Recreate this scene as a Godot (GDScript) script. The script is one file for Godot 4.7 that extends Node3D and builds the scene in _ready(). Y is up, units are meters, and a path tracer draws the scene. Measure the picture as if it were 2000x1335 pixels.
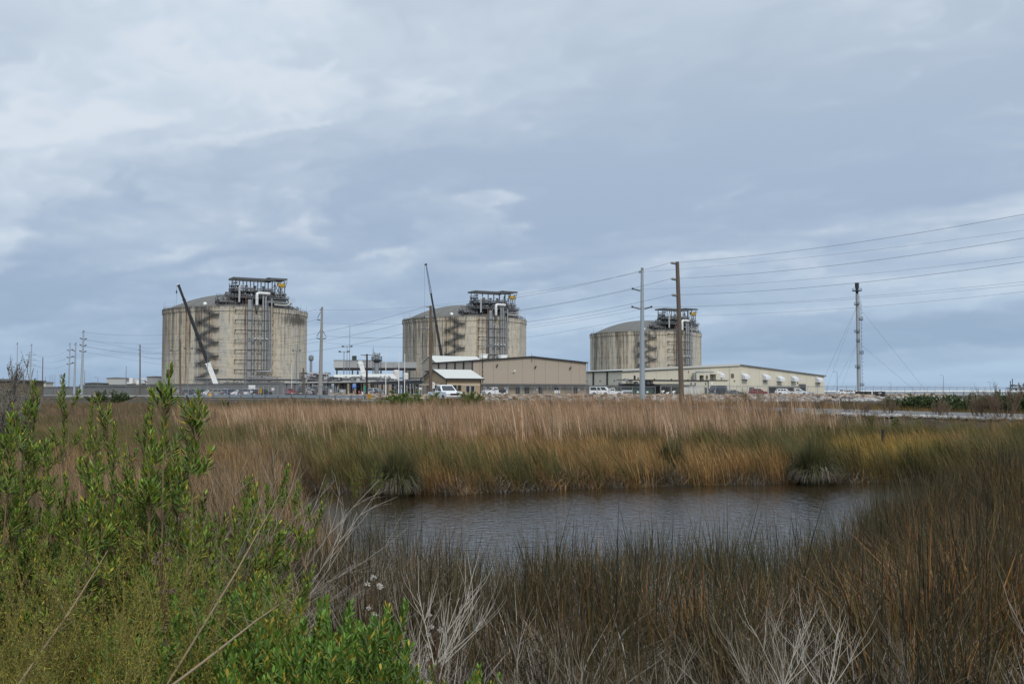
extends Node3D
# A marsh pond in front of a gas terminal with three concrete storage tanks. Units are metres, water level is y = 0.
const F := 1944.0          # focal length in photo pixels
const EYE := 2.6           # eye height over the water
const HOR := 769.0
const G := 2.2             # level of the plant site
const GRID := 0.5236       # the plant's grid is turned by 30 degrees
var pitch := atan((HOR - 667.5) / F)
var M := {}
var used_names := {}
var rng := RandomNumberGenerator.new()
var noise := FastNoiseLite.new()
var patch_noise := FastNoiseLite.new()
var road := [Vector2(150, -60), Vector2(70, 12), Vector2(45, 36), Vector2(29.5, 54), Vector2(13, 84), Vector2(-7, 114), Vector2(-29, 152), Vector2(-60, 187), Vector2(-105, 212), Vector2(-190, 240), Vector2(-420, 300)]
var pond := PackedVector2Array([Vector2(-6.3, 27.8), Vector2(-4.8, 26.7), Vector2(-3.4, 26.3), Vector2(-1.6, 26.0), Vector2(1.2, 27.4), Vector2(4, 28.3), Vector2(7.5, 29.2), Vector2(10, 29.6), Vector2(12.2, 29.2), Vector2(12.6, 26), Vector2(10.5, 23), Vector2(9.3, 19), Vector2(8.6, 15), Vector2(7, 12), Vector2(3, 10.8), Vector2(-1, 10.8), Vector2(-2.2, 12), Vector2(-3.3, 15), Vector2(-4.3, 19), Vector2(-5.6, 24)])

class MB:                   # collects triangles of one mesh
	var v := PackedVector3Array()
	var n := PackedVector3Array()
	var c := PackedColorArray()
	var uv := PackedVector2Array()
	var col := Color(1, 1, 1)
	func tri(a: Vector3, b: Vector3, d: Vector3) -> void:
		var m := (d - a).cross(b - a).normalized()
		v.append(a); v.append(b); v.append(d)
		for k in 3:
			n.append(m); c.append(col); uv.append(Vector2.ZERO)
	func trin(a: Vector3, b: Vector3, d: Vector3, na: Vector3, nb: Vector3, nd: Vector3, ua := Vector2.ZERO, ub := Vector2.ZERO, ud := Vector2.ZERO) -> void:
		v.append(a); v.append(b); v.append(d)
		n.append(na); n.append(nb); n.append(nd)
		uv.append(ua); uv.append(ub); uv.append(ud)
		for k in 3:
			c.append(col)
	func quad(a: Vector3, b: Vector3, d: Vector3, e: Vector3) -> void:
		tri(a, b, d); tri(a, d, e)
	func box(o: Vector3, s: Vector3, bs := Basis()) -> void:
		var x := bs.x * s.x * 0.5; var y := bs.y * s.y * 0.5; var z := bs.z * s.z * 0.5
		hexa([o - x - y - z, o + x - y - z, o + x - y + z, o - x - y + z, o - x + y - z, o + x + y - z, o + x + y + z, o - x + y + z])
	func hexa(p: Array) -> void:   # 0-3 bottom, 4-7 top, both going -x-z, +x-z, +x+z, -x+z
		quad(p[4], p[5], p[6], p[7]); quad(p[3], p[2], p[1], p[0])
		quad(p[7], p[6], p[2], p[3]); quad(p[5], p[4], p[0], p[1])
		quad(p[6], p[5], p[1], p[2]); quad(p[4], p[7], p[3], p[0])
	func span(lo: Vector3, hi: Vector3) -> void:
		box((lo + hi) * 0.5, hi - lo)
	func beam(a: Vector3, b: Vector3, w: float, h := -1.0) -> void:
		var d := b - a
		var up := Vector3.UP if absf(d.normalized().y) < 0.98 else Vector3.RIGHT
		var bs := Basis.looking_at(d, up)
		box((a + b) * 0.5, Vector3(w, w if h < 0 else h, d.length()), bs)
	func tube(a: Vector3, b: Vector3, r1: float, r2 := -1.0, seg := 8, caps := true) -> void:
		path([a, b], [r1, r1 if r2 < 0 else r2], seg, caps)
	func path(p: Array, r: Array, seg := 8, caps := true) -> void:
		var rings := []
		var prev := Vector3.ZERO
		for i in p.size():
			var d: Vector3 = (p[mini(i + 1, p.size() - 1)] - p[maxi(i - 1, 0)])
			d = d.normalized()
			var x := prev - d * prev.dot(d)
			if x.length() < 0.1:
				x = d.cross(Vector3.UP if absf(d.y) < 0.95 else Vector3.RIGHT)
			x = x.normalized(); prev = x
			var y := d.cross(x)
			var ring := []
			for k in seg:
				var a := TAU * k / seg
				ring.append(x * cos(a) + y * sin(a))
			rings.append(ring)
		for i in p.size() - 1:
			for k in seg:
				var q := (k + 1) % seg
				var A: Vector3 = rings[i][k]; var B: Vector3 = rings[i][q]; var C: Vector3 = rings[i + 1][q]; var D: Vector3 = rings[i + 1][k]
				var pa: Vector3 = p[i] + A * r[i]; var pb: Vector3 = p[i] + B * r[i]; var pc: Vector3 = p[i + 1] + C * r[i + 1]; var pd: Vector3 = p[i + 1] + D * r[i + 1]
				trin(pa, pd, pb, A, D, B); trin(pb, pd, pc, B, D, C)
		if caps:
			for e in [0, p.size() - 1]:
				for k in range(1, seg - 1):
					var a: Vector3 = p[e] + rings[e][0] * r[e]; var b: Vector3 = p[e] + rings[e][k] * r[e]; var d: Vector3 = p[e] + rings[e][k + 1] * r[e]
					if e == 0: tri(a, b, d)
					else: tri(a, d, b)
	func lathe(o: Vector3, prof: Array, seg := 16, wrap := 1.0) -> void:   # prof: Vector2(radius, y), bottom to top
		for i in prof.size() - 1:
			var a: Vector2 = prof[i]; var b: Vector2 = prof[i + 1]
			var t := (b - a).normalized()
			for k in seg:
				var t0 := TAU * k / seg; var t1 := TAU * (k + 1) / seg
				var d0 := Vector3(sin(t0), 0, cos(t0)); var d1 := Vector3(sin(t1), 0, cos(t1))
				var n0 := d0 * t.y - Vector3.UP * t.x; var n1 := d1 * t.y - Vector3.UP * t.x
				var u0 := wrap * k / seg; var u1 := wrap * (k + 1) / seg
				var p0 := o + d0 * a.x + Vector3.UP * a.y; var p1 := o + d1 * a.x + Vector3.UP * a.y
				var p2 := o + d1 * b.x + Vector3.UP * b.y; var p3 := o + d0 * b.x + Vector3.UP * b.y
				if a.x > 0: trin(p0, p3, p1, n0, n0, n1, Vector2(u0, a.y), Vector2(u0, b.y), Vector2(u1, a.y))
				if b.x > 0: trin(p1, p3, p2, n1, n0, n1, Vector2(u1, a.y), Vector2(u0, b.y), Vector2(u1, b.y))
	func slab(pts: PackedVector2Array, z0: float, z1: float, taper := 0.0) -> void:   # a flat outline in x, y, thick from z0 to z1
		var p := pts
		var area := 0.0
		for i in p.size(): area += p[i].cross(p[(i + 1) % p.size()])
		if area < 0: p.reverse()
		var t := Geometry2D.triangulate_polygon(p)
		var at := func(i: int, z: float) -> Vector3: return Vector3(p[i].x, p[i].y, z)
		for k in range(0, t.size(), 3):
			var a: Vector2 = p[t[k]]; var b: Vector2 = p[t[k + 1]]; var d: Vector2 = p[t[k + 2]]
			var i0 := t[k]; var i1 := t[k + 1]; var i2 := t[k + 2]
			if (b - a).cross(d - a) < 0:
				i1 = t[k + 2]; i2 = t[k + 1]
			tri(at.call(i0, z1), at.call(i2, z1), at.call(i1, z1))
			tri(at.call(i0, z0), at.call(i1, z0), at.call(i2, z0))
		for i in p.size():
			var j := (i + 1) % p.size()
			quad(at.call(i, z1), at.call(j, z1), at.call(j, z0), at.call(i, z0))
	func ball(o: Vector3, r: float, rings := 5, seg := 8, sq := Vector3.ONE) -> void:
		var pr := []
		for i in rings + 1:
			var a := PI * i / rings - PI / 2
			pr.append(Vector2(cos(a), sin(a)))
		for i in rings:
			for k in seg:
				var t0 := TAU * k / seg; var t1 := TAU * (k + 1) / seg
				var q := []
				for e in [[pr[i], t0], [pr[i + 1], t0], [pr[i + 1], t1], [pr[i], t1]]:
					q.append(Vector3(sin(e[1]) * e[0].x, e[0].y, cos(e[1]) * e[0].x))
				trin(o + q[0] * sq * r, o + q[1] * sq * r, o + q[3] * sq * r, q[0], q[1], q[3])
				trin(o + q[3] * sq * r, o + q[1] * sq * r, o + q[2] * sq * r, q[3], q[1], q[2])
	func blade(p: Array, side: Vector3, w: Array) -> void:   # a ribbon
		for i in p.size() - 1:
			var a: Vector3 = p[i] - side * w[i]; var b: Vector3 = p[i] + side * w[i]
			var d: Vector3 = p[i + 1] + side * w[i + 1]; var e: Vector3 = p[i + 1] - side * w[i + 1]
			tri(a, e, b)
			if w[i + 1] > 0.0: tri(b, e, d)
	func leaf(b: Vector3, d: Vector3, up: Vector3, l: float, w: float, cl: Color) -> void:
		col = cl
		var s := d.cross(up).normalized() * w
		var u := s.cross(d).normalized() * w * 0.35
		var t := b + d * l - u * 0.6
		var l1 := b + d * l * 0.32 + s * 0.8 + u; var l2 := b + d * l * 0.66 + s * 0.85 + u * 0.6
		var r1 := b + d * l * 0.32 - s * 0.8 + u; var r2 := b + d * l * 0.66 - s * 0.85 + u * 0.6
		tri(b, l1, l2); tri(b, l2, t); tri(b, r2, r1); tri(b, t, r2)
	func mesh() -> ArrayMesh:
		var a := []
		a.resize(Mesh.ARRAY_MAX)
		a[Mesh.ARRAY_VERTEX] = v; a[Mesh.ARRAY_NORMAL] = n; a[Mesh.ARRAY_COLOR] = c; a[Mesh.ARRAY_TEX_UV] = uv
		var m := ArrayMesh.new()
		if v.size(): m.add_surface_from_arrays(Mesh.PRIMITIVE_TRIANGLES, a)
		return m

# ---- helpers -------------------------------------------------------------------------------------------------
func X(px: float, d: float, y := EYE) -> float: return (px - 1000.0) / F * (d * cos(pitch) + (y - EYE) * sin(pitch))
func Y(py: float, d: float) -> float: return EYE + d * tan(pitch + atan((667.5 - py) / F))
func P(px: float, py: float, d: float) -> Vector3: var y := Y(py, d); return Vector3(X(px, d, y), y, -d)
func on_ground(px: float, d: float) -> Vector3: var x := X(px, d); return Vector3(x, height(x, d), -d)

func lin(r: float, g: float, b: float) -> Color: return Color(r, g, b)
func mat(key: String, c: Color, rough := 0.7, metal := 0.0) -> StandardMaterial3D:
	var m := StandardMaterial3D.new()
	m.albedo_color = c.linear_to_srgb(); m.roughness = rough; m.metallic = metal; m.resource_name = key
	M[key] = m
	return m
func vmat(key: String, rough := 0.8, back := 0.0) -> StandardMaterial3D:
	var m := mat(key, Color(1, 1, 1), rough)
	m.vertex_color_use_as_albedo = true
	if back > 0:
		m.backlight_enabled = true; m.backlight = Color(back, back, back)
	return m
func numbered(called: String) -> String:
	used_names[called] = used_names.get(called, -1) + 1
	return called if used_names[called] == 0 else "%s_%03d" % [called, used_names[called]]
func tag(o: Node, label: String, category: String, group := "") -> Node:
	o.set_meta("label", label)
	if category: o.set_meta("category", category)
	if group: o.set_meta("group", group)
	return o
func thing(called: String, label: String, category: String, at := Vector3.ZERO, turn := 0.0, group := "") -> Node3D:
	var o := Node3D.new(); o.name = numbered(called); add_child(o)
	o.position = at; o.rotation.y = turn
	tag(o, label, category, group)
	return o
func part(called: String, mb, m: Material, parent: Node) -> MeshInstance3D:
	var o := MeshInstance3D.new(); o.name = called if parent != self else numbered(called)
	o.mesh = mb if mb is Mesh else mb.mesh(); o.material_override = m
	parent.add_child(o, true)
	return o
func struct(called: String, mb, m: Material) -> MeshInstance3D:
	var o := part(called, mb, m, self); o.set_meta("kind", "structure")
	return o
func copy(o: Node3D, at: Vector3, turn: float, label := "", group := "") -> Node3D:
	var c: Node3D = o.duplicate(); c.name = numbered(String(o.name).rstrip("0123456789").rstrip("_")); add_child(c)
	c.position = at; c.rotation.y = turn
	if label: c.set_meta("label", label)
	if group: c.set_meta("group", group)
	return c
func stuff(called: String, mesh: Mesh, m: Material, xf: Array, cols: Array, label: String, category: String) -> void:
	var mm := MultiMesh.new()
	mm.transform_format = MultiMesh.TRANSFORM_3D; mm.use_colors = cols.size() > 0
	mm.mesh = mesh; mm.instance_count = xf.size()
	for i in xf.size():
		mm.set_instance_transform(i, xf[i])
		if cols: mm.set_instance_color(i, cols[i])
	var o := MultiMeshInstance3D.new(); o.name = numbered(called); o.multimesh = mm; o.material_override = m
	add_child(o); tag(o, label, category); o.set_meta("kind", "stuff")
func R(a: float, b: float) -> float: return rng.randf_range(a, b)
func ss(a: float, b: float, x: float) -> float: return smoothstep(a, b, x)

func road_dist(x: float, d: float) -> Vector2:   # distance to the centre line, and the height of the road there
	var best := 1e9; var at := 0.0
	var p := Vector2(x, d)
	for i in road.size() - 1:
		var q := Geometry2D.get_closest_point_to_segment(p, road[i], road[i + 1])
		var l := q.distance_squared_to(p)
		if l < best:
			best = l; at = q.y
	return Vector2(sqrt(best), lerpf(1.3, 1.62, ss(50, 112, at)))
func site(x: float, d: float) -> float:   # metres inside the plant's edge
	if x > -33.0: return (d - 180.0) * 0.866 - (x + 33.0) * 0.5
	var e := [[-33, 180], [-60, 203], [-105, 227], [-190, 255], [-420, 316], [-7000, 1200]]
	for i in 5:
		if x >= e[i + 1][0]: return (d - lerpf(e[i][1], e[i + 1][1], (x - e[i][0]) / (e[i + 1][0] - e[i][0]))) * 0.85
	return -1.0
var pond_cache := {}
func pond_depth(x: float, d: float) -> float:    # metres inside the pond, negative outside
	if d < 6 or d > 34 or absf(x) > 18: return -5.0
	var p := Vector2(x, d); var best := 1e9
	for i in pond.size():
		var q := Geometry2D.get_closest_point_to_segment(p, pond[i], pond[(i + 1) % pond.size()])
		best = minf(best, q.distance_squared_to(p))
	best = sqrt(best)
	return best if Geometry2D.is_point_in_polygon(p, pond) else -best
func height(x: float, d: float) -> float:
	var h := 0.22 + 0.12 * noise.get_noise_2d(x * 6, d * 6)
	h = lerpf(h, 0.75, ss(95, 135, d))
	var bank := maxf(ss(5.0, 1.0, d) * 0.85 + ss(11.5, 6.0, d) * 0.15, ss(0.5, -4.5, x + 0.12 * (d - 8)) * ss(21, 9, d) * 0.45)
	h += bank
	h = lerpf(h, -0.6, ss(-0.5, 1.5, pond_depth(x, d)))
	if d > 14:
		var r := road_dist(x, d)
		h = lerpf(h, r.y, ss(11.0, 5.2, r.x))
	if d > 120:
		h = lerpf(h, G, ss(-5.0, -0.2, site(x, d)))
	return h

# ---- sky and ground ---------------------------------------------------------------------------------------------
func make_sky() -> PanoramaSkyMaterial:
	var W := 2560; var H := 1280
	var a := FastNoiseLite.new(); a.seed = 11; a.frequency = 0.20; a.fractal_octaves = 5; a.fractal_gain = 0.5
	var b := FastNoiseLite.new(); b.seed = 5; b.frequency = 0.8; b.fractal_octaves = 5; b.fractal_gain = 0.6
	var data := PackedFloat32Array(); data.resize(W * H * 3)
	var dark0 := Color8(149, 172, 198).srgb_to_linear(); var dark1 := Color8(160, 179, 203).srgb_to_linear(); var dark2 := Color8(180, 194, 210).srgb_to_linear()
	var light0 := Color8(171, 195, 218).srgb_to_linear(); var light1 := Color8(204, 216, 229).srgb_to_linear(); var light2 := Color8(203, 216, 229).srgb_to_linear()
	for j in H:
		var el := (0.5 - (j + 0.5) / H) * PI
		var s := maxf(sin(el), 0.0)
		var k := 1.0 / (s + 0.10)
		var e1 := ss(0.0, 0.20, s); var e2 := ss(0.15, 0.42, s)
		var dk := dark0.lerp(dark1, e1).lerp(dark2, e2)
		var lt := light0.lerp(light1, e1).lerp(light2, e2)
		var gain := 1.0 + 1.3 * ss(0.36, 0.98, s)
		if el < -0.02:
			for i in W * 3: data[j * W * 3 + i] = 0.16
			continue
		for i in W:
			var az := (float(i) / W - 0.5) * TAU
			var x := sin(az) * cos(el) * k; var z := -cos(az) * cos(el) * k
			var u := x * 0.80 + z * 0.60; var v := -x * 0.60 + z * 0.80 + 48.6
			var wv := b.get_noise_2d(u * 0.6 + 40, v * 0.8)
			var n := a.get_noise_2d(u * 0.7 + wv * 0.9, v * 1.45 + wv * 0.9)
			var m := b.get_noise_2d(u * 1.1 + n * 1.6, v * 1.7 + wv)
			var f := b.get_noise_2d(u * 3.3 + m * 1.2 + 90, v * 3.9 + n * 2.0)
			var t := ss(-0.40, 0.60, n + (0.42 * m + 0.13 * f) * lerpf(0.45, 1.0, e1))
			var wisp := ss(0.10, 0.50, n * 0.6 + m * 0.75 + f * 0.35) * 0.30 * e1
			var c := dk.lerp(lt, t).lerp(Color(0.76, 0.80, 0.86), wisp)
			var o := (j * W + i) * 3
			data[o] = c.r * gain; data[o + 1] = c.g * gain; data[o + 2] = c.b * gain
	var im := Image.create_from_data(W, H, false, Image.FORMAT_RGBF, data.to_byte_array())
	var m := PanoramaSkyMaterial.new(); m.panorama = ImageTexture.create_from_image(im)
	return m

func noise_tex(size: int, freq: float, seed_: int, ramp: Array, octaves := 4, normal := 0.0) -> NoiseTexture2D:
	var t := NoiseTexture2D.new(); var n := FastNoiseLite.new()
	n.seed = seed_; n.frequency = freq; n.fractal_octaves = octaves
	t.width = size; t.height = size; t.seamless = true; t.noise = n; t.generate_mipmaps = false
	if ramp:
		var g := Gradient.new(); g.offsets = PackedFloat32Array(range(ramp.size()).map(func(i): return float(i) / (ramp.size() - 1)))
		g.colors = PackedColorArray(ramp.map(func(c): return c.linear_to_srgb())); t.color_ramp = g
	if normal > 0:
		t.as_normal_map = true; t.bump_strength = normal
	return t
func ground_mat(key: String, ramp: Array, scale: float, rough := 0.95, seed_ := 3) -> StandardMaterial3D:
	var m := mat(key, Color(1, 1, 1), rough)
	m.albedo_texture = noise_tex(512, 0.02, seed_, ramp, 5)
	m.uv1_triplanar = true; m.uv1_world_triplanar = true; m.uv1_scale = Vector3.ONE * scale
	m.detail_enabled = true; m.detail_blend_mode = BaseMaterial3D.BLEND_MODE_MUL
	m.detail_albedo = noise_tex(256, 0.03, seed_ + 9, [Color(0.55, 0.55, 0.55), Color(1, 1, 1)], 3)
	return m
func lines_of(fine: Array) -> Array:   # [from, to, step] ...
	var out := []
	for f in fine:
		var x: float = f[0]
		while x < f[1] - 0.01:
			out.append(x); x += f[2]
	return out
func make_ground() -> void:
	var xs := lines_of([[-6000, -1000, 1000], [-1000, -240, 95], [-240, -60, 6], [-60, -20, 2.5], [-20, 20, 0.8], [20, 60, 2.5], [60, 240, 6], [240, 1000, 95], [1000, 6001, 1000]])
	var ds := lines_of([[-80, -8, 9], [-8, 0, 1.6], [0, 34, 0.8], [34, 60, 2.0], [60, 130, 2.5], [130, 260, 3.0], [260, 440, 18], [440, 1000, 140], [1000, 9001, 1000]])
	var hs := []
	for d in ds:
		var row := PackedFloat32Array()
		for x in xs: row.append(height(x, d) if d < 460 else G)
		hs.append(row)
	var g := MB.new(); var s := MB.new()
	for j in ds.size() - 1:
		for i in xs.size() - 1:
			var q := []
			for e in [[i, j], [i, j + 1], [i + 1, j + 1], [i + 1, j]]: q.append(Vector3(xs[e[0]], hs[e[1]][e[0]], -ds[e[1]]))
			var mid: Vector3 = (q[0] + q[2]) * 0.5
			var mb := s if site(mid.x, -mid.z) > 0.5 else g
			mb.quad(q[0], q[1], q[2], q[3])
	struct("ground", g, M.mud)
	struct("plant_yard", s, M.gravel)
	var w := MB.new()
	w.quad(Vector3(-16, 0, -34), Vector3(16, 0, -34), Vector3(16, 0, -8), Vector3(-16, 0, -8))
	struct("water", w, M.water)
	# the road: a sheet that follows the ground, with an edge line and a centre line
	var r := MB.new(); var l := MB.new(); var y := MB.new(); var sh := MB.new()
	var c := Curve3D.new()
	for i in road.size():
		var p: Vector2 = road[i]; var a: Vector2 = road[maxi(i - 1, 0)]; var b: Vector2 = road[mini(i + 1, road.size() - 1)]
		var t := Vector3(b.x - a.x, 0, -(b.y - a.y)) * 0.17
		c.add_point(Vector3(p.x, road_dist(p.x, p.y).y, -p.y), -t, t)
	var pts := c.tessellate_even_length(6, 2.5)
	for i in pts.size() - 1:
		var dir := pts[i + 1] - pts[i]
		var e := []
		for k in [i, i + 1]:
			var dd := (pts[mini(k + 1, pts.size() - 1)] - pts[maxi(k - 1, 0)]); dd.y = 0
			e.append(dd.normalized().cross(Vector3.UP))
		var strip := func(mb: MB, o0: float, o1: float, up: float) -> void:
			mb.quad(pts[i] + e[0] * o0 + Vector3.UP * up, pts[i + 1] + e[1] * o0 + Vector3.UP * up, pts[i + 1] + e[1] * o1 + Vector3.UP * up, pts[i] + e[0] * o1 + Vector3.UP * up)
		strip.call(sh, -5.0, 5.0, 0.05); strip.call(r, -3.9, 3.9, 0.08)
		strip.call(l, -3.6, -3.46, 0.09); strip.call(l, 3.46, 3.6, 0.09)
		if i % 5 < 2: strip.call(y, -0.07, 0.07, 0.09)
	struct("road_shoulder", sh, M.gravel); struct("road", r, M.asphalt)
	struct("road_edge_line", l, M.paint_white); struct("road_centre_line", y, M.paint_yellow)

func rock_mesh(s: int) -> ArrayMesh:
	var r := RandomNumberGenerator.new(); r.seed = s
	var pts := []
	for i in 9:
		var a := TAU * i / 9 + r.randf_range(-0.3, 0.3)
		var lv := i % 3
		pts.append(Vector3(cos(a) * [0.5, 0.42, 0.34][lv], [-0.12, 0.16, 0.33][lv] + r.randf_range(-0.08, 0.08), sin(a) * [0.5, 0.45, 0.3][lv]) * r.randf_range(0.8, 1.2))
	var mb := MB.new(); var top := Vector3(r.randf_range(-0.1, 0.1), 0.42, r.randf_range(-0.1, 0.1))
	var ring := []
	for i in 6:
		var a := TAU * i / 6 + r.randf_range(-0.3, 0.3)
		ring.append([Vector3(cos(a) * 0.55, -0.25, sin(a) * 0.55), Vector3(cos(a) * r.randf_range(0.4, 0.6), r.randf_range(0.1, 0.3), sin(a) * r.randf_range(0.4, 0.6))])
	for i in 6:
		var j := (i + 1) % 6
		mb.quad(ring[i][1], ring[i][0], ring[j][0], ring[j][1]); mb.tri(top, ring[i][1], ring[j][1])
	return mb.mesh()
func make_rocks() -> void:
	var xf := []; var cl := []
	var u := Vector2(0.866, 0.5); var nn := Vector2(0.5, -0.866)
	for i in 3900:
		var t := R(-6, 172); var q := R(-0.3, 5.2)
		var p := Vector2(-33, 180) + u * t + nn * q
		if noise.get_noise_2d(p.x * 3, p.y * 3) < -0.42 and q > 2.0: continue
		var s := R(0.55, 1.25)
		var b := Basis.from_euler(Vector3(R(-0.4, 0.4), R(0, TAU), R(-0.4, 0.4))).scaled(Vector3(s * R(0.8, 1.4), s * R(0.6, 1), s))
		xf.append(Transform3D(b, Vector3(p.x, height(p.x, p.y) + 0.08, -p.y)))
		var low := ss(1.2, 3.2, q + R(-1, 1))
		var c := Color(0.30, 0.22, 0.155).lerp(Color(0.36, 0.35, 0.335), clampf(low + R(-0.35, 0.25), 0, 1)) * R(0.3, 1.2)
		cl.append(Color(c.r, c.g, c.b))
	stuff("riprap", rock_mesh(3), M.rock, xf, cl, "bank of broken grey and tan riprap stones below the plant yard", "rocks")
	xf = []; cl = []
	for i in 480:
		var t := R(0, 1)
		var d := R(30, 66)
		var best := Vector2.ZERO
		for k in road.size() - 1:
			if d <= maxf(road[k].y, road[k + 1].y) and d >= minf(road[k].y, road[k + 1].y):
				best = road[k].lerp(road[k + 1], (d - road[k].y) / (road[k + 1].y - road[k].y))
		var p := best + Vector2(-0.87, -0.5) * (5.5 + R(-0.3, 0.4))
		var s := R(0.12, 0.3)
		xf.append(Transform3D(Basis.from_euler(Vector3(R(-0.4, 0.4), R(0, TAU), R(-0.4, 0.4))).scaled(Vector3(s * 1.2, s * 0.8, s)), Vector3(p.x, height(p.x, p.y) + 0.07, -p.y)))
		var c := R(0.22, 0.46); cl.append(Color(c, c * 0.97, c * 0.92))
	stuff("kerb_stones", rock_mesh(8), M.rock, xf, cl, "strip of small white stones along the near edge of the road", "rocks")

# ---- storage tanks ------------------------------------------------------------------------------------------------
const TR := 42.0
const TH := 48.0
func concrete_tex(s: int, dark_side: float, streaks: Array, soot: Array) -> ImageTexture:   # stains by azimuth and height
	var W := 2048; var H := 320
	var n := FastNoiseLite.new(); n.seed = s; n.frequency = 1.0; n.fractal_octaves = 3
	var r := RandomNumberGenerator.new(); r.seed = s * 77
	var img := PackedByteArray(); img.resize(W * H * 3)
	var pale := Color(0.545, 0.487, 0.38); var grey := Color(0.41, 0.40, 0.365); var tan_ := Color(0.48, 0.37, 0.245); var grime := Color(0.05, 0.046, 0.04); var rust := Color(0.30, 0.19, 0.10)
	var runs := []                                     # runoff streaks: azimuth, half width, strength, length, rusty
	for k in 300:
		var az := r.randf_range(-180, 180)
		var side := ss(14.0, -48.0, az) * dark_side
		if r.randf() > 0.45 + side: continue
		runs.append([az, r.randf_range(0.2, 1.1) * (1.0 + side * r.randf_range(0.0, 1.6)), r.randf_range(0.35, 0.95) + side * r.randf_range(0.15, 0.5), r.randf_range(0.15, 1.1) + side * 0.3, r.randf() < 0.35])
	for k in streaks: runs.append([k[0], k[1], k[2], 1.4, false])
	for i in W:
		var az := fposmod(360.0 * i / W + 180.0, 360.0) - 180.0
		var wide := n.get_noise_2d(az * 0.07, 20.0)
		var tone := n.get_noise_2d(floorf(az / 8.6) * 13.7, 50.0)
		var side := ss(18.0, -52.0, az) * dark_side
		var near := runs.filter(func(k): return absf(az - k[0]) < k[1] * 1.5 + 0.4)
		var seam := ss(0.26, 0.1, absf(fposmod(az + 2.0, 8.6) - 4.3)) * (0.05 + 0.3 * side)
		for j in H:
			var v := float(j) / H        # 0 at the top
			var drip := n.get_noise_2d(az * 1.5, v * 3.0)
			var blot := n.get_noise_2d(az * 0.30, v * 7.0 + 30)
			var patch := n.get_noise_2d(floorf(az / 8.6) * 5.1, floorf(v * 13.0 + 0.5) * 7.7)
			var c := pale.lerp(grey, clampf(0.34 + tone * 0.8 + patch * 0.35 + blot * 0.5, 0, 1)).lerp(tan_, clampf(wide * 0.9 + blot * 0.6, 0, 0.8))
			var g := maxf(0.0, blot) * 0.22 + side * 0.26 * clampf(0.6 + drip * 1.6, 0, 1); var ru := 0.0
			for k in near:
				var w: float = k[1] * (1.0 + 0.5 * n.get_noise_2d(v * 4.0, k[0]))
				var e: float = ss(w, w * 0.3, absf(az - k[0] + 0.5 * n.get_noise_2d(v * 2.0, k[0] * 3.0))) * k[2] * ss(k[3], k[3] * 0.45, v) * clampf(0.75 + drip * 1.0, 0.2, 1.2)
				if k[4]: ru = maxf(ru, e)
				else: g = maxf(g, e)
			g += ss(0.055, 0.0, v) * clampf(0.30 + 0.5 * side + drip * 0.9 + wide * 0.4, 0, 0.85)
			g += seam * clampf(0.6 + drip, 0, 1)
			var course := absf(fposmod(v * 13.0 + 0.5, 1.0) - 0.5)
			if course < 0.045: g += clampf(0.10 + n.get_noise_2d(az * 0.35, floorf(v * 13 + 0.5) * 5.0) * 1.0, 0.02, 0.5)
			if soot:
				var e: float = Vector2((az - soot[0]) / soot[1], (v - soot[2] + 0.04 * blot) / soot[3]).length()
				g = maxf(g, ss(1.0, 0.35, e + drip * 0.5) * 0.9)
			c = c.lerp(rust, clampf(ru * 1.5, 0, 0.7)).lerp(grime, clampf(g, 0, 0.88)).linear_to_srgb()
			var o := (j * W + i) * 3
			img[o] = int(c.r * 255); img[o + 1] = int(c.g * 255); img[o + 2] = int(c.b * 255)
	return ImageTexture.create_from_image(Image.create_from_data(W, H, false, Image.FORMAT_RGB8, img))
func concrete_mat(key: String, s: int, dark_side: float, streaks: Array, soot := []) -> StandardMaterial3D:
	var m := mat(key, Color(1, 1, 1), 0.92)
	m.albedo_texture = concrete_tex(s, dark_side, streaks, soot)
	return m
func TP(a: float, y: float, r: float) -> Vector3: return Vector3(cos(GRID) * a + sin(GRID) * r, y, -sin(GRID) * a + cos(GRID) * r)
func azd(deg: float, r: float, y: float) -> Vector3: return Vector3(sin(deg_to_rad(deg)) * r, y, cos(deg_to_rad(deg)) * r)
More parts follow.
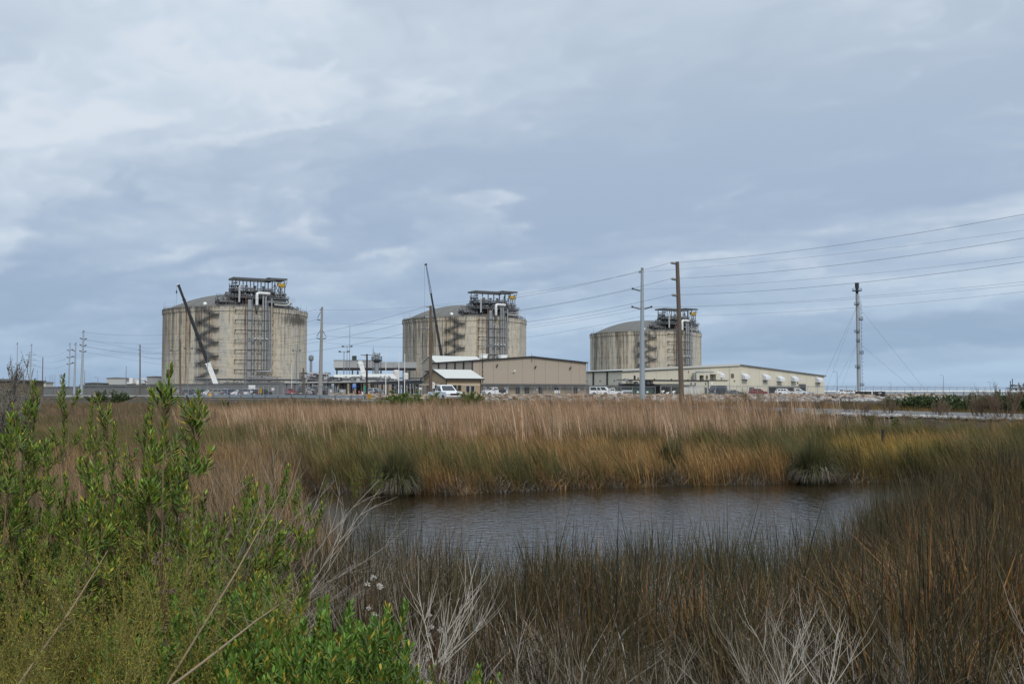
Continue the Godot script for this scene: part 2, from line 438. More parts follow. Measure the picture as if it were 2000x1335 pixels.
func clutter(mb: MB, n: int, lo: Vector3, hi: Vector3, s: int, tones: Array, big := 1.0) -> void:   # pipes, valves, boxes and rails that fill a volume given in a, y, r
	var r := RandomNumberGenerator.new(); r.seed = s
	for i in n:
		var p := Vector3(r.randf_range(lo.x, hi.x), r.randf_range(lo.y, hi.y), r.randf_range(lo.z, hi.z))
		var t: float = tones[r.randi() % tones.size()]
		mb.col = Color(t, t * 1.0, t * 1.02)
		var k := r.randf()
		if k < 0.34:
			var l := r.randf_range(1.0, 4.5) * big
			mb.tube(TP(maxf(p.x - l, lo.x), p.y, p.z), TP(minf(p.x + l, hi.x), p.y, p.z), r.randf_range(0.09, 0.32) * big, -1, 6)
		elif k < 0.58:
			mb.tube(TP(p.x, lo.y, p.z), TP(p.x, minf(p.y + 1.0, hi.y), p.z), r.randf_range(0.08, 0.26) * big, -1, 6)
		elif k < 0.72:
			mb.tube(TP(p.x, p.y, lo.z), TP(p.x, p.y, hi.z), r.randf_range(0.09, 0.25) * big, -1, 6)
		elif k < 0.86:
			mb.box(TP(p.x, p.y, p.z), Vector3(r.randf_range(0.4, 1.3), r.randf_range(0.4, 1.1), r.randf_range(0.4, 1.2)) * big, Basis(Vector3.UP, GRID))
		elif k < 0.94:
			mb.ball(TP(p.x, p.y, p.z), r.randf_range(0.3, 0.6) * big, 4, 6)
		else:
			mb.beam(TP(p.x, lo.y, p.z), TP(clampf(p.x + r.randf_range(-3, 3) * big, lo.x, hi.x), hi.y, p.z), 0.16 * big)
	mb.col = Color(1, 1, 1)
func handrail(mb: MB, pts: Array, h := 1.1, step := 1.8, w := 0.07) -> void:
	for i in pts.size() - 1:
		var a: Vector3 = pts[i]; var b: Vector3 = pts[i + 1]
		for k in [1.0, 0.55]: mb.beam(a + Vector3.UP * h * k, b + Vector3.UP * h * k, w)
		var m := maxi(1, int((b - a).length() / step))
		for k in m + 1: mb.beam(a.lerp(b, float(k) / m), a.lerp(b, float(k) / m) + Vector3.UP * h, w)
func make_tank() -> Node3D:
	var o := thing("storage_tank", "", "storage tank")
	var mb := MB.new(); mb.lathe(Vector3.ZERO, [Vector2(TR, -1.0), Vector2(TR, TH - 2.7)], 120)
	for i in mb.uv.size(): mb.uv[i] = Vector2(mb.uv[i].x, 1.0 - (mb.uv[i].y + 1.0) / (TH + 1.0))
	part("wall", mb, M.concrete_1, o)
	mb = MB.new(); mb.lathe(Vector3.ZERO, [Vector2(TR + 0.02, TH - 2.75), Vector2(TR + 0.45, TH - 2.6), Vector2(TR + 0.45, TH), Vector2(TR - 1.4, TH)], 120)
	for i in mb.uv.size(): mb.uv[i] = Vector2(mb.uv[i].x, clampf(1.0 - (mb.uv[i].y + 1.0) / (TH + 1.0), 0.0, 1.0))
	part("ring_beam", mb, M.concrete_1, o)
	var prof := []
	for i in 13:
		var t := 1.0 - i / 12.0
		prof.append(Vector2(TR - 1.2 if i == 0 else (TR - 1.2) * sin(t * 0.5236) / 0.5, TH - 0.6 + (cos(t * 0.5236) - cos(0.5236)) * (TR - 1.2) / 0.5))
	mb = MB.new(); mb.lathe(Vector3.ZERO, prof, 96); part("dome_roof", mb, M.dome, o)
	for k in 24:                                        # raised seams of the roof
		mb = MB.new(); mb.path(prof.map(func(p): return azd(k * 15.0 + 4, p.x, p.y + 0.05)), prof.map(func(_p): return 0.09), 4, false)
		part("roof_seam", mb, M.dome, o)
	mb = MB.new(); var ring := []
	for i in 121: ring.append(azd(i * 3.0, TR - 0.4, TH))
	handrail(mb, ring, 1.15, 2.4, 0.06); part("rim_railing", mb, M.steel, o)
	for a in [-58.0, -40.0, -27.0, -12.0, 62.0, 78.0, 96.0, -75.0]:
		mb = MB.new(); mb.tube(azd(a, TR - 0.3, TH), azd(a, TR - 0.3, TH + 4.2), 0.09, 0.04, 5); part("lightning_rod", mb, M.steel, o)
	mb = MB.new(); mb.ball(azd(-9, TR - 1.0, TH + 1.3), 1.15, 6, 10); part("vent_dome", mb, M.white, o)
	# the zigzag stair in front of the wall
	for i in 12:
		var y1 := TH - 0.6 - i * 3.9; var y0 := y1 - 3.9
		var left := -11.0; var right := -0.4
		var a0: float = left if i % 2 == 0 else right; var a1: float = right if i % 2 == 0 else left
		var top := azd(a0, TR + 1.4, y1); var low := azd(a1, TR + 1.4, y0)
		var outw := azd(-5.5, 1.0, 0.0)
		mb = MB.new()
		for s in [-0.6, 0.6]:
			mb.beam(top + outw * s, low + outw * s, 0.14, 0.34)
			for h in [0.55, 1.1]: mb.beam(top + outw * s + Vector3.UP * h, low + outw * s + Vector3.UP * h, 0.08)
		for k in 16: mb.box(top.lerp(low, (k + 0.5) / 16), Vector3(0.55, 0.06, 1.1), Basis(Vector3.UP, deg_to_rad(-5.5)))
		part("stair_flight", mb, M.stair_steel, o)
		mb = MB.new()
		var lc := azd(a1 + (1.6 if a1 == right else -1.6), TR + 1.4, y0)
		mb.box(lc, Vector3(2.8, 0.25, 2.6), Basis(Vector3.UP, deg_to_rad(a1)))
		for s in [-1.2, 1.2]:
			mb.beam(lc + azd(a1 + 90, s, 0) + azd(a1, 1.2, -0.1), azd(a1, TR, y0 - 2.2) + azd(a1 + 90, s + (1.2 if a1 == right else -1.2), 0), 0.18)
		for s in [[-1.3, 1.2, 1.3, 1.2], [1.3 if a1 == right else -1.3, -1.2, 1.3 if a1 == right else -1.3, 1.2]]:
			handrail(mb, [lc + azd(a1 + 90, s[0], 0) + azd(a1, s[1], 0), lc + azd(a1 + 90, s[2], 0) + azd(a1, s[3], 0)], 1.1, 1.3)
		part("landing", mb, M.stair_steel, o)
	# pipes down the wall, held by brackets
	for q in [[-0.2, 0.62, 2.0, TH - 4.5, "pipe_grey"], [3.9, 0.5, 12.0, TH + 6, "pipe_grey"], [5.4, 0.52, 12.0, TH + 6, "pipe_grey"], [6.6, 0.3, 12.0, TH + 4, "steel"], [7.6, 0.26, 12.0, TH - 3, "pipe_grey"], [8.8, 0.42, 12.0, TH + 5, "pipe_grey"], [1.5, 0.22, 10.0, TH - 6, "steel"], [-5.9, 0.2, 0.0, TH + 6, "pipe_red"], [-2.2, 0.2, 3.0, TH + 5, "steel"]]:
		mb = MB.new(); mb.tube(TP(q[0], q[2], TR + 1.6), TP(q[0], q[3], TR + 1.6), q[1], -1, 10)
		if q[1] > 0.4:
			for k in 7: mb.tube(TP(q[0], q[2] + 5.0 * k + 2, TR + 1.6), TP(q[0], q[2] + 5.0 * k + 2.25, TR + 1.6), q[1] + 0.1, -1, 10)
		part("pipe", mb, M[q[4]], o)
	mb = MB.new(); mb.box(TP(-3.8, TH * 0.5 + 4, TR + 1.3), Vector3(1.9, TH, 1.2), Basis(Vector3.UP, GRID)); part("cable_duct", mb, M.duct, o)
	mb = MB.new(); mb.path([TP(-0.2, 13, TR + 1.6), TP(0, 11.8, TR + 1.9), TP(0.9, 11.4, TR + 2), TP(8.4, 11.4, TR + 2), TP(8.8, 12.4, TR + 1.6)], [0.5, 0.5, 0.5, 0.5, 0.45], 8); part("pipe", mb, M.pipe_grey, o)
	for k in 8:
		var y := TH - 2.2 - k * 5.6
		mb = MB.new()
		var arm := []
		for i in 12: arm.append(azd(lerpf(15.0, 43.0, i / 11.0), TR + 2.3, y))
		for i in 11: mb.beam(arm[i], arm[i + 1], 0.32, 0.4)
		for i in 7:
			var az := lerpf(15.0, 43.0, i / 6.0)
			mb.beam(azd(az, TR - 0.1, y), azd(az, TR + 2.4, y), 0.22)
			if i in [2, 6]: mb.beam(azd(az, TR, y - 4.2), azd(az + 0.7, TR + 2.2, y - 0.2), 0.16)
		mb.box(azd(15.0, TR + 1.2, y), Vector3(0.5, 0.8, 2.2), Basis(Vector3.UP, deg_to_rad(15)))
		if k == 3: handrail(mb, arm, 1.1, 1.6)
		part("pipe_bracket", mb, M.steel_dark if k != 3 else M.steel, o)
	for a in [-0.8, 1.0, 3.4, 5.8]:
		mb = MB.new(); mb.ball(TP(a, TH - 18.2, TR + 2.6), 0.8, 5, 8, Vector3(1.1, 0.7, 1)); part("valve", mb, M.pipe_pale, o)
	# pump platform: columns, deck, roof frame, hoist
	var cols := [-10.0, -5.8, -1.6, 2.6, 6.8, 11.0, 15.0, 18.4]
	for i in cols.size():
		var a: float = cols[i]
		for r in [36.6, 28.5]:
			mb = MB.new(); mb.beam(TP(a, TH - 0.5, r), TP(a, TH + 16.0, r), 0.5); part("column", mb, M.steel_mid, o)
	for k in [[-11.6, 12.6, TH + 16.4], [9.6, 19.4, TH + 17.0]]:
		mb = MB.new()
		for r in [38.2, 36.6, 32.5, 28.5, 27.0]: mb.beam(TP(k[0], k[2], r), TP(k[1], k[2], r), 0.35, 0.95)
		part("roof_beam", mb, M.steel_mid, o)
		mb = MB.new()
		var m := int((k[1] - k[0]) / 1.5)
		for i in m + 1: mb.beam(TP(lerpf(k[0], k[1], float(i) / m), k[2] + 0.3, 26.8), TP(lerpf(k[0], k[1], float(i) / m), k[2] + 0.3, 38.6), 0.22, 0.4)
		part("roof_joist", mb, M.steel_mid, o)
	mb = MB.new(); mb.span(Vector3(-5.6, -0.08, -6.0), Vector3(5.6, 0.08, 2.0))
	var rp := part("roof_panel", mb, M.steel_mid, o); rp.position = TP(13.9, TH + 17.65, 35.5); rp.rotation.y = GRID
	for q in [[-10.0, -13.5, 13.0], [18.4, 19.8, 11.5]]:
		mb = MB.new(); mb.beam(TP(q[1], TH + 16.1, 36.6), TP(q[0], TH + q[2], 36.6), 0.25); part("brace", mb, M.steel_mid, o)
	for q in [[11.0, 7.5, 15.0, 15.0], [15.0, 7.5, 18.4, 15.0], [18.4, 7.5, 15.0, 15.0], [2.6, -0.3, -1.6, 5.2], [6.8, -0.3, 11.0, 5.2], [15.0, -0.3, 19.4, 5.2], [-10.0, 0.0, -5.8, 5.2]]:
		for r in [36.6, 28.5]:
			mb = MB.new(); mb.beam(TP(q[0], TH + q[1], r), TP(q[2], TH + q[3], r), 0.25); part("brace", mb, M.steel_mid, o)
	mb = MB.new(); mb.span(Vector3(-15.6, -0.35, -6.5), Vector3(15.6, 0.35, 5.5))
	var deck := part("deck", mb, M.steel_mid, o); deck.position = TP(4.8, TH + 5.6, 33.5); deck.rotation.y = GRID
	mb = MB.new(); handrail(mb, [TP(-10.8, TH + 5.95, 39.0), TP(20.4, TH + 5.95, 39.0), TP(20.4, TH + 5.95, 27.0)], 1.1, 2.0, 0.1)
	handrail(mb, [TP(-10.8, TH + 9.4, 38.6), TP(12.4, TH + 9.4, 38.6)], 1.1, 2.0, 0.1); part("railing", mb, M.steel, o)
	mb = MB.new(); mb.span(Vector3(-12, -0.2, -5), Vector3(12, 0.2, 5)); var dk := part("upper_deck", mb, M.steel_mid, o); dk.position = TP(0.8, TH + 9.2, 33.6); dk.rotation.y = GRID
	mb = MB.new()
	clutter(mb, 230, Vector3(-10.5, TH + 6.2, 28), Vector3(12.5, TH + 11.4, 38.5), 3, [0.10, 0.14, 0.2, 0.26, 0.08, 0.3])
	clutter(mb, 80, Vector3(12, TH + 6.2, 28), Vector3(20, TH + 9.0, 38.5), 4, [0.10, 0.16, 0.24, 0.3]); part("deck_piping", mb, M.paint, o)
	mb = MB.new(); clutter(mb, 160, Vector3(-10, TH + 0.2, 27), Vector3(19, TH + 5.2, 37.0), 5, [0.05, 0.07, 0.1, 0.16, 0.24]); part("under_deck_piping", mb, M.paint, o)
	mb = MB.new(); clutter(mb, 26, Vector3(-12.5, TH + 9, 30), Vector3(-9, TH + 14.0, 37), 6, [0.07, 0.1, 0.18]); part("left_stair_tower", mb, M.paint, o); o.get_child(-1).name = "stair_tower"
	for a in [-8, -3, 2, 7]:
		mb = MB.new(); mb.tube(TP(a, TH + 12.1, 33), TP(a, TH + 12.9, 33), 0.9, -1, 10); mb.tube(TP(a, TH + 10, 33), TP(a, TH + 12.1, 33), 0.4, -1, 8); part("relief_valve", mb, M.steel_mid, o)
	mb = MB.new(); mb.box(Vector3.ZERO, Vector3(4.2, 1.5, 1.8)); mb.box(Vector3(0.4, -1.1, 0), Vector3(2.4, 0.8, 1.2)); mb.box(Vector3(-1.8, 1.0, 0), Vector3(0.4, 0.6, 2.6)); mb.box(Vector3(1.8, 1.0, 0), Vector3(0.4, 0.6, 2.6))
	var hoist := part("hoist", mb, M.hoist_yellow, o); hoist.position = TP(16.4, TH + 13.9, 36); hoist.rotation.y = GRID
	mb = MB.new(); mb.beam(Vector3(0, 0, 0), Vector3(0, -5.0, 0), 0.15); mb.box(Vector3(0, -4.2, 0), Vector3(2.2, 0.6, 1.6)); part("hoist_hook", mb, M.steel_mid, hoist)
	# white and grey header pipes
	mb = MB.new(); mb.path([TP(0.4, TH + 1.0, TR + 1.2), TP(0.4, TH + 6.6, TR + 1.2), TP(0.7, TH + 7.5, TR + 1.1), TP(1.6, TH + 7.9, TR + 1.0), TP(8.2, TH + 7.9, TR - 0.5)], [0.85, 0.85, 0.85, 0.8, 0.75], 12)
	mb.tube(TP(0.4, TH + 4.2, TR + 1.2), TP(0.4, TH + 4.6, TR + 1.2), 1.05, -1, 12); mb.tube(TP(6.4, TH + 7.9, TR - 0.1), TP(6.8, TH + 7.9, TR - 0.2), 1.0, -1, 12)
	part("white_elbow_pipe", mb, M.pipe_white, o)
	mb = MB.new(); mb.tube(TP(0.4, TH - 1.9, TR + 1.2), TP(0.4, TH + 1.0, TR + 1.2), 0.95, -1, 12); part("pipe_collar", mb, M.steel_mid, o)
	mb = MB.new(); mb.path([TP(-8.6, TH + 2.6, 39.4), TP(-8.6, TH + 11.0, 39.4), TP(-8.2, TH + 11.9, 39.2), TP(-7.2, TH + 12.2, 38), TP(-5.6, TH + 12.9, 36)], [0.55, 0.55, 0.55, 0.55, 0.5], 10); part("pipe", mb, M.pipe_pale, o)
	mb = MB.new(); mb.path([TP(12.0, TH + 2.2, 37.4), TP(18.6, TH + 2.0, 37.2), TP(20.6, TH + 2.4, 37), TP(21.6, TH + 3.6, 36.6), TP(21.2, TH + 5.0, 36.2), TP(20.2, TH + 5.2, 35.6)], [0.55, 0.55, 0.6, 0.6, 0.6, 0.5], 10); part("pipe", mb, M.pipe_pale, o)
	for q in [[8.0, 19.0, 4.4], [6.0, 20.0, 3.4]]:
		mb = MB.new(); mb.tube(TP(q[0], TH + q[2], 38.0), TP(q[1], TH + q[2], 37.6), 0.36, -1, 8); part("pipe", mb, M.pipe_grey, o)
	# lower skids on the dome beside the platform
	mb = MB.new()
	for q in [[-20.0, 2.5, 33.5], [-20.0, 6.0, 33.0]]: mb.beam(TP(q[0], TH + q[1], q[2]), TP(-9.0, TH + q[1], 36.5), 0.45)
	for a in [-19.5, -16.5, -13.5, -10.5]:
		mb.beam(TP(a, TH - 0.4, 34.5), TP(a, TH + 6.0, 34.5), 0.4)
	handrail(mb, [TP(-20, TH + 6.2, 33.2), TP(-10, TH + 6.2, 36.2)], 1.1, 2.0, 0.1); part("side_frame", mb, M.steel_mid, o)
	for k in 3:
		mb = MB.new(); mb.tube(TP(-18.6, TH + 3.9 - k * 0.1, 29.6 + k * 2.0), TP(-12.2, TH + 3.9, 29.6 + k * 2.0), 1.0 - k * 0.15, -1, 10); part("vessel", mb, M.steel_mid if k < 2 else M.pipe_grey, o)
	mb = MB.new(); clutter(mb, 80, Vector3(-20, TH + 0.3, 28), Vector3(-9, TH + 5.6, 35.5), 7, [0.05, 0.08, 0.14, 0.3])
	clutter(mb, 34, Vector3(-15, TH + 5.8, 30), Vector3(-9, TH + 8.8, 35), 17, [0.1, 0.16, 0.22]); part("side_piping", mb, M.paint, o)
	mb = MB.new(); clutter(mb, 70, Vector3(18, TH - 0.2, 22), Vector3(25, TH + 4.6, 33), 8, [0.05, 0.08, 0.16, 0.28], 0.9)
	clutter(mb, 44, Vector3(24, TH - 0.8, 20), Vector3(30, TH + 2.2, 29), 9, [0.05, 0.09, 0.18], 0.8); part("valve_skid", mb, M.paint, o)
	mb = MB.new(); handrail(mb, [TP(20, TH + 4.4, 32), TP(27, TH + 4.4, 29)], 2.6, 1.4, 0.08); handrail(mb, [TP(27, TH + 1.4, 29), TP(31, TH + 0.4, 27)], 1.4, 1.4, 0.08); part("skid_railing", mb, M.steel, o)
	# valve manifold at the foot
	mb = MB.new(); clutter(mb, 130, Vector3(-6, 0, TR + 2), Vector3(14, 8.5, TR + 9), 10, [0.14, 0.2, 0.28, 0.34]); clutter(mb, 60, Vector3(-24, 0, TR + 3), Vector3(-6, 5.5, TR + 8), 12, [0.2, 0.28, 0.34], 0.8)
	part("foot_piping", mb, M.paint, o)
	mb = MB.new()
	for a in range(-34, 44, 4): mb.beam(TP(a, 0, TR + 9), TP(a, 6.3, TR + 9), 0.35)
	for y in [6.3, 5.0]: mb.beam(TP(-34, y, TR + 9), TP(42, y, TR + 9), 0.4)
	for q in [0.4, 0.0, -0.5]: mb.tube(TP(-34, 6.9 + q * 0.3, TR + 9.2 + q * 2), TP(42, 6.9 + q * 0.3, TR + 9.2 + q * 2), 0.28, -1, 6)
	part("pipe_rack", mb, M.steel, o)
	return o
func make_tanks() -> void:
	var c := [Vector3(-166.7, G + 1.7, -599.6), Vector3(-32.3, G + 2.1, -677), Vector3(101.8, G - 2.2, -758.7)]
	var t := make_tank(); t.position = c[0]
	tag(t, "large concrete storage tank with a soot patch below its rim, nearest of three", "storage tank", "concrete storage tanks")
	t.set_meta("label", "widest concrete storage tank, with a black soot patch below its rim")
	var b := copy(t, c[1], 0, "middle concrete storage tank, rising behind the tan warehouse", "concrete storage tanks")
	var d := copy(t, c[2], 0, "smallest looking concrete storage tank, with broad dark vertical streaks, behind the cream warehouse", "concrete storage tanks")
	for e in [[b, "concrete_2"], [d, "concrete_3"]]:
		for n in ["wall", "ring_beam"]: (e[0].get_node(n) as MeshInstance3D).material_override = M[e[1]]

# ---- mobile cranes ------------------------------------------------------------------------------------------------
func crane(label: String, foot: Vector3, tip: Vector3, secs: Array, boom_m: Material, jib: float, turn: float) -> void:
	var o := thing("mobile_crane", label, "crane", Vector3(foot.x, G, foot.z), 0, "mobile cranes at the tanks")
	var c := Node3D.new(); c.name = "carrier"; o.add_child(c); c.rotation.y = turn
	var mb := MB.new(); mb.box(Vector3(0, 1.5, 0), Vector3(12, 0.9, 2.8)); mb.box(Vector3(-1, 2.6, 0), Vector3(5, 1.4, 2.7)); part("chassis", mb, M.white, c)
	mb = MB.new(); mb.box(Vector3(5.2, 2.5, 0), Vector3(1.8, 1.7, 2.6)); part("cab", mb, M.white, c)
	mb = MB.new(); mb.box(Vector3(5.3, 2.8, 0), Vector3(1.9, 0.7, 2.64)); part("cab_window", mb, M.glass_dark, c)
	for x in [-4.6, -3.0, 2.2, 4.2]:
		for z in [-1.2, 1.2]:
			mb = MB.new(); mb.tube(Vector3(x, 0.7, z - 0.25), Vector3(x, 0.7, z + 0.25), 0.7, -1, 12); part("wheel", mb, M.tyre, c)
	var a := Vector3(0, foot.y - G, 0); var b := a + (tip - foot)
	var L := (b - a).length(); var dir := (b - a) / L
	var end := b - dir * jib
	for i in secs.size():
		var s: Array = secs[i]
		var p0 := a.lerp(end, s[0]); var p1 := a.lerp(end, s[1])
		mb = MB.new(); mb.beam(p0, p1, s[2], s[2] * 1.2)
		mb.beam(p1 - dir * 0.5, p1, s[2] * 1.15, s[2] * 1.4)
		part("boom_section", mb, M.white if i == 0 else boom_m, o)
	if jib > 0:
		mb = MB.new()
		var side := dir.cross(Vector3(0, 0, 1)).normalized(); var fw := dir.cross(side).normalized()
		var n := int(jib / 1.4)
		for k in n:
			for q in [[1, 1], [1, -1], [-1, -1], [-1, 1]]:
				var w0 := 0.5 * (1.0 - 0.6 * k / n); var w1 := 0.5 * (1.0 - 0.6 * (k + 1) / n)
				var c0: Vector3 = end + dir * (jib * k / n) + (side * q[0] + fw * q[1]) * w0
				var c1: Vector3 = end + dir * (jib * (k + 1) / n) + (side * q[0] + fw * q[1]) * w1
				var c2: Vector3 = end + dir * (jib * (k + 1) / n) + (side * q[1] - fw * q[0]) * w1
				mb.beam(c0, c1, 0.2); mb.beam(c0, c2, 0.12)
		part("lattice_jib", mb, M.jib_blue, o)
	mb = MB.new(); mb.box(b, Vector3(1.2, 0.9, 0.9)); mb.ball(b + Vector3(-0.6, -0.2, 0), 0.45, 5, 8); part("boom_head", mb, M.white if jib == 0.0 else M.steel_dark, o)
	var drop := minf(L * 0.42, b.y - 2)
	mb = MB.new(); mb.tube(b + Vector3(-0.9, -0.3, 0), b + Vector3(-0.9, -drop, 0), 0.045, -1, 4); part("hoist_rope", mb, M.steel_dark, o)
	mb = MB.new(); mb.box(b + Vector3(-0.9, -3.4 if jib == 0.0 else -drop, 0), Vector3(0.5, 1.0, 0.5)); mb.ball(b + Vector3(-0.9, (-3.4 if jib == 0.0 else -drop) - 0.7, 0), 0.35, 4, 6); part("hook_block", mb, M.steel_dark, o)
	mb = MB.new(); mb.tube(a + Vector3(0.6, 0.3, 0), a.lerp(end, 0.17), 0.28, -1, 8); part("lift_cylinder", mb, M.steel, o)
func make_cranes() -> void:
	crane("mobile crane with a long black boom leaning in front of the soot-marked tank", P(424, 757, 505), P(348, 556, 505), [[0.0, 0.24, 1.7], [0.22, 0.48, 1.35], [0.47, 0.68, 1.2], [0.67, 0.86, 1.05], [0.85, 1.0, 0.9]], M.boom_black, 0.0, 0.4)
	crane("mobile crane with a near-vertical boom and blue lattice jib before the middle tank", P(873, 757, 600), P(832, 516, 600), [[0.0, 0.12, 1.7], [0.1, 0.45, 1.4], [0.44, 0.66, 1.25], [0.65, 0.85, 1.1], [0.84, 1.0, 0.9]], M.boom_black, 18.0, 0.2)
	crane("short white crane boom with a red base beside the dark timber pole", P(717, 752, 330), P(704, 707, 330), [[0.0, 0.6, 1.3], [0.55, 0.95, 1.1]], M.white, 0.0, 0.2)
	var c := get_node("mobile_crane_002")
	var mb := MB.new(); mb.box(Vector3(-0.4, 3.6, 0.9), Vector3(1.6, 2.0, 0.6)); part("boom_base", mb, M.red, c)
	mb = MB.new(); mb.box(Vector3(2.3, 5.0, 0.9), Vector3(0.9, 2.6, 0.8)); mb.ball(Vector3(2.4, 6.4, 0.9), 0.7, 5, 8); part("winch_guard", mb, M.red, c)

# ---- poles, wires and the flare stack -------------------------------------------------------------------------------
func wire(a: Vector3, b: Vector3, sag: float, r: float, label: String, group: String) -> void:
	var p := []; var rr := []
	for i in 25:
		var t := i / 24.0
		p.append(a.lerp(b, t) - a - Vector3.UP * sag * 4.0 * t * (1.0 - t)); rr.append(r * 0.48)
	var mb := MB.new(); mb.path(p, rr, 4, false)
	var o := part("power_wire", mb, M.wire, self); o.position = a
	tag(o, label, "wire", group)
func insulator(mb: MB, a: Vector3, b: Vector3, r: float) -> void:
	mb.tube(a, b, r * 0.45, -1, 6)
	for k in 7: mb.tube(a.lerp(b, 0.15 + k * 0.11), a.lerp(b, 0.2 + k * 0.11), r, -1, 8)
func wood_pole(at: Vector3, h: float, lean: Vector2, arms: bool, label: String, m: Material) -> Node3D:
	var o := thing("wooden_pole", label, "utility pole", at, 0)
	var top := Vector3(lean.x, h, lean.y)
	var mb := MB.new(); mb.path([Vector3(0, -0.5, 0), top * 0.3, top * 0.7, top], [0.23, 0.215, 0.185, 0.16], 10); part("shaft", mb, m, o)
	if arms:
		for k in 3:
			var y := h - 0.15 - k * 1.4
			var c := top * (y / h)
			mb = MB.new(); insulator(mb, c + Vector3(-0.1, 0, 0), c + Vector3(-0.62, 0.06, 0.12), 0.12); part("insulator", mb, M.porcelain, o)
			mb = MB.new(); mb.box(c + Vector3(-0.12, -0.03, 0.05), Vector3(0.14, 0.16, 0.16)); part("bracket", mb, M.steel_dark, o)
	return o
func steel_pole(at: Vector3, h: float, r0: float, arms: Array, style: int, m: Material, label: String, turn := 0.0, lean := 0.0) -> Node3D:
	var o := thing("steel_pole", label, "power pole", at, turn)
	var mb := MB.new(); mb.path([Vector3(0, -1, 0), Vector3(lean * 0.5, h * 0.5, 0), Vector3(lean, h, 0)], [r0, r0 * 0.74, r0 * 0.45], 12); part("shaft", mb, m, o)
	if style != 3:
		mb = MB.new(); mb.tube(Vector3(0, -0.2, 0), Vector3(0, 0.35, 0), r0 * 1.35, -1, 12); part("base_plate", mb, M.steel, o)
	mb = MB.new(); mb.box(Vector3(lean, h + 0.15, 0), Vector3(r0 * 0.8, 0.35, r0 * 0.8)); mb.box(Vector3(lean - r0 * 0.8, h - 0.3, 0), Vector3(0.3, 0.3, 0.2)); part("cap", mb, M.steel, o)
	for a in arms:                                   # [height, side, reach]
		var c := Vector3(lean * a[0] / h, a[0], 0)
		var tip := c + Vector3(a[1] * a[2], 0.35, 0)
		mb = MB.new()
		if style == 0:                                # post insulators that slope upwards
			insulator(mb, c + Vector3(a[1] * r0 * 0.5, 0, 0), tip, 0.13); mb.box(tip, Vector3(0.25, 0.3, 0.2)); part("insulator", mb, M.insulator_dark, o)
		else:
			insulator(mb, c + Vector3(a[1] * r0 * 0.5, -0.15, 0), tip + Vector3(0, -0.3, 0), 0.13); part("insulator", mb, M.insulator_dark, o)
			mb = MB.new(); insulator(mb, c + Vector3(a[1] * r0 * 0.5, a[2] * 1.6, 0), tip + Vector3(-a[1] * 0.1, 0, 0), 0.09); part("brace_insulator", mb, M.insulator_dark, o)
	return o
func mast(label: String, at: Vector3, h: float, r: float, head: int, m: Material, called := "lamp_mast", category := "lamp post") -> void:
	var o := thing(called, label, category, at)
	var mb := MB.new(); mb.tube(Vector3(0, -0.3, 0), Vector3(0, h, 0), r, r * 0.55, 8); part("shaft", mb, m, o)
	mb = MB.new()
	if head == 1:
		mb.beam(Vector3(0, h, 0), Vector3(-0.9, h + 0.12, 0), 0.09); mb.box(Vector3(-1.1, h + 0.08, 0), Vector3(0.6, 0.16, 0.35)); part("lamp_head", mb, M.steel, o)
	elif head == 2:
		mb.beam(Vector3(-1.6, h - 0.2, 0), Vector3(1.6, h - 0.2, 0), 0.12)
		for x in [-1.5, 1.5]: mb.box(Vector3(x, h - 0.05, 0.1), Vector3(0.7, 0.5, 0.4))
		part("floodlight", mb, M.steel_dark, o)
	elif head == 3:
		mb.ball(Vector3(0, h + 0.12, 0), r * 1.1, 5, 8); part("finial", mb, m, o)
	elif head == 4:
		mb.tube(Vector3(0, h, 0), Vector3(0, h + 1.6, 0), r * 0.3, 0.01, 5); part("tip", mb, m, o)
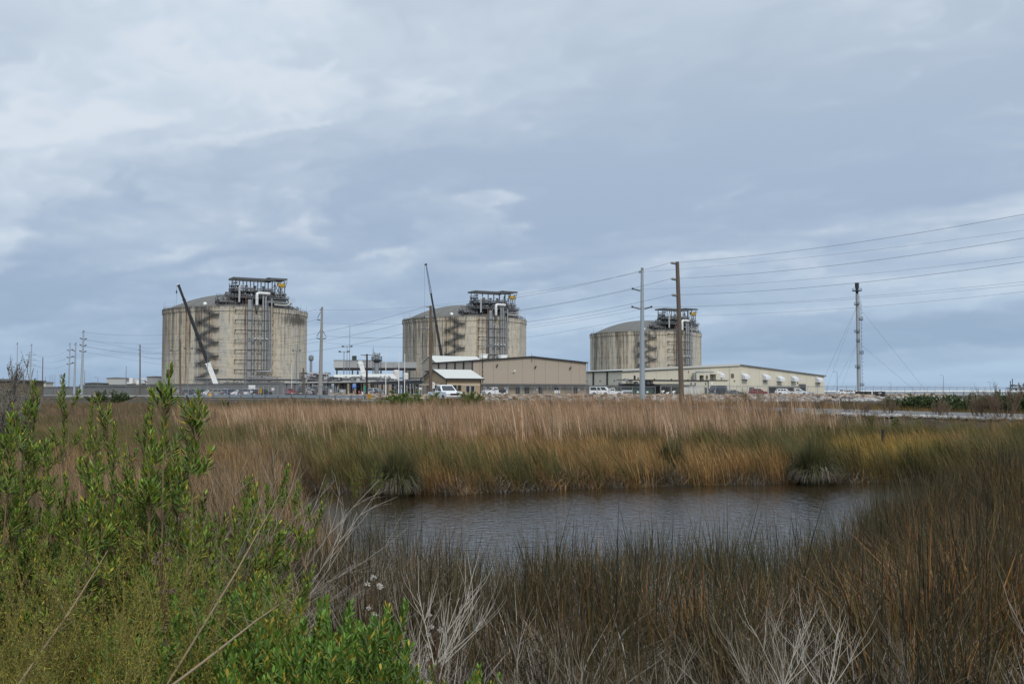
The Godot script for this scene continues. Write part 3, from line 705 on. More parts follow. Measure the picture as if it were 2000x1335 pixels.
func flare() -> void:
	var d := 420.0
	var base := Vector3(X(1678, d), G, -d)
	var o := thing("flare_stack", "tall thin guyed flare stack with ladder platforms and a black tip", "flare stack", base)
	var h := Y(552, d) - G
	var mb := MB.new(); mb.tube(Vector3.ZERO, Vector3(0, h - 4.5, 0), 0.56, 0.52, 12); part("shaft", mb, M.steel_pale, o)
	mb = MB.new(); mb.tube(Vector3(0, h - 4.6, 0), Vector3(0, h - 2.2, 0), 0.6, -1, 12); mb.tube(Vector3(0, h - 2.2, 0), Vector3(0, h, 0), 0.85, -1, 12); part("flare_tip", mb, M.boom_black, o)
	mb = MB.new(); mb.tube(Vector3(0.72, 0, 0.3), Vector3(0.72, h - 5, 0.3), 0.11, -1, 6); mb.tube(Vector3(-0.7, 0, 0.4), Vector3(-0.7, h - 5, 0.4), 0.1, -1, 6); part("riser_pipe", mb, M.steel, o)
	mb = MB.new()
	for s in [-0.3, 0.3]: mb.beam(Vector3(1.5, 0, s), Vector3(1.5, h * 0.84, s), 0.07)
	for k in int(h * 0.84 / 0.9): mb.beam(Vector3(1.5, k * 0.9, -0.35), Vector3(1.5, k * 0.9, 0.35), 0.06)
	for k in int(h * 0.84 / 1.6):
		mb.path([Vector3(1.5, k * 1.6 + 1, -0.4), Vector3(2.1, k * 1.6 + 1, -0.3), Vector3(2.1, k * 1.6 + 1, 0.3), Vector3(1.5, k * 1.6 + 1, 0.4)], [0.05, 0.05, 0.05, 0.05], 4)
	part("ladder", mb, M.steel, o)
	for q in [[0.925, 2.0, 0.0], [0.80, 1.1, -0.2], [0.665, 0.9, 1.4], [0.555, 1.1, -0.3], [0.47, 0.8, 0.0], [0.365, 0.9, 1.4], [0.24, 1.1, -0.3], [0.08, 0.9, 1.4]]:
		mb = MB.new()
		var c := Vector3(q[2], h * q[0], 0)
		mb.tube(c, c + Vector3(0, 0.25, 0), q[1], -1, 12)
		var rg := []
		for k in 13: rg.append(c + Vector3(cos(TAU * k / 12), 0, sin(TAU * k / 12)) * q[1] + Vector3.UP * 0.2)
		handrail(mb, rg, 1.0, 1.4, 0.045); part("platform", mb, M.steel_dark, o)
	for q in [[0.80, -17, 8], [0.80, -13.5, -14], [0.80, 27, 6], [0.79, 8, -26], [0.47, -11, 8], [0.47, -8.5, -12], [0.47, 23, 6]]:
		mb = MB.new(); mb.tube(Vector3(0, h * q[0], 0), Vector3(q[1] * 1.0, 0.2, q[2]), 0.032, -1, 4); part("guy_wire", mb, M.wire, o)
func make_poles() -> void:
	# wooden line along the road
	var wood := []
	for q in [[1332, 86, 511, 1323, "tall leaning wooden pole by the road, before the smallest looking tank"], [841, 128, 597, 841, "wooden pole by the road beside the white pickup truck"], [352, 232, 661, 351, "wooden pole in front of the soot-marked tank at the end of the guardrail"], [273, 311, 673, 273, "wooden pole standing between the far steel poles and the soot-marked tank"], [82, 430, 697, 83, "bare wooden pole near the triple-arm steel pole far off"]]:
		var at := on_ground(q[0], q[1])
		var h := Y(q[2], q[1]) - at.y
		wood.append([at, h, X(q[3], q[1], at.y + h) - at.x])
		wood_pole(at, h, Vector2(wood[-1][2], 0), q[1] < 320, q[4], M.wood)
	var names := ["upper", "middle", "lower"]
	for k in 3:
		var ends := []
		for w in wood:
			var h: float = w[1] - 0.1 - k * 1.4
			ends.append(w[0] + Vector3(w[2] * h / w[1] - 0.62, h, 0.12))
		var nxt: Vector3 = ends[0] + (ends[0] - ends[1]) * Vector3(1, 0.1, 1)
		var all := [nxt] + ends
		for i in 4:
			wire(all[i], all[i + 1], [0.9, 0.8, 2.4, 1.6][i], [0.022, 0.024, 0.035, 0.045][i], "%s wooden-line wire %s" % [names[k], ["from the tall leaning pole past the flare stack", "between the tall leaning pole and the pickup's pole", "sagging from the pickup's pole past the soot-marked tank", "beyond the end of the guardrail"][i]], "wires of the wooden pole line")
	wood_pole(on_ground(594, 200), 5.6, Vector2(-0.25, 0), false, "short bare wooden pole beside the carport", M.wood)
	var at := on_ground(716, 200)
	var o := wood_pole(at, Y(691, 200) - at.y, Vector2.ZERO, false, "dark timber pole with a long crossarm before the grey process hall", M.wood_dark)
	var hh := Y(692, 200) - at.y
	var mb := MB.new(); mb.beam(Vector3(-1.3, hh - 0.1, 0), Vector3(1.3, hh - 0.1, 0), 0.12); mb.beam(Vector3(-0.7, hh - 0.1, 0), Vector3(0, hh - 0.5, 0), 0.07); part("crossarm", mb, M.wood, o)
	# steel line
	var a1 := on_ground(1254.5, 150); var h1 := Y(527, 150) - a1.y
	steel_pole(a1, h1, 0.46, [[h1 - 3.2, -1, 1.45], [h1 - 5.95, -1, 1.5], [h1 - 5.95, 1, 1.4]], 0, M.galvanised, "tall pale steel power pole on the green verge", 0.0, 0.12)
	var a2 := on_ground(625, 228); var h2 := Y(602, 228) - a2.y
	steel_pole(a2, h2, 0.52, [[h2 - 2.6, -1, 1.15], [h2 - 6.9, -1, 1.2], [h2 - 6.9, 1, 1.15]], 1, M.concrete_pole, "tapered concrete power pole behind the guardrail beside the soot-marked tank", 0.0, 0.25)
	var a3 := on_ground(158, 300); var h3 := Y(647, 300) - a3.y
	steel_pole(a3, h3, 0.46, [[h3 - 2.4, -1, 0.9], [h3 - 4.4, -1, 0.9], [h3 - 6.2, -1, 0.9], [h3 - 2.5, 1, 0.9], [h3 - 4.5, 1, 0.9], [h3 - 6.3, 1, 0.9]], 0, M.galvanised, "tallest of the three steel poles clustered far beyond the green shrubs", 0.0, 0.3)
	var a4 := on_ground(144, 320); var h4 := Y(671, 320) - a4.y
	steel_pole(a4, h4, 0.40, [[h4 - 2.4, -1, 0.9], [h4 - 4.4, -1, 0.9], [h4 - 6.4, -1, 0.9]], 0, M.galvanised, "middle of the three steel poles clustered far beyond the green shrubs", 0.0, 0.2)
	var a5 := on_ground(133, 360); var h5 := Y(671, 360) - a5.y
	steel_pole(a5, h5, 0.33, [[h5 - 2.6, -1, 0.9], [h5 - 5.2, -1, 0.9], [h5 - 7.6, -1, 0.9], [h5 - 2.4, 1, 0.9], [h5 - 5.0, 1, 0.9], [h5 - 7.4, 1, 0.9]], 0, M.galvanised, "thinnest of the three steel poles clustered far beyond the green shrubs", 0.0, 0.2)
	var a6 := on_ground(56, 330); var h6 := Y(673, 330) - a6.y
	var tp := steel_pole(a6, h6, 0.28, [], 0, M.galvanised, "steel pole with three braced crossarms beside the twiggy grey tree", 0.0, 0.5)
	for k in 3:
		var y := h6 - 3.4 - k * 1.75
		mb = MB.new(); mb.beam(Vector3(-1.35, y, 0), Vector3(2.0, y, 0), 0.14)
		for s in [[-1.3, 0.1], [2.0, 0.5]]: mb.beam(Vector3(s[0], y, 0), Vector3(0.3, y + 1.2, 0), 0.06)
		part("crossarm", mb, M.steel, tp)
	steel_pole(on_ground(31, 300), Y(670, 300) - G, 0.2, [], 0, M.galvanised, "plain steel pole standing just behind the twiggy grey tree")
	for q in [["topmost", -0.3, 0.0, 0.9], ["upper arm", -3.0, -1.45, 1.1], ["lower arm", -5.7, -1.5, 1.1], ["lower inner arm", -5.7, 1.4, 1.1], ["lowest", -7.0, 0.1, 1.4]]:
		var e1 := a1 + Vector3(q[2], h1 + q[1], 0)
		var e2 := a2 + Vector3(q[2] * 0.8, h2 + q[1] * 1.1, 0)
		var e0 := e1 + (e1 - a2 - Vector3(q[2] * 0.8, h2 + q[1] * 1.1, 0)) * Vector3(1, 0, 1) + Vector3(0, 1.0 + (1.6 if q[0] == "lowest" else 0.0), 0)
		wire(e0, e1, q[3] * 1.6, 0.022, "%s steel-line wire from the pale steel pole past the flare stack" % q[0], "wires of the steel pole line")
		wire(e1, e2, q[3] * 1.9, 0.03, "%s steel-line wire between the pale steel pole and concrete pole" % q[0], "wires of the steel pole line")
	for k in 3:
		var e2 := a2 + Vector3(-1.0, h2 - 0.2 - [0, 2.4, 6.7][k], 0)
		wire(e2, a3 + Vector3(0.2, h3 - [0.2, 2.5, 4.5][k], 0), 3.0, 0.045, "%s wire from the concrete pole to the clustered steel poles" % names[k], "wires of the steel pole line")
		wire(a3 + Vector3(0.9, h3 - [2.4, 4.4, 6.2][k], 0), P([640, 640, 640][k], [727, 733, 739][k], 330), 1.5, 0.045, "%s wire dropping from the clustered steel poles in front of the soot-marked tank" % names[k], "wires of the steel pole line")
		wire(a5 + Vector3(-0.9, h5 - [2.6, 5.2, 7.6][k], 0), a6 + Vector3(2.0, h6 - 3.4 - k * 1.75, 0), 1.2, 0.045, "%s wire from the triple-arm pole to the clustered steel poles" % names[k], "wires of the triple-arm pole")
	flare()
	# lamp posts, masts and flagpoles of the plant
	for q in [[1636, 330, 726, 0.1, 1, "lamp post beside the cream warehouse's outer corner"], [1741, 520, 747, 0.12, 1, "small lamp post above the white pipeline, first after the flare stack"], [1844, 420, 733, 0.12, 1, "tall lamp post above the white pipeline, second after the flare stack"], [1935, 480, 746, 0.12, 1, "lamp post above the white pipeline behind the bare shrubs"], [1148, 245, 707, 0.07, 1, "lamp post between the tan and the cream warehouse"], [1425, 255, 717, 0.07, 1, "lamp post against the cream warehouse"], [569, 270, 712, 0.08, 1, "white lamp post at the end of the carport roof"], [478, 260, 684, 0.12, 4, "thin grey mast in front of the pipes of the soot-marked tank"], [404, 300, 645, 0.09, 4, "thin grey mast crossing the crane boom at the soot-marked tank"], [578, 420, 684, 0.25, 2, "mast with twin floodlights at the edge of the soot-marked tank"], [575, 460, 637, 0.1, 4, "hair-thin mast beside the twin floodlights"], [366, 400, 680, 0.16, 2, "floodlight mast at the dark flank of the soot-marked tank"], [339, 390, 684, 0.16, 2, "floodlight mast at the outermost flank of the soot-marked tank"], [682, 330, 637, 0.12, 4, "tallest thin mast rising over the grey process hall"], [677, 345, 676, 0.12, 2, "short mast beside the tallest thin mast"], [671, 340, 686, 0.2, 2, "grey pole with cross pieces over the gabled buildings"], [728, 345, 680, 0.2, 4, "grey post before the round-topped tower"], [826, 205, 692, 0.09, 1, "lamp post at the gate house"], [1389, 232, 722, 0.05, 0, "thin antenna on the annex of the cream warehouse"], [20, 420, 730, 0.1, 1, "small mast behind the twiggy grey tree"], [45, 480, 724, 0.14, 0, "small dark post beyond the brown shed"], [60, 480, 727, 0.14, 0, "small dark post beyond the triple-arm pole"], [87, 520, 735, 0.16, 0, "small post next to the bare wooden pole"], [96, 560, 732, 0.12, 0, "first of three thin far posts"], [101, 560, 731, 0.12, 0, "second of three thin far posts"], [106, 560, 730, 0.12, 0, "third of three thin far posts"], [164, 420, 723, 0.16, 0, "post rising behind the tallest clustered steel pole"], [190, 430, 737, 0.14, 1, "small lamp post over the green-roofed sheds"], [245, 430, 715, 0.2, 0, "slanting dark post in front of the far pale hall"]]:
		var g := on_ground(q[0], q[1])
		mast(q[5], g, Y(q[2], q[1]) - g.y, q[3], q[4], M.steel if q[0] != 569 else M.white, "lamp_mast" if q[4] in [1, 2] else "mast", "lamp post" if q[4] in [1, 2] else "mast")
	for q in [[753, 679, "tallest white flagpole before the carport"], [778.5, 691, "white flagpole in front of the larger white vessel"], [790, 693, "white flagpole in front of the smaller white vessel"]]:
		var g := on_ground(q[0], 215)
		mast(q[2], g, Y(q[1], 215) - g.y, 0.1, 3, M.white, "flagpole", "flagpole")

# ---- buildings ------------------------------------------------------------------------------------------------------
func along(corner: Vector3, px: float) -> float:      # metres along the plant's grid from a corner to a sight line
	var k := (px - 1000.0) / F
	return (k * -corner.z - corner.x) / (0.866 - 0.5 * k)
func building(called: String, label: String, px: float, d: float, category := "building", turn := GRID) -> Node3D:
	return thing(called, label, category, Vector3(X(px, d), G, -d), turn)
func pbox(called: String, lo: Vector3, hi: Vector3, m: Material, o: Node) -> MeshInstance3D:
	var mb := MB.new(); mb.span(lo, hi); return part(called, mb, m, o)
func window(o: Node, s: float, y: float, w: float, h: float, z := 0.0, panes := 2, fm: Material = null) -> void:
	var mb := MB.new()
	for q in [[-w / 2, 0, 0.08, h], [w / 2 - 0.08, 0, 0.08, h], [-w / 2, -0.06, w, 0.08], [-w / 2, h - 0.06, w, 0.08]]:
		mb.span(Vector3(q[0], q[1], 0), Vector3(q[0] + q[2], q[1] + q[3], 0.09))
	var f := part("window", mb, fm if fm else M.frame_dark, o); f.position = Vector3(s, y, z)
	for k in panes:
		var x0 := -w / 2 + w * k / panes; var x1 := x0 + w / panes
		pbox("pane", Vector3(x0 + 0.06, 0.04, 0.01), Vector3(x1 - 0.06, h - 0.05, 0.045), M.glass_dark, f)
func panels(o: Node, called: String, m: Material, cuts: Array, y0: float, tops: Callable, z0: float, z1: float) -> void:
	for i in cuts.size() - 1:                          # wall sheets side by side with an open joint
		var a: float = cuts[i] + 0.02; var b: float = cuts[i + 1] - 0.02
		var pts := PackedVector2Array([Vector2(a, y0), Vector2(b, y0), Vector2(b, tops.call(b))])
		var pk: float = tops.call(1e9)
		if a < pk and b > pk: pts.append(Vector2(pk, tops.call(pk)))
		pts.append(Vector2(a, tops.call(a)))
		var mb := MB.new(); mb.slab(pts, z0, z1); part(called, mb, m, o)
func make_house() -> void:
	var o := building("gate_house", "small tan gate house with a white pitched roof behind the white pickup truck", 871, 200)
	var L := 7.9; var W := 10.4; var hw := 3.55; var rg := 5.25
	var mb := MB.new(); mb.slab(PackedVector2Array([Vector2(0, 0), Vector2(W, 0), Vector2(W, hw), Vector2(W / 2, rg), Vector2(0, hw)]), 0, L)
	var w := part("wall", mb, M.tan_plaster, o); w.rotation.y = PI / 2; w.position = Vector3(0, 0, 0)
	for s in [0, 1]:
		mb = MB.new()
		var q := [Vector3(-0.55, hw - 0.17, 0.6), Vector3(L + 0.5, hw - 0.17, 0.6), Vector3(L + 0.5, rg + 0.05, -W / 2), Vector3(-0.55, rg + 0.05, -W / 2)]
		if s == 1: q = [Vector3(-0.55, rg + 0.05, -W / 2), Vector3(L + 0.5, rg + 0.05, -W / 2), Vector3(L + 0.5, hw - 0.17, -W - 0.6), Vector3(-0.55, hw - 0.17, -W - 0.6)]
		var up := Vector3.UP * 0.16
		mb.hexa([q[3], q[2], q[1], q[0], q[3] + up, q[2] + up, q[1] + up, q[0] + up])
		part("roof", mb, M.roof_white, o)
	pbox("fascia", Vector3(-0.57, hw - 0.32, 0.55), Vector3(L + 0.52, hw + 0.0, 0.66), M.trim_dark, o)
	for s in [[0.66, -W / 2], [-W - 0.66, -W / 2]]:
		mb = MB.new(); mb.beam(Vector3(-0.6, hw - 0.14, s[0]), Vector3(-0.6, rg + 0.1, s[1]), 0.1, 0.36); part("barge_board", mb, M.trim_dark, o)
	pbox("downpipe", Vector3(-0.03, 0, 0.02), Vector3(0.1, hw - 0.2, 0.15), M.trim_dark, o)
	pbox("downpipe", Vector3(L - 0.1, 0, 0.02), Vector3(L + 0.03, hw - 0.2, 0.15), M.trim_dark, o)
	pbox("band", Vector3(0.0, 2.05, 0.0), Vector3(L + 0.02, 2.5, 0.04), M.tan_pale, o)
	for q in [[0.85, 0.75, 1.0], [1.95, 0.75, 1.0], [3.0, 0.75, 1.0]]: window(o, q[0], 1.15, q[1], q[2], 0.0, 1)
	for q in [[4.9, 0.75], [6.0, 0.75]]: window(o, q[0], 0.75, q[1] + 0.2, 1.35, 0.0, 1, M.frame_pale)
	# gable end: porch and door
	pbox("porch_roof", Vector3(-2.0, 2.15, -8.6), Vector3(0, 2.45, -2.0), M.tan_pale, o)
	pbox("door", Vector3(-0.06, 0, -5.4), Vector3(0.0, 2.1, -4.2), M.glass_dark, o)
	for z in [-8.2, -5.2, -2.4]: pbox("porch_post", Vector3(-1.9, 0, z - 0.1), Vector3(-1.7, 2.15, z + 0.1), M.steel, o)
	mb = MB.new(); mb.tube(Vector3(-1.0, 2.5, -4.5), Vector3(-1.0, 2.9, -4.5), 0.5, 0.2, 8); part("roof_vent", mb, M.roof_white, o)
	var s := thing("notice_board", "rounded white notice board on a post between the gate house and the pickup truck", "sign", on_ground(855, 190) + Vector3(0, 0, 0), 0.2)
	mb = MB.new(); mb.tube(Vector3(0, 0, 0), Vector3(0, 0.7, 0), 0.05, -1, 6); part("post", mb, M.steel, s)
	mb = MB.new(); mb.slab(PackedVector2Array([Vector2(-0.24, 0.75), Vector2(-0.14, 0.65), Vector2(0.14, 0.65), Vector2(0.24, 0.75), Vector2(0.24, 1.55), Vector2(0.14, 1.65), Vector2(-0.14, 1.65), Vector2(-0.24, 1.55)]), -0.03, 0.03); part("board", mb, M.white, s)
func make_tan_warehouse() -> void:
	var d := 230.0
	var o := building("tan_warehouse", "long tan metal warehouse with a low gable in the middle of the plant", 924, d)
	var L := 31.6; var D := 22.4; var eave := 8.05; var peak := 9.25
	var tops := func(x: float) -> float: return L / 2 if x > 1e8 else (eave + (peak - eave) * (1.0 - absf(x - L / 2) / (L / 2)))
	var cuts := [0.0, 1.7, 5.3, 9.3, 13.2, 16.6, 19.7, 23.4, 27.1, 29.6, L]
	panels(o, "wall_panel", M.tan_metal, cuts, 2.85, tops, -0.15, 0.0)
	pbox("core_wall", Vector3(0.2, 0, -D + 0.2), Vector3(L - 0.2, eave - 0.1, -0.2), M.tan_metal, o)
	for i in 5: pbox("side_panel", Vector3(-0.12, 2.85, -D + i * D / 5 + 0.02), Vector3(0.1, eave - 0.02, -D + (i + 1) * D / 5 - 0.02), M.tan_metal, o)
	for i in 6: pbox("downpipe", Vector3(-0.34, 2.6, -D + i * D / 5 - 0.16), Vector3(-0.13, eave - 0.05, -D + i * D / 5 + 0.16), M.trim_dark, o)
	for s in [0, 1]:
		var mb := MB.new()
		var a := Vector3(-0.3, eave + 0.0, 0.3); var b := Vector3(L / 2, peak + 0.02, 0.3)
		if s == 1: a = Vector3(L / 2, peak + 0.02, 0.3); b = Vector3(L + 0.3, eave, 0.3)
		var bk := Vector3(0, 0, -D - 0.6); var up := Vector3.UP * 0.14
		mb.hexa([a + bk, b + bk, b, a, a + bk + up, b + bk + up, b + up, a + up]); part("roof", mb, M.roof_white, o)
		mb = MB.new(); mb.beam(a + Vector3(0, 0.02, 0.06), b + Vector3(0, 0.02, 0.06), 0.1, 0.34); part("verge_trim", mb, M.trim_dark, o)
	pbox("gutter", Vector3(-0.5, eave - 0.2, -D - 0.3), Vector3(-0.302, eave + 0.16, 0.3), M.trim_dark, o)
	pbox("canopy", Vector3(-0.2, 2.55, 0.02), Vector3(L, 2.82, 1.5), M.canopy_grey, o)
	for s in [2.2, 5.4, 8.6, 11.8, 15.1, 17.9, 20.4, 22.6, 25.2, 26.4]: pbox("canopy_post", Vector3(s - 0.06, 0, 1.3), Vector3(s + 0.06, 2.55, 1.42), M.steel, o)
	cuts = [0.0, 3.0, 6.2, 9.4, 12.6, 15.8, 19.0, 22.2, 25.4, 28.6, L]
	for i in cuts.size() - 1: pbox("base_panel", Vector3(cuts[i] + 0.02, 0, -0.18), Vector3(cuts[i + 1] - 0.02, 2.6, -0.02), M.tan_base, o)
	var corner := o.position
	for q in [[1011, 8], [1029, 9], [1056, 9], [1124, 8]]:
		window(o, along(corner, q[0]), 0.55, q[1] * 0.135, 1.6, -0.02, 2)
	var s1 := along(corner, 1087)
	window(o, s1, 0.6, 1.7, 1.7, -0.02, 2, M.frame_pale); pbox("window_unit", Vector3(s1 - 0.8, 0.5, 0.0), Vector3(s1 + 0.8, 1.3, 0.3), M.white, o)
	for px in [947.5, 988]: var s := along(corner, px); pbox("door", Vector3(s - 0.5, 0, -0.02), Vector3(s + 0.5, 2.1, 0.05), M.white, o)
	for px in [1049, 1130]: var s := along(corner, px); pbox("notice", Vector3(s - 0.25, 1.2, -0.01), Vector3(s + 0.25, 1.75, 0.04), M.white, o)
	for q in [[970, 714], [1045, 717], [1113, 719]]:
		var s := along(corner, q[0]); var y := Y(q[1], d + s * 0.5) - G
		var mb := MB.new(); mb.beam(Vector3(s - 0.12, y - 0.3, 0.15), Vector3(s + 0.15, y + 0.35, 0.3), 0.28); mb.beam(Vector3(s, y, 0), Vector3(s, y, 0.2), 0.1); part("wall_lamp", mb, M.trim_dark, o)
	var sx := along(corner, 1003)
	var mb := MB.new(); mb.ball(Vector3(sx, Y(725, 238) - G, 0.5), 0.24, 5, 8); mb.beam(Vector3(sx - 0.6, Y(727, 238) - G, 0.1), Vector3(sx, Y(726, 238) - G, 0.5), 0.07); part("camera", mb, M.white, o)
	sx = along(corner, 942)
	mb = MB.new(); mb.beam(Vector3(sx, 2.9, 0.15), Vector3(sx, 9.6, 0.15), 0.1)
	for y in [3.4, 4.6, 5.6, 6.6, 7.6]: mb.box(Vector3(sx, y, 0.18), Vector3(0.24, 0.18, 0.2))
	part("conduit", mb, M.steel_dark, o)
	mb = MB.new(); mb.beam(Vector3(L / 2, peak, 0), Vector3(L / 2, peak + 0.9, 0), 0.06); mb.box(Vector3(L / 2, peak - 0.7, 0.1), Vector3(0.25, 0.8, 0.15)); part("antenna", mb, M.steel, o)
	for q in [[7.5, 1.5, 0.7], [13.0, 1.6, 0.6]]:
		mb = MB.new(); mb.box(Vector3(q[0], 9.2 + q[2] * 0.4, -9), Vector3(q[1], q[2], 1.4)); mb.box(Vector3(q[0], 9.3 + q[2] * 0.9, -9), Vector3(q[1] + 0.3, 0.2, 1.7)); part("roof_vent", mb, M.white, o)
	# rear shed with the white roof that shows above
	var r := building("white_roof_shed", "tan shed with a bright white roof rising behind the tan warehouse", 852, 256)
	L = 14.0; var W := 8.6; var hw := 8.4; var rg := 10.2
	mb = MB.new(); mb.slab(PackedVector2Array([Vector2(0, 0), Vector2(W, 0), Vector2(W, hw), Vector2(W / 2, rg), Vector2(0, hw)]), 0, L)
	part("wall", mb, M.tan_metal, r).rotation.y = PI / 2
	for s in [0, 1]:
		var q := [Vector3(-0.3, hw - 0.1, 0.4), Vector3(L, hw - 0.1, 0.4), Vector3(L, rg + 0.06, -W / 2), Vector3(-0.3, rg + 0.06, -W / 2)]
		if s == 1: q = [q[3], q[2], Vector3(L, hw - 0.1, -W - 0.4), Vector3(-0.3, hw - 0.1, -W - 0.4)]
		mb = MB.new(); var up := Vector3.UP * 0.14
		mb.hexa([q[3], q[2], q[1], q[0], q[3] + up, q[2] + up, q[1] + up, q[0] + up]); part("roof", mb, M.roof_white, r)
	mb = MB.new(); mb.box(Vector3(-0.2, 6.2, -2.0), Vector3(0.4, 0.35, 0.35)); mb.box(Vector3(-0.2, 5.2, -6.0), Vector3(0.3, 0.3, 0.9)); part("wall_lamp", mb, M.trim_dark, r)
	pbox("gutter", Vector3(-0.3, hw - 2.2, -6.6), Vector3(0.0, hw - 1.95, 0.2), M.trim_dark, r)
func make_cream_warehouse() -> void:
	var d := 260.0
	var o := building("cream_warehouse", "long cream metal warehouse with sheet-metal air hoods on its wall", 1216, d)
	var cn := o.position
	var L := 74.4; var D := 26.0; var el := 6.5; var pk := 8.6; var er := 5.75; var pm := 40.6
	var tops := func(x: float) -> float: return pm if x > 1e8 else (lerpf(el, pk, x / pm) if x < pm else lerpf(pk, er, (x - pm) / (L - pm)))
	var cuts := []
	for i in 21: cuts.append(L * i / 20.0)
	panels(o, "wall_panel", M.cream_metal, cuts, 0.0, tops, -0.15, 0.0)
	for s in [0, 1]:
		var a := Vector3(-0.3, el, 0.35); var b := Vector3(pm, pk, 0.35)
		if s == 1: a = b; b = Vector3(L + 0.4, er - 0.02, 0.35)
		var bk := Vector3(0, 0, -D - 0.6); var up := Vector3.UP * 0.14
		var mb := MB.new(); mb.hexa([a + bk, b + bk, b, a, a + bk + up, b + bk + up, b + up, a + up]); part("roof", mb, M.roof_white, o)
		mb = MB.new(); mb.beam(a + Vector3(0, 0.1 if s == 0 else 0.0, 0.06), b + Vector3(0, 0.0, 0.06), 0.1, 0.55 if s == 0 else 0.3); part("verge_trim", mb, M.roof_white if s == 0 else M.trim_grey, o)
		if s == 0:
			mb = MB.new(); mb.beam(a + Vector3(0, -0.24, 0.05), b + Vector3(0, -0.2, 0.05), 0.08, 0.16); part("gutter", mb, M.trim_grey, o)
	for i in 4:
		pbox("side_panel", Vector3(-0.12, 0, -D + i * D / 4 + 0.02), Vector3(0.05, el - 0.02, -D + (i + 1) * D / 4 - 0.02), M.cream_metal, o)
		pbox("downpipe", Vector3(-0.4, 2.6, -D + i * D / 4 - 0.2), Vector3(-0.13, el - 0.1, -D + i * D / 4 + 0.2), M.trim_dark, o)
		var mb := MB.new(); mb.ball(Vector3(-0.3, 3.9, -D + (i + 0.5) * D / 4), 0.18, 4, 6); part("wall_lamp", mb, M.trim_dark, o)
	pbox("gutter", Vector3(-0.5, el - 0.3, -D), Vector3(-0.13, el + 0.0, 0.3), M.trim_dark, o)
	pbox("lean_to_roof", Vector3(-2.5, 2.4, -D), Vector3(-0.13, 2.7, 0.0), M.canopy_grey, o)
	pbox("rear_wall", Vector3(0, 0, -D), Vector3(L, 5.4, -D + 0.2), M.cream_metal, o); pbox("end_wall", Vector3(L - 0.2, 0, -D + 0.25), Vector3(L - 0.02, 5.4, -0.2), M.cream_metal, o)
	for q in [[1404, 732], [1453, 735], [1494, 736.5], [1521.5, 739.5], [1549, 739.5], [1596.5, 741.5]]:
		var s := along(cn, q[0]); var y := Y(q[1], d + s * 0.5) - G
		var mb := MB.new()
		mb.hexa([Vector3(-0.95, -0.75, 0), Vector3(0.95, -0.75, 0), Vector3(0.95, -0.75, 1.5), Vector3(-0.95, -0.75, 1.5), Vector3(-0.95, 0.85, 0), Vector3(0.95, 0.85, 0), Vector3(0.95, 0.1, 1.5), Vector3(-0.95, 0.1, 1.5)])
		var h := part("air_hood", mb, M.hood, o); h.position = Vector3(s, y, 0.002)
		pbox("hood_opening", Vector3(-0.85, -0.8, 0.1), Vector3(0.85, -0.752, 1.4), M.trim_dark, h)
		mb = MB.new()
		for x in [-0.32, 0.32]: mb.beam(Vector3(x, 0.86, 0.02), Vector3(x, 0.12, 1.5), 0.04)
		part("hood_seam", mb, M.hood, h)
	for q in [[1457.5, 742.5], [1494, 745], [1557.5, 747], [1600, 748.5], [1434, 743.5], [1246, 738], [1277.5, 740], [1310.5, 740.5], [1342.5, 741.5]]:
		var s := along(cn, q[0]); var mb := MB.new(); mb.box(Vector3(s, Y(q[1], d + s * 0.5) - G, 0.16), Vector3(0.26, 0.26, 0.3)); part("wall_lamp", mb, M.trim_dark, o)
	for q in [[1468, 756, 12, 11, "roller_door", M.frame_dark], [1566.5, 750.5, 15, 24, "open_door", M.black], [1430.5, 729.5, 7, 7.5, "louvre", M.brown], [1239.5, 733, 4, 6.5, "louvre", M.black], [1344.5, 724, 1.2, 3.5, "louvre", M.trim_dark], [1566.5, 740, 4.5, 3.6, "door_sign", M.white]]:
		var s := along(cn, q[0]); var k := (d + s * 0.5) / F * 1.12; var y := Y(q[1], d + s * 0.5) - G
		var f := pbox(q[4], Vector3(s - q[2] * k / 2, maxf(y - q[3] * k, 0.02), 0.01), Vector3(s + q[2] * k / 2, y, 0.06), q[5], o)
		if q[4] == "open_door":
			var mb := MB.new()
			for x in [-1, 1]: mb.beam(Vector3(s + x * q[2] * k / 2, 0, 0.1), Vector3(s + x * q[2] * k / 2, y, 0.1), 0.2)
			mb.beam(Vector3(s - q[2] * k / 2, y - 0.1, 0.1), Vector3(s + q[2] * k / 2, y - 0.1, 0.1), 0.18, 0.5); part("door_frame", mb, M.trim_grey, o)
		if q[4] == "door_sign": pbox("sign_bar", Vector3(s - 0.24, y - 0.4, 0.062), Vector3(s + 0.24, y - 0.22, 0.07), M.sign_blue, f)
	var c0 := along(cn, 1501); var c1 := along(cn, 1550)
	pbox("door_canopy", Vector3(c0, Y(757, 290) - G, 0.02), Vector3(c1, Y(754.5, 290) - G, 2.6), M.trim_grey, o)
	for t in [0.15, 0.5, 0.9]: pbox("canopy_post", Vector3(lerpf(c0, c1, t) - 0.07, 0, 2.3), Vector3(lerpf(c0, c1, t) + 0.07, Y(757, 290) - G, 2.44), M.steel, o)
	pbox("recess_wall", Vector3(c0, 0, 0.01), Vector3(c1, Y(757.5, 290) - G, 0.05), M.trim_grey, o)
	# raised plant box with openings, on the annex roof
	var a0 := along(cn, 1352); var a1 := along(cn, 1392)
	var lo := Y(744, 278) - G; var hi := Y(729, 278) - G
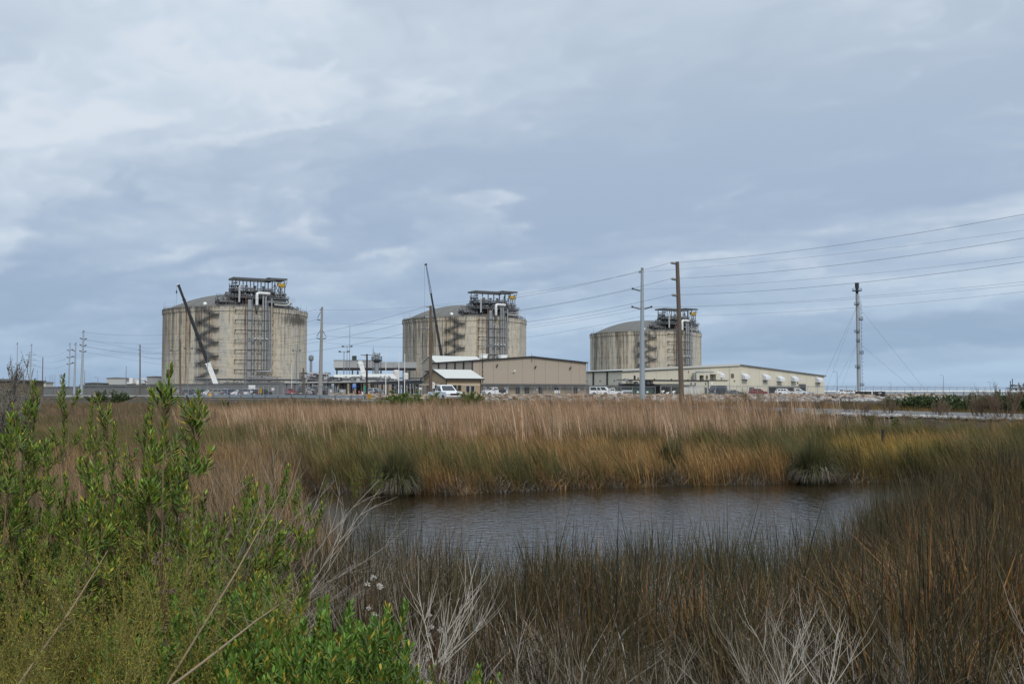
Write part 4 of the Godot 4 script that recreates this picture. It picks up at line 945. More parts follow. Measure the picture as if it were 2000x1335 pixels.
	for q in [["plant_box", a0, along(cn, 1358), lo, hi], ["plant_box", along(cn, 1366), along(cn, 1378), lo, hi], ["plant_box", along(cn, 1390), along(cn, 1399), lo, hi], ["plant_box", along(cn, 1358), along(cn, 1366), lo + 1.5, hi], ["plant_box", along(cn, 1378), along(cn, 1390), hi - 0.3, hi]]:
		pbox(q[0], Vector3(q[1] + 0.01, q[3], 0.02), Vector3(q[2] - 0.01, q[4], 1.8), M.cream_metal, o)
	var mb := MB.new(); var ov := []
	for i in 16: ov.append(Vector2(along(cn, 1372) + cos(TAU * i / 16) * 0.42, (lo + hi) / 2 - 0.1 + sin(TAU * i / 16) * 0.62))
	mb.slab(PackedVector2Array(ov), 1.8, 1.84); part("round_opening", mb, M.brown, o)
	pbox("opening_shade", Vector3(along(cn, 1358), lo, 0.02), Vector3(along(cn, 1366) - 0.02, lo + 1.48, 0.5), M.trim_grey, o)
	mb = MB.new(); mb.path([Vector3(a0 - 0.3, lo - 0.2, 1.2), Vector3(a0 - 0.3, hi - 0.1, 1.2), Vector3(a0 + 0.2, hi + 0.3, 1.2), Vector3(a1 - 0.5, hi + 0.3, 1.2)], [0.32, 0.32, 0.3, 0.16], 8); part("duct", mb, M.duct, o)
	# low annex in front
	var x := building("cream_annex", "low flat-roofed cream annex with a dark garage opening before the cream warehouse", 1232, 251, "building")
	var xn := x.position
	var top := Y(743, 262) - G
	var s0 := along(xn, 1297); var s1 := along(xn, 1382); var s2 := along(xn, 1420)
	pbox("annex_wall", Vector3(along(xn, 1330), 0, -6), Vector3(s1, top - 0.1, 0), M.cream_grey, x)
	pbox("garage_wall", Vector3(s1 + 0.3, 2.4, -6), Vector3(s2, top + 0.05, 0.2), M.cream_metal, x)
	for q in [s1 + 0.3, s2 - 0.7]: pbox("garage_pier", Vector3(q, 0, -6), Vector3(q + 0.7, 2.38, 0.2), M.cream_metal, x)
	pbox("garage_back", Vector3(s1 + 1.0, 0, -5.5), Vector3(s2 - 0.7, 2.38, -5.0), M.black, x)
	pbox("roof_edge", Vector3(0, top - 0.02, -6.1), Vector3(s1 + 0.2, top + 0.16, 0.32), M.trim_dark, x)
	pbox("roof_edge", Vector3(s1 + 0.21, top + 0.07, -6.1), Vector3(s2 + 0.2, top + 0.22, 0.42), M.trim_dark, x)
	pbox("fascia_wall", Vector3(s0 - 3.4, 3.0, -6), Vector3(along(xn, 1330) - 0.02, top - 0.04, -0.05), M.cream_metal, x)
	pbox("shade_canopy", Vector3(along(xn, 1278), 2.45, -0.02), Vector3(along(xn, 1346), 2.75, 2.6), M.trim_grey, x)
	for t in [0.02, 0.3, 0.6, 0.97]:
		var q := lerpf(along(xn, 1278), along(xn, 1346), t); pbox("canopy_post", Vector3(q - 0.07, 0, 2.3), Vector3(q + 0.07, 2.45, 2.44), M.steel, x)
	pbox("back_wall", Vector3(0.5, 0, -6), Vector3(along(xn, 1330) - 0.02, 2.95, -5.8), M.canopy_grey, x)
	for px in [1349.5, 1357.5, 1378]: var q := along(xn, px); pbox("wall_lamp", Vector3(q - 0.14, top - 1.0, 0.01), Vector3(q + 0.14, top - 0.6, 0.14), M.black, x)
	pbox("door", Vector3(along(xn, 1375.5), 0, 0.01), Vector3(along(xn, 1380.5), 2.1, 0.06), M.frame_dark, x)
	var q1 := along(xn, 1388.5); pbox("wall_sign", Vector3(q1 - 0.35, top - 1.1, 0.21), Vector3(q1 + 0.35, top - 0.4, 0.25), M.white, x)
	for q in [[1218.5, 748, 4], [1228, 742, 5], [1236, 744, 10], [1249, 748, 6], [1262, 743, 5], [1272, 747, 7], [1288, 746, 4]]:
		var s := along(xn, q[0]); mb = MB.new(); mb.box(Vector3.ZERO, Vector3(q[2] * 0.14, q[2] * 0.12, 1.0)); mb.tube(Vector3(0, q[2] * 0.06, 0), Vector3(0, q[2] * 0.06 + 0.08, 0), q[2] * 0.05, -1, 8)
		var e := part("air_conditioner", mb, M.duct if q[2] < 8 else M.cream_grey, x); e.position = Vector3(s, Y(q[1], 255) - G, -1.5)
	mb = MB.new()
	for k in 14: mb.beam(Vector3(-1 + k * 0.8, 0.2, -3.0), Vector3(-1 + k * 0.8, 2.9, -3.0), 0.1)
	mb.beam(Vector3(-1.5, 2.95, -3), Vector3(10, 2.95, -3), 0.2); mb.beam(Vector3(-1.5, 1.5, -3), Vector3(10, 1.5, -3), 0.12); part("service_frame", mb, M.steel_dark, x)
func make_plant_buildings() -> void:
	# grey process hall with louvred box, behind the gabled buildings
	var o := building("process_hall", "long grey process hall with a green louvred box on its roof", 672, 420, "building", 0.1)
	var w := 35.0; var h := Y(704, 420) - G; var lo := Y(718, 420) - G
	for i in 7: pbox("wall_panel", Vector3(-4.5 + i * 5.0, lo, -10), Vector3(0.42 + i * 5.0, h - (0.5 if i > 3 else 0.0), 0), M.grey_metal if i != 0 else M.grey_metal_pale, o)
	pbox("roof", Vector3(-4.6, h, -10.1), Vector3(15.6, h + 0.25, 0.1), M.canopy_grey, o)
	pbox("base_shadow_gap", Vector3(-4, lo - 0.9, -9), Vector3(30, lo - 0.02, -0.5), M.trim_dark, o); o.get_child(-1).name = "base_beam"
	for x in [-3.5, 3, 9, 15, 21, 27]: pbox("column", Vector3(x, 0, -1.2), Vector3(x + 0.6, lo - 0.9, -0.6), M.steel_dark, o)
	pbox("louvre_box", Vector3(3.0, h + 0.26, -5), Vector3(4.8, h + 2.2, -2.6), M.green_louvre, o)
	for k in 6: pbox("louvre_slat", Vector3(2.95, h + 0.4 + k * 0.3, -2.58), Vector3(4.85, h + 0.52 + k * 0.3, -2.5), M.green_louvre, o)
	var mb := MB.new(); mb.tube(Vector3(-4, 4.6, 2), Vector3(16, 4.6, 2), 1.1, -1, 14); part("long_duct", mb, M.duct, o)
	for k in 4:
		mb = MB.new(); mb.path([Vector3(-11 + k * 3.4, 3.4, 2.5), Vector3(-11 + k * 3.4, 5.0, 2.5), Vector3(-10.3 + k * 3.4, 5.8, 2.5), Vector3(-8.2 + k * 3.4, 6.0, 1.6)], [0.42, 0.42, 0.42, 0.42], 8); part("white_duct", mb, M.white, o)
	# round-topped tower
	var tw := thing("regenerator_tower", "slim tower with a wide round platform head behind the dark timber pole", "tower", Vector3(X(735, 400), G, -400))
	h = Y(687, 400) - G
	mb = MB.new(); mb.tube(Vector3.ZERO, Vector3(0, h - 2.5, 0), 1.0, 0.9, 12); part("shaft", mb, M.duct, tw)
	mb = MB.new(); mb.lathe(Vector3.ZERO, [Vector2(0.9, h - 4.4), Vector2(2.1, h - 3.4), Vector2(2.1, h - 3.0), Vector2(0.5, h - 3.0)], 16); part("platform", mb, M.steel_dark, tw)
	mb = MB.new(); var rg := []
	for k in 17: rg.append(Vector3(cos(TAU * k / 16) * 2.1, h - 3.0, sin(TAU * k / 16) * 2.1))
	handrail(mb, rg, 1.2, 0.8, 0.1); part("railing", mb, M.steel, tw)
	mb = MB.new(); mb.ball(Vector3(-0.2, h - 1.2, 0), 0.9, 6, 8); mb.box(Vector3(0.9, h - 1.6, 0), Vector3(0.8, 1.6, 0.9)); mb.tube(Vector3(-0.9, h - 2.6, 0.3), Vector3(-0.9, h, 0.3), 0.2); mb.box(Vector3(1.2, h - 0.6, 0.3), Vector3(0.5, 0.5, 0.5)); part("head_gear", mb, M.duct, tw)
	mb = MB.new()
	for s in [-1.5, 1.6]: mb.beam(Vector3(s, 0, 0.4), Vector3(s, h - 4, 0.4), 0.2)
	for k in 12: mb.beam(Vector3(-1.5, k * 1.2, 0.4), Vector3(1.6, k * 1.2 + 0.6, 0.4), 0.12)
	part("frame", mb, M.steel_dark, tw)
	# gabled low buildings with white roofs
	for q in [[653, 300, 9.0, 6.8, "low building with a white roof and a small brown gable, beyond the carport"], [708, 290, 8.6, 6.8, "low building with a white roof behind the short white crane boom"]]:
		var b := building("gabled_building", q[4], q[0], q[1], "building", 0.15)
		pbox("wall", Vector3(0, 0, -8), Vector3(q[2], 4.7, 0), M.tan_base, b)
		mb = MB.new(); mb.hexa([Vector3(-0.3, 6.2, -5), Vector3(q[2] + 0.4, 6.2, -5), Vector3(q[2] + 1.4, 4.75, 0.6), Vector3(-1, 4.75, 0.6), Vector3(-0.3, 6.35, -5), Vector3(q[2] + 0.4, 6.35, -5), Vector3(q[2] + 1.4, 4.9, 0.6), Vector3(-1, 4.9, 0.6)]); part("roof", mb, M.container, b)
		mb = MB.new(); mb.slab(PackedVector2Array([Vector2(-1.1, 4.8), Vector2(1.1, 4.8), Vector2(0, 5.9)]), 0.5, 0.75); part("gable", mb, M.tan_plaster, b).position.x = 3.4 if q[0] == 653 else -0.4
		for k in 3: pbox("roof_vent", Vector3(5.0 + k * 1.2, 5.2, -1), Vector3(5.4 + k * 1.2, 5.7, -0.6), M.duct, b)
	# elevated pipe racks and clutter between the big tank and the process hall
	for q in [[585, 330, 640, 728, 760, 31, "tangle of grey pipework and valves between the soot-marked tank and the concrete pole"], [640, 340, 830, 738, 758, 37, "long grey pipe rack behind the carport"], [642, 282, 762, 737.5, 744.5, 41, "low grey clutter of pipes and cabinets in front of the gabled buildings"]]:
		var c := thing("pipework", q[6], "pipes", Vector3(X(q[0], q[1]), G, -q[1]))
		var ww := X(q[2], q[1]) - X(q[0], q[1]); var y0 := maxf(Y(q[4], q[1]) - G, 0.1); var y1 := Y(q[3], q[1]) - G
		var mm := MB.new(); var r := RandomNumberGenerator.new(); r.seed = q[5]
		for k in int(ww / 2.2): mm.beam(Vector3(k * 2.2, 0, 0), Vector3(k * 2.2, y1, 0), 0.22)
		for y in [y1, lerpf(y0, y1, 0.5)]: mm.beam(Vector3(0, y, 0), Vector3(ww, y, 0), 0.3)
		part("rack_frame", mm, M.steel_dark, c)
		mm = MB.new()
		for k in 170:
			var t: float = [0.08, 0.15, 0.25, 0.36][r.randi() % 4]; mm.col = Color(t, t, t * 1.03)
			var x := r.randf_range(0, ww); var y := r.randf_range(y0, y1)
			if k % 3 == 0: mm.tube(Vector3(x, y, r.randf_range(-3, 1)), Vector3(minf(x + r.randf_range(2, 9), ww), y, 0), r.randf_range(0.1, 0.35), -1, 6)
			elif k % 3 == 1: mm.tube(Vector3(x, 0, r.randf_range(-3, 1)), Vector3(x, y, 0), r.randf_range(0.1, 0.3), -1, 6)
			else: mm.box(Vector3(x, y, r.randf_range(-3, 1)), Vector3(r.randf_range(0.3, 1.4), r.randf_range(0.3, 1.2), 1))
		part("pipe_runs", mm, M.paint, c)
	var st := thing("vent_column", "silver vent column with a bulbous head beside the concrete pole", "tower", Vector3(X(606.5, 345), G, -345))
	mb = MB.new(); mb.tube(Vector3.ZERO, Vector3(0, Y(702, 345) - G, 0), 0.45, -1, 10); part("shaft", mb, M.duct, st)
	mb = MB.new(); mb.lathe(Vector3(0, Y(702, 345) - G, 0), [Vector2(0.45, -0.5), Vector2(0.9, 0), Vector2(0.85, 1.2), Vector2(0.4, 1.6), Vector2(0, 1.7)], 10); part("head", mb, M.steel, st)
	for q in [[773.5, 330, 722, 741, 1.1, "larger white vertical vessel above the carport"], [792.5, 330, 727.5, 741, 0.8, "smaller white vertical vessel above the carport"]]:
		var v := thing("vertical_vessel", q[5], "vessel", Vector3(X(q[0], q[1]), G, -q[1]))
		var y0 := Y(q[3], q[1]) - G; var y1 := Y(q[2], q[1]) - G
		mb = MB.new(); mb.lathe(Vector3.ZERO, [Vector2(0, y0), Vector2(q[4], y0 + 0.1), Vector2(q[4], y1 - 0.4), Vector2(q[4] * 0.7, y1 - 0.1), Vector2(0, y1)], 16); part("shell", mb, M.vessel_white, v)
		mb = MB.new()
		for k in 4: mb.beam(Vector3(cos(k * PI / 2) * q[4] * 0.8, 0, sin(k * PI / 2) * q[4] * 0.8), Vector3(cos(k * PI / 2) * q[4] * 0.8, y0 + 0.2, sin(k * PI / 2) * q[4] * 0.8), 0.2)
		part("legs", mb, M.steel_dark, v); v.get_child(-1).name = "support"
		mb = MB.new(); mb.tube(Vector3(0.3, y1 - 0.2, 0), Vector3(0.3, y1 + 1.2, 0), 0.08, -1, 5); mb.box(Vector3(0, y1 + 0.3, 0), Vector3(0.5, 0.6, 0.4)); mb.beam(Vector3(-0.4, y1 + 0.7, 0), Vector3(0.6, y1 + 1.1, 0), 0.08); part("relief_valve", mb, M.steel_dark, v)
	# carports
	for q in [[556, 296, 722, 268, "long carport with a thin white roof over dark parked trucks", 0.0], [722, 262, 832, 226, "dark-fronted carport that meets the gate house", 1.0]]:
		var p0 := Vector3(X(q[0], q[1]), G, -q[1]); var p1 := Vector3(X(q[2], q[3]), G, -q[3])
		var l := (p1 - p0).length()
		var c := thing("carport", q[4], "carport", p0, atan2(-(p1 - p0).z, (p1 - p0).x))
		var yt := 3.55
		pbox("roof", Vector3(0, yt, -6.5), Vector3(l, yt + (0.32 if q[5] == 0.0 else 0.12), 0.0), M.roof_white, c)
		pbox("fascia", Vector3(0, yt - (0.2 if q[5] == 0.0 else 0.75), -0.3), Vector3(l, yt - 0.005, -0.1), M.trim_dark, c)
		for k in int(l / 4.2) + 1:
			for z in [-0.6, -6.2]: pbox("post", Vector3(k * 4.2 + 0.1, 0, z), Vector3(k * 4.2 + 0.3, yt - 0.01, z + 0.2), M.steel_dark, c)
		for k in 4: pbox("purlin", Vector3(0, yt - 0.18, -1.6 - k * 1.4), Vector3(l, yt - 0.01, -1.45 - k * 1.4), M.trim_dark, c)
	# flood wall across the back of the car park, sheds and halls at the far side
	for q in [[155, 470, 640, 372, 4.4, "flood_wall", M.dike, "long grey concrete flood wall at the foot of the soot-marked tank", "wall"], [-60, 395, 345, 300, 2.7, "block_wall", M.dike, "low grey wall along the far car park behind the green shrubs", "wall"]]:
		var p0 := Vector3(X(q[0], q[1]), 0.5, -q[1]); var p1 := Vector3(X(q[2], q[3]), 0.5, -q[3])
		var l := (p1 - p0).length(); var n := int(l / 6.0)
		var c := thing(q[5], q[7], q[8], p0, atan2(-(p1 - p0).z, (p1 - p0).x))
		for k in n: pbox("wall_segment", Vector3(l * k / n + 0.03, 0, -0.3), Vector3(l * (k + 1) / n - 0.03, q[4] + 1.7 + (0.05 if k % 3 == 0 else 0.0), 0.3), q[6], c)
		pbox("coping", Vector3(0, q[4] + 1.76, -0.5), Vector3(l, q[4] + 2.0, 0.5), M.canopy_grey, c)
		for k in int(l / 2.6): pbox("buttress", Vector3(k * 2.6, 0, 0.31), Vector3(k * 2.6 + 0.3, q[4] + 1.0, 0.6), q[6], c) if k % 3 == 0 else null
	for q in [[207, 620, 245, 738.5, 752, 12, M.grey_metal_pale, "far_hall", "far pale flat-roofed hall beyond the flood wall"], [286, 600, 318, 736, 752, 10, M.grey_metal, "far_hall", "far grey hall with a dark underside beside the soot-marked tank"], [165, 560, 200, 748.5, 754, 8, M.green_roof, "far_shed", "far row of low green-roofed sheds"], [166, 540, 236, 753, 757, 4, M.pink, "far_shed", "far faded pink shed wall"], [68, 480, 88, 747, 757, 8, M.cream_grey, "far_shed", "far cream shed behind the bare wooden pole"], [48, 300, 64, 748, 760, 6, M.tan_plaster, "far_shed", "far tan shed beside the triple-arm steel pole"], [-60, 240, 50, 744, 768, 9, M.brown_shed, "far_shed", "dark brown shed behind the twiggy grey tree"]]:
		var b := thing(q[7], q[8], "building", Vector3(X(q[0], q[1]), 0.8, -q[1]))
		var ww := X(q[2], q[1]) - X(q[0], q[1]); var y1 := Y(q[3], q[1]) - 0.8
		pbox("wall", Vector3(0, 0, -q[5]), Vector3(ww, y1, 0), q[6], b)
		mb = MB.new(); mb.slab(PackedVector2Array([Vector2(-0.5, y1), Vector2(ww + 0.5, y1), Vector2(ww + 0.5, y1 + 0.25), Vector2(ww * 0.5, y1 + 0.6), Vector2(-0.5, y1 + 0.25)]), -q[5] - 0.4, 0.5); part("roof", mb, M.trim_grey if q[7] == "far_shed" else M.canopy_grey, b)
		for k in int(ww / 4.0): pbox("opening", Vector3(k * 4.0 + 1, 0.3, 0.01), Vector3(k * 4.0 + 3, minf(y1 * 0.55, 3.0), 0.06), M.trim_dark, b)
	var pl := thing("process_units", "far white and grey process pipework between the pale hall and the grey hall", "pipes", Vector3(X(246, 590), G, -590))
	mb = MB.new(); var r := RandomNumberGenerator.new(); r.seed = 77
	for k in 90:
		var t: float = [0.12, 0.25, 0.5, 0.7][r.randi() % 4]; mb.col = Color(t, t, t)
		var x := r.randf_range(0, 12); var y := r.randf_range(0, 9.5)
		if k % 2: mb.tube(Vector3(x, 0, 0), Vector3(x, y, 0), r.randf_range(0.15, 0.5), -1, 6)
		else: mb.tube(Vector3(x, y, r.randf_range(-2, 2)), Vector3(minf(x + 3, 12), y, 0), r.randf_range(0.2, 0.6), -1, 6)
	part("pipe_runs", mb, M.paint, pl)
	mb = MB.new(); mb.tube(Vector3(3, 6.5, 0.6), Vector3(3, 9.8, 0.6), 1.3, -1, 10); mb.tube(Vector3(7, 4, 0.6), Vector3(7, 8.4, 0.6), 1.0, -1, 10); part("drum", mb, M.white, pl)
	# white pipeline on trestles and the jetty head
	var pd := 560.0
	var tr := thing("white_pipeline", "long white pipeline on grey trestles along the horizon", "pipeline", Vector3(X(1500, pd), G, -pd))
	mb = MB.new(); mb.tube(Vector3(0, Y(764, pd) - G, 0), Vector3(190, Y(764, pd) - G, 0), 0.42, -1, 10); part("pipe", mb, M.white, tr)
	mb = MB.new(); mb.tube(Vector3(0, Y(766.5, pd) - G, 1), Vector3(190, Y(766.5, pd) - G, 1), 0.22, -1, 8); part("pipe", mb, M.duct, tr)
	for k in 36:
		mb = MB.new(); mb.beam(Vector3(k * 5.5, 0, 0), Vector3(k * 5.5, Y(764, pd) - G + 0.5, 0), 0.4); mb.beam(Vector3(k * 5.5, Y(767, pd) - G, -1), Vector3(k * 5.5, Y(767, pd) - G, 2), 0.3); part("trestle", mb, M.steel_dark, tr)
	var j := thing("jetty_head", "dark jetty loading platform with masts at the far shore", "jetty", Vector3(X(1973, 640), 1.0, -640))
	for k in 6: pbox("pile", Vector3(k * 3.0 + 1.0, -2, -1), Vector3(k * 3.0 + 1.7, Y(757, 640) - 1, 0), M.trim_dark, j)
	pbox("deck", Vector3(0, Y(759, 640) - 1, -4), Vector3(26, Y(757, 640) - 1, 2), M.trim_dark, j)
	mb = MB.new(); r.seed = 5
	for k in 40:
		var t: float = [0.03, 0.06, 0.3, 0.1][r.randi() % 4]; mb.col = Color(t, t, t)
		var x := r.randf_range(0, 18)
		mb.box(Vector3(x, Y(756, 640) - 1 + r.randf_range(-1.5, 1.6), 0), Vector3(r.randf_range(0.3, 1.6), r.randf_range(0.3, 1.4), 1))
	for q in [[0.6, 4.4], [1.9, 5.8], [6, 3.5], [9, 3], [13, 3.2]]: mb.col = Color(0.06, 0.06, 0.07); mb.beam(Vector3(q[0], Y(757, 640) - 1, 0), Vector3(q[0], Y(757, 640) - 1 + q[1], 0), 0.4)
	part("loading_gear", mb, M.paint, j)

# ---- vehicles -----------------------------------------------------------------------------------------------------
func frustum(b: Array, y0: float, t: Array, y1: float) -> Array:   # b, t: [x from, x to, half width]
	return [Vector3(b[0], y0, -b[2]), Vector3(b[1], y0, -b[2]), Vector3(b[1], y0, b[2]), Vector3(b[0], y0, b[2]), Vector3(t[0], y1, -t[2]), Vector3(t[1], y1, -t[2]), Vector3(t[1], y1, t[2]), Vector3(t[0], y1, t[2])]
func pane_on(o: Node, f: Array, face: Array, u0: float, u1: float, v0: float, v1: float, called := "window") -> void:
	var A: Vector3 = f[face[0]]; var B: Vector3 = f[face[1]]; var C: Vector3 = f[face[2]]; var D: Vector3 = f[face[3]]   # bottom a b, top c above b, d above a
	var at := func(u: float, v: float) -> Vector3: return A.lerp(B, u).lerp(D.lerp(C, u), v)
	var nrm := (B - A).cross(D - A).normalized()
	var q := [at.call(u0, v0), at.call(u1, v0), at.call(u1, v1), at.call(u0, v1)]
	var mb := MB.new(); var up := nrm * 0.014
	mb.quad(q[0] + up, q[3] + up, q[2] + up, q[1] + up)
	for i in 4:
		var j := (i + 1) % 4; mb.quad(q[i] + up, q[j] + up, q[j], q[i])
	part(called, mb, M.glass_car, o)
func wheel(o: Node, x: float, z: float, r: float, s: float) -> void:
	var mb := MB.new(); mb.path([Vector3(0, 0, -0.12), Vector3(0, 0, -0.1), Vector3(0, 0, 0.1), Vector3(0, 0, 0.12)], [r * 0.9, r, r, r * 0.9], 18)
	var w := part("wheel", mb, M.tyre, o); w.position = Vector3(x, r, z)
	mb = MB.new(); mb.path([Vector3(0, 0, s * 0.1), Vector3(0, 0, s * 0.135)], [r * 0.6, r * 0.5], 12); part("rim", mb, M.rim, w)
func arches(from: float, to: float, wheels: Array, r: float, y: float) -> Array:
	var p := [Vector2(from, y)]
	for w in wheels:
		for k in 9:
			var a := PI - PI * k / 8.0
			p.append(Vector2(w + cos(a) * r, maxf(y, 0.35 + sin(a) * r)))
	p.append(Vector2(to, y))
	return p
func make_vehicle(kind: String) -> Node3D:
	var o := Node3D.new(); o.name = kind
	var prof := PackedVector2Array(); var cab := []; var hw := 0.95; var wx := [-1.75, 1.75]; var wr := 0.38
	var base := 0.42
	match kind:
		"pickup_truck":
			prof.append_array(arches(-2.75, 2.72, wx, 0.47, base)); prof.append_array([Vector2(2.78, 0.6), Vector2(2.74, 0.98), Vector2(2.5, 1.08), Vector2(1.15, 1.2), Vector2(-0.72, 1.2), Vector2(-0.73, 1.14), Vector2(-2.78, 1.14), Vector2(-2.8, 0.62)])
			cab = [[-0.78, 1.32, 0.9], 1.18, [-0.62, 0.42, 0.7], 1.84]
		"suv":
			wx = [-1.45, 1.45]; prof.append_array(arches(-2.3, 2.28, wx, 0.46, base)); prof.append_array([Vector2(2.36, 0.6), Vector2(2.3, 0.92), Vector2(2.0, 1.04), Vector2(1.0, 1.14), Vector2(-2.3, 1.12), Vector2(-2.36, 0.6)])
			cab = [[-2.3, 1.2, 0.9], 1.12, [-1.95, 0.35, 0.7], 1.76]
		"van":
			wx = [-1.6, 1.7]; prof.append_array(arches(-2.7, 2.7, wx, 0.46, base)); prof.append_array([Vector2(2.76, 0.6), Vector2(2.72, 1.0), Vector2(2.2, 1.15), Vector2(-2.7, 1.15), Vector2(-2.76, 0.6)])
			cab = [[-2.72, 2.3, 0.95], 1.14, [-2.62, 1.35, 0.84], 2.1]
		"sedan":
			wx = [-1.4, 1.4]; wr = 0.33; prof.append_array(arches(-2.3, 2.3, wx, 0.42, 0.34)); prof.append_array([Vector2(2.36, 0.5), Vector2(2.28, 0.78), Vector2(1.0, 0.94), Vector2(-1.5, 0.98), Vector2(-2.3, 0.92), Vector2(-2.36, 0.5)])
			cab = [[-1.75, 1.15, 0.84], 0.94, [-1.0, 0.3, 0.62], 1.44]
	var mb := MB.new(); mb.slab(prof, -hw, hw); part("body", mb, M.car_white, o)
	var f := frustum(cab[0], cab[1], cab[2], cab[3])
	mb = MB.new(); mb.hexa(f)
	var t: Array = cab[2]; var y: float = cab[3]
	mb.hexa(frustum([t[0], t[1], t[2]], y, [t[0] + 0.12, t[1] - 0.12, t[2] - 0.14], y + 0.055)); part("cabin", mb, M.car_white, o)
	pane_on(o, f, [2, 1, 5, 6], 0.07, 0.93, 0.1, 0.93, "windscreen")
	pane_on(o, f, [0, 3, 7, 4], 0.1, 0.9, 0.25, 0.9, "rear_window")
	var cuts := [[0.07, 0.35], [0.4, 0.78]] if kind != "van" else [[0.04, 0.36], [0.4, 0.56], [0.6, 0.86]]
	if kind == "suv": cuts = [[0.06, 0.28], [0.32, 0.56], [0.6, 0.86]]
	for c in cuts:
		pane_on(o, f, [3, 2, 6, 7], c[0], c[1], 0.14, 0.88); pane_on(o, f, [1, 0, 4, 5], 1 - c[1], 1 - c[0], 0.14, 0.88)
	for x in wx:
		for s in [-1, 1]: wheel(o, x, s * (hw - 0.12), wr, s)
		mb = MB.new(); mb.tube(Vector3(x, wr + 0.03, -hw + 0.02), Vector3(x, wr + 0.03, hw - 0.02), 0.445, -1, 14); part("wheel_well", mb, M.black, o)
	var fx: float = 2.75 if kind in ["pickup_truck", "van"] else 2.33
	var hy: float = 0.86 if kind != "sedan" else 0.68
	for s in [-1, 1]:
		pbox("headlight", Vector3(fx - 0.12, hy - 0.1, s * 0.72 - 0.17), Vector3(fx + 0.03, hy + 0.1, s * 0.72 + 0.17), M.lamp_clear, o)
		pbox("tail_light", Vector3(-fx - 0.04, hy - 0.12, s * 0.82 - 0.1), Vector3(-fx + 0.06, hy + 0.2, s * 0.82 + 0.1), M.red, o)
		pbox("mirror", Vector3(cab[0][1] - 0.55, cab[1] + 0.06, s * 0.99 - 0.1), Vector3(cab[0][1] - 0.36, cab[1] + 0.25, s * 0.99 + 0.1), M.black, o)
		for c in cuts.slice(1): pbox("handle", Vector3(lerpf(cab[0][0], cab[0][1], c[0]) + 0.04, cab[1] - 0.17, s * hw - 0.02), Vector3(lerpf(cab[0][0], cab[0][1], c[0]) + 0.24, cab[1] - 0.12, s * hw + 0.025), M.black, o)
		for c in cuts: pbox("door_seam", Vector3(lerpf(cab[0][0], cab[0][1], c[0] - 0.02), 0.55, s * hw - 0.01), Vector3(lerpf(cab[0][0], cab[0][1], c[0] - 0.02) + 0.015, cab[1] - 0.02, s * hw + 0.004), M.black, o)
	pbox("grille", Vector3(fx - 0.1, hy - 0.12, -0.5), Vector3(fx + 0.025, hy + 0.1, 0.5), M.black, o)
	pbox("bumper", Vector3(fx - 0.15, 0.42, -0.88), Vector3(fx + 0.1, 0.62, 0.88), M.bumper, o); pbox("bumper", Vector3(-fx - 0.12, 0.42, -0.88), Vector3(-fx + 0.12, 0.6, 0.88), M.bumper, o)
	pbox("number_plate", Vector3(-fx - 0.135, 0.5, -0.26), Vector3(-fx - 0.12, 0.64, 0.26), M.white, o)
	if kind == "pickup_truck": pbox("load_bed", Vector3(-2.68, 1.0, -0.82), Vector3(-0.8, 1.146, 0.82), M.black, o)
	return o
var protos := {}
func vehicle(kind: String, paint: StandardMaterial3D, label: String, category: String, at: Vector3, turn: float, group := "", scale := 1.0) -> Node3D:
	if not protos.has(kind): protos[kind] = make_vehicle(kind)
	var o: Node3D = protos[kind].duplicate(); o.name = numbered(kind); add_child(o)
	o.position = at; o.rotation.y = turn; o.scale = Vector3.ONE * scale
	for n in ["body", "cabin"]: (o.get_node(n) as MeshInstance3D).material_override = paint
	tag(o, label, category, group)
	return o
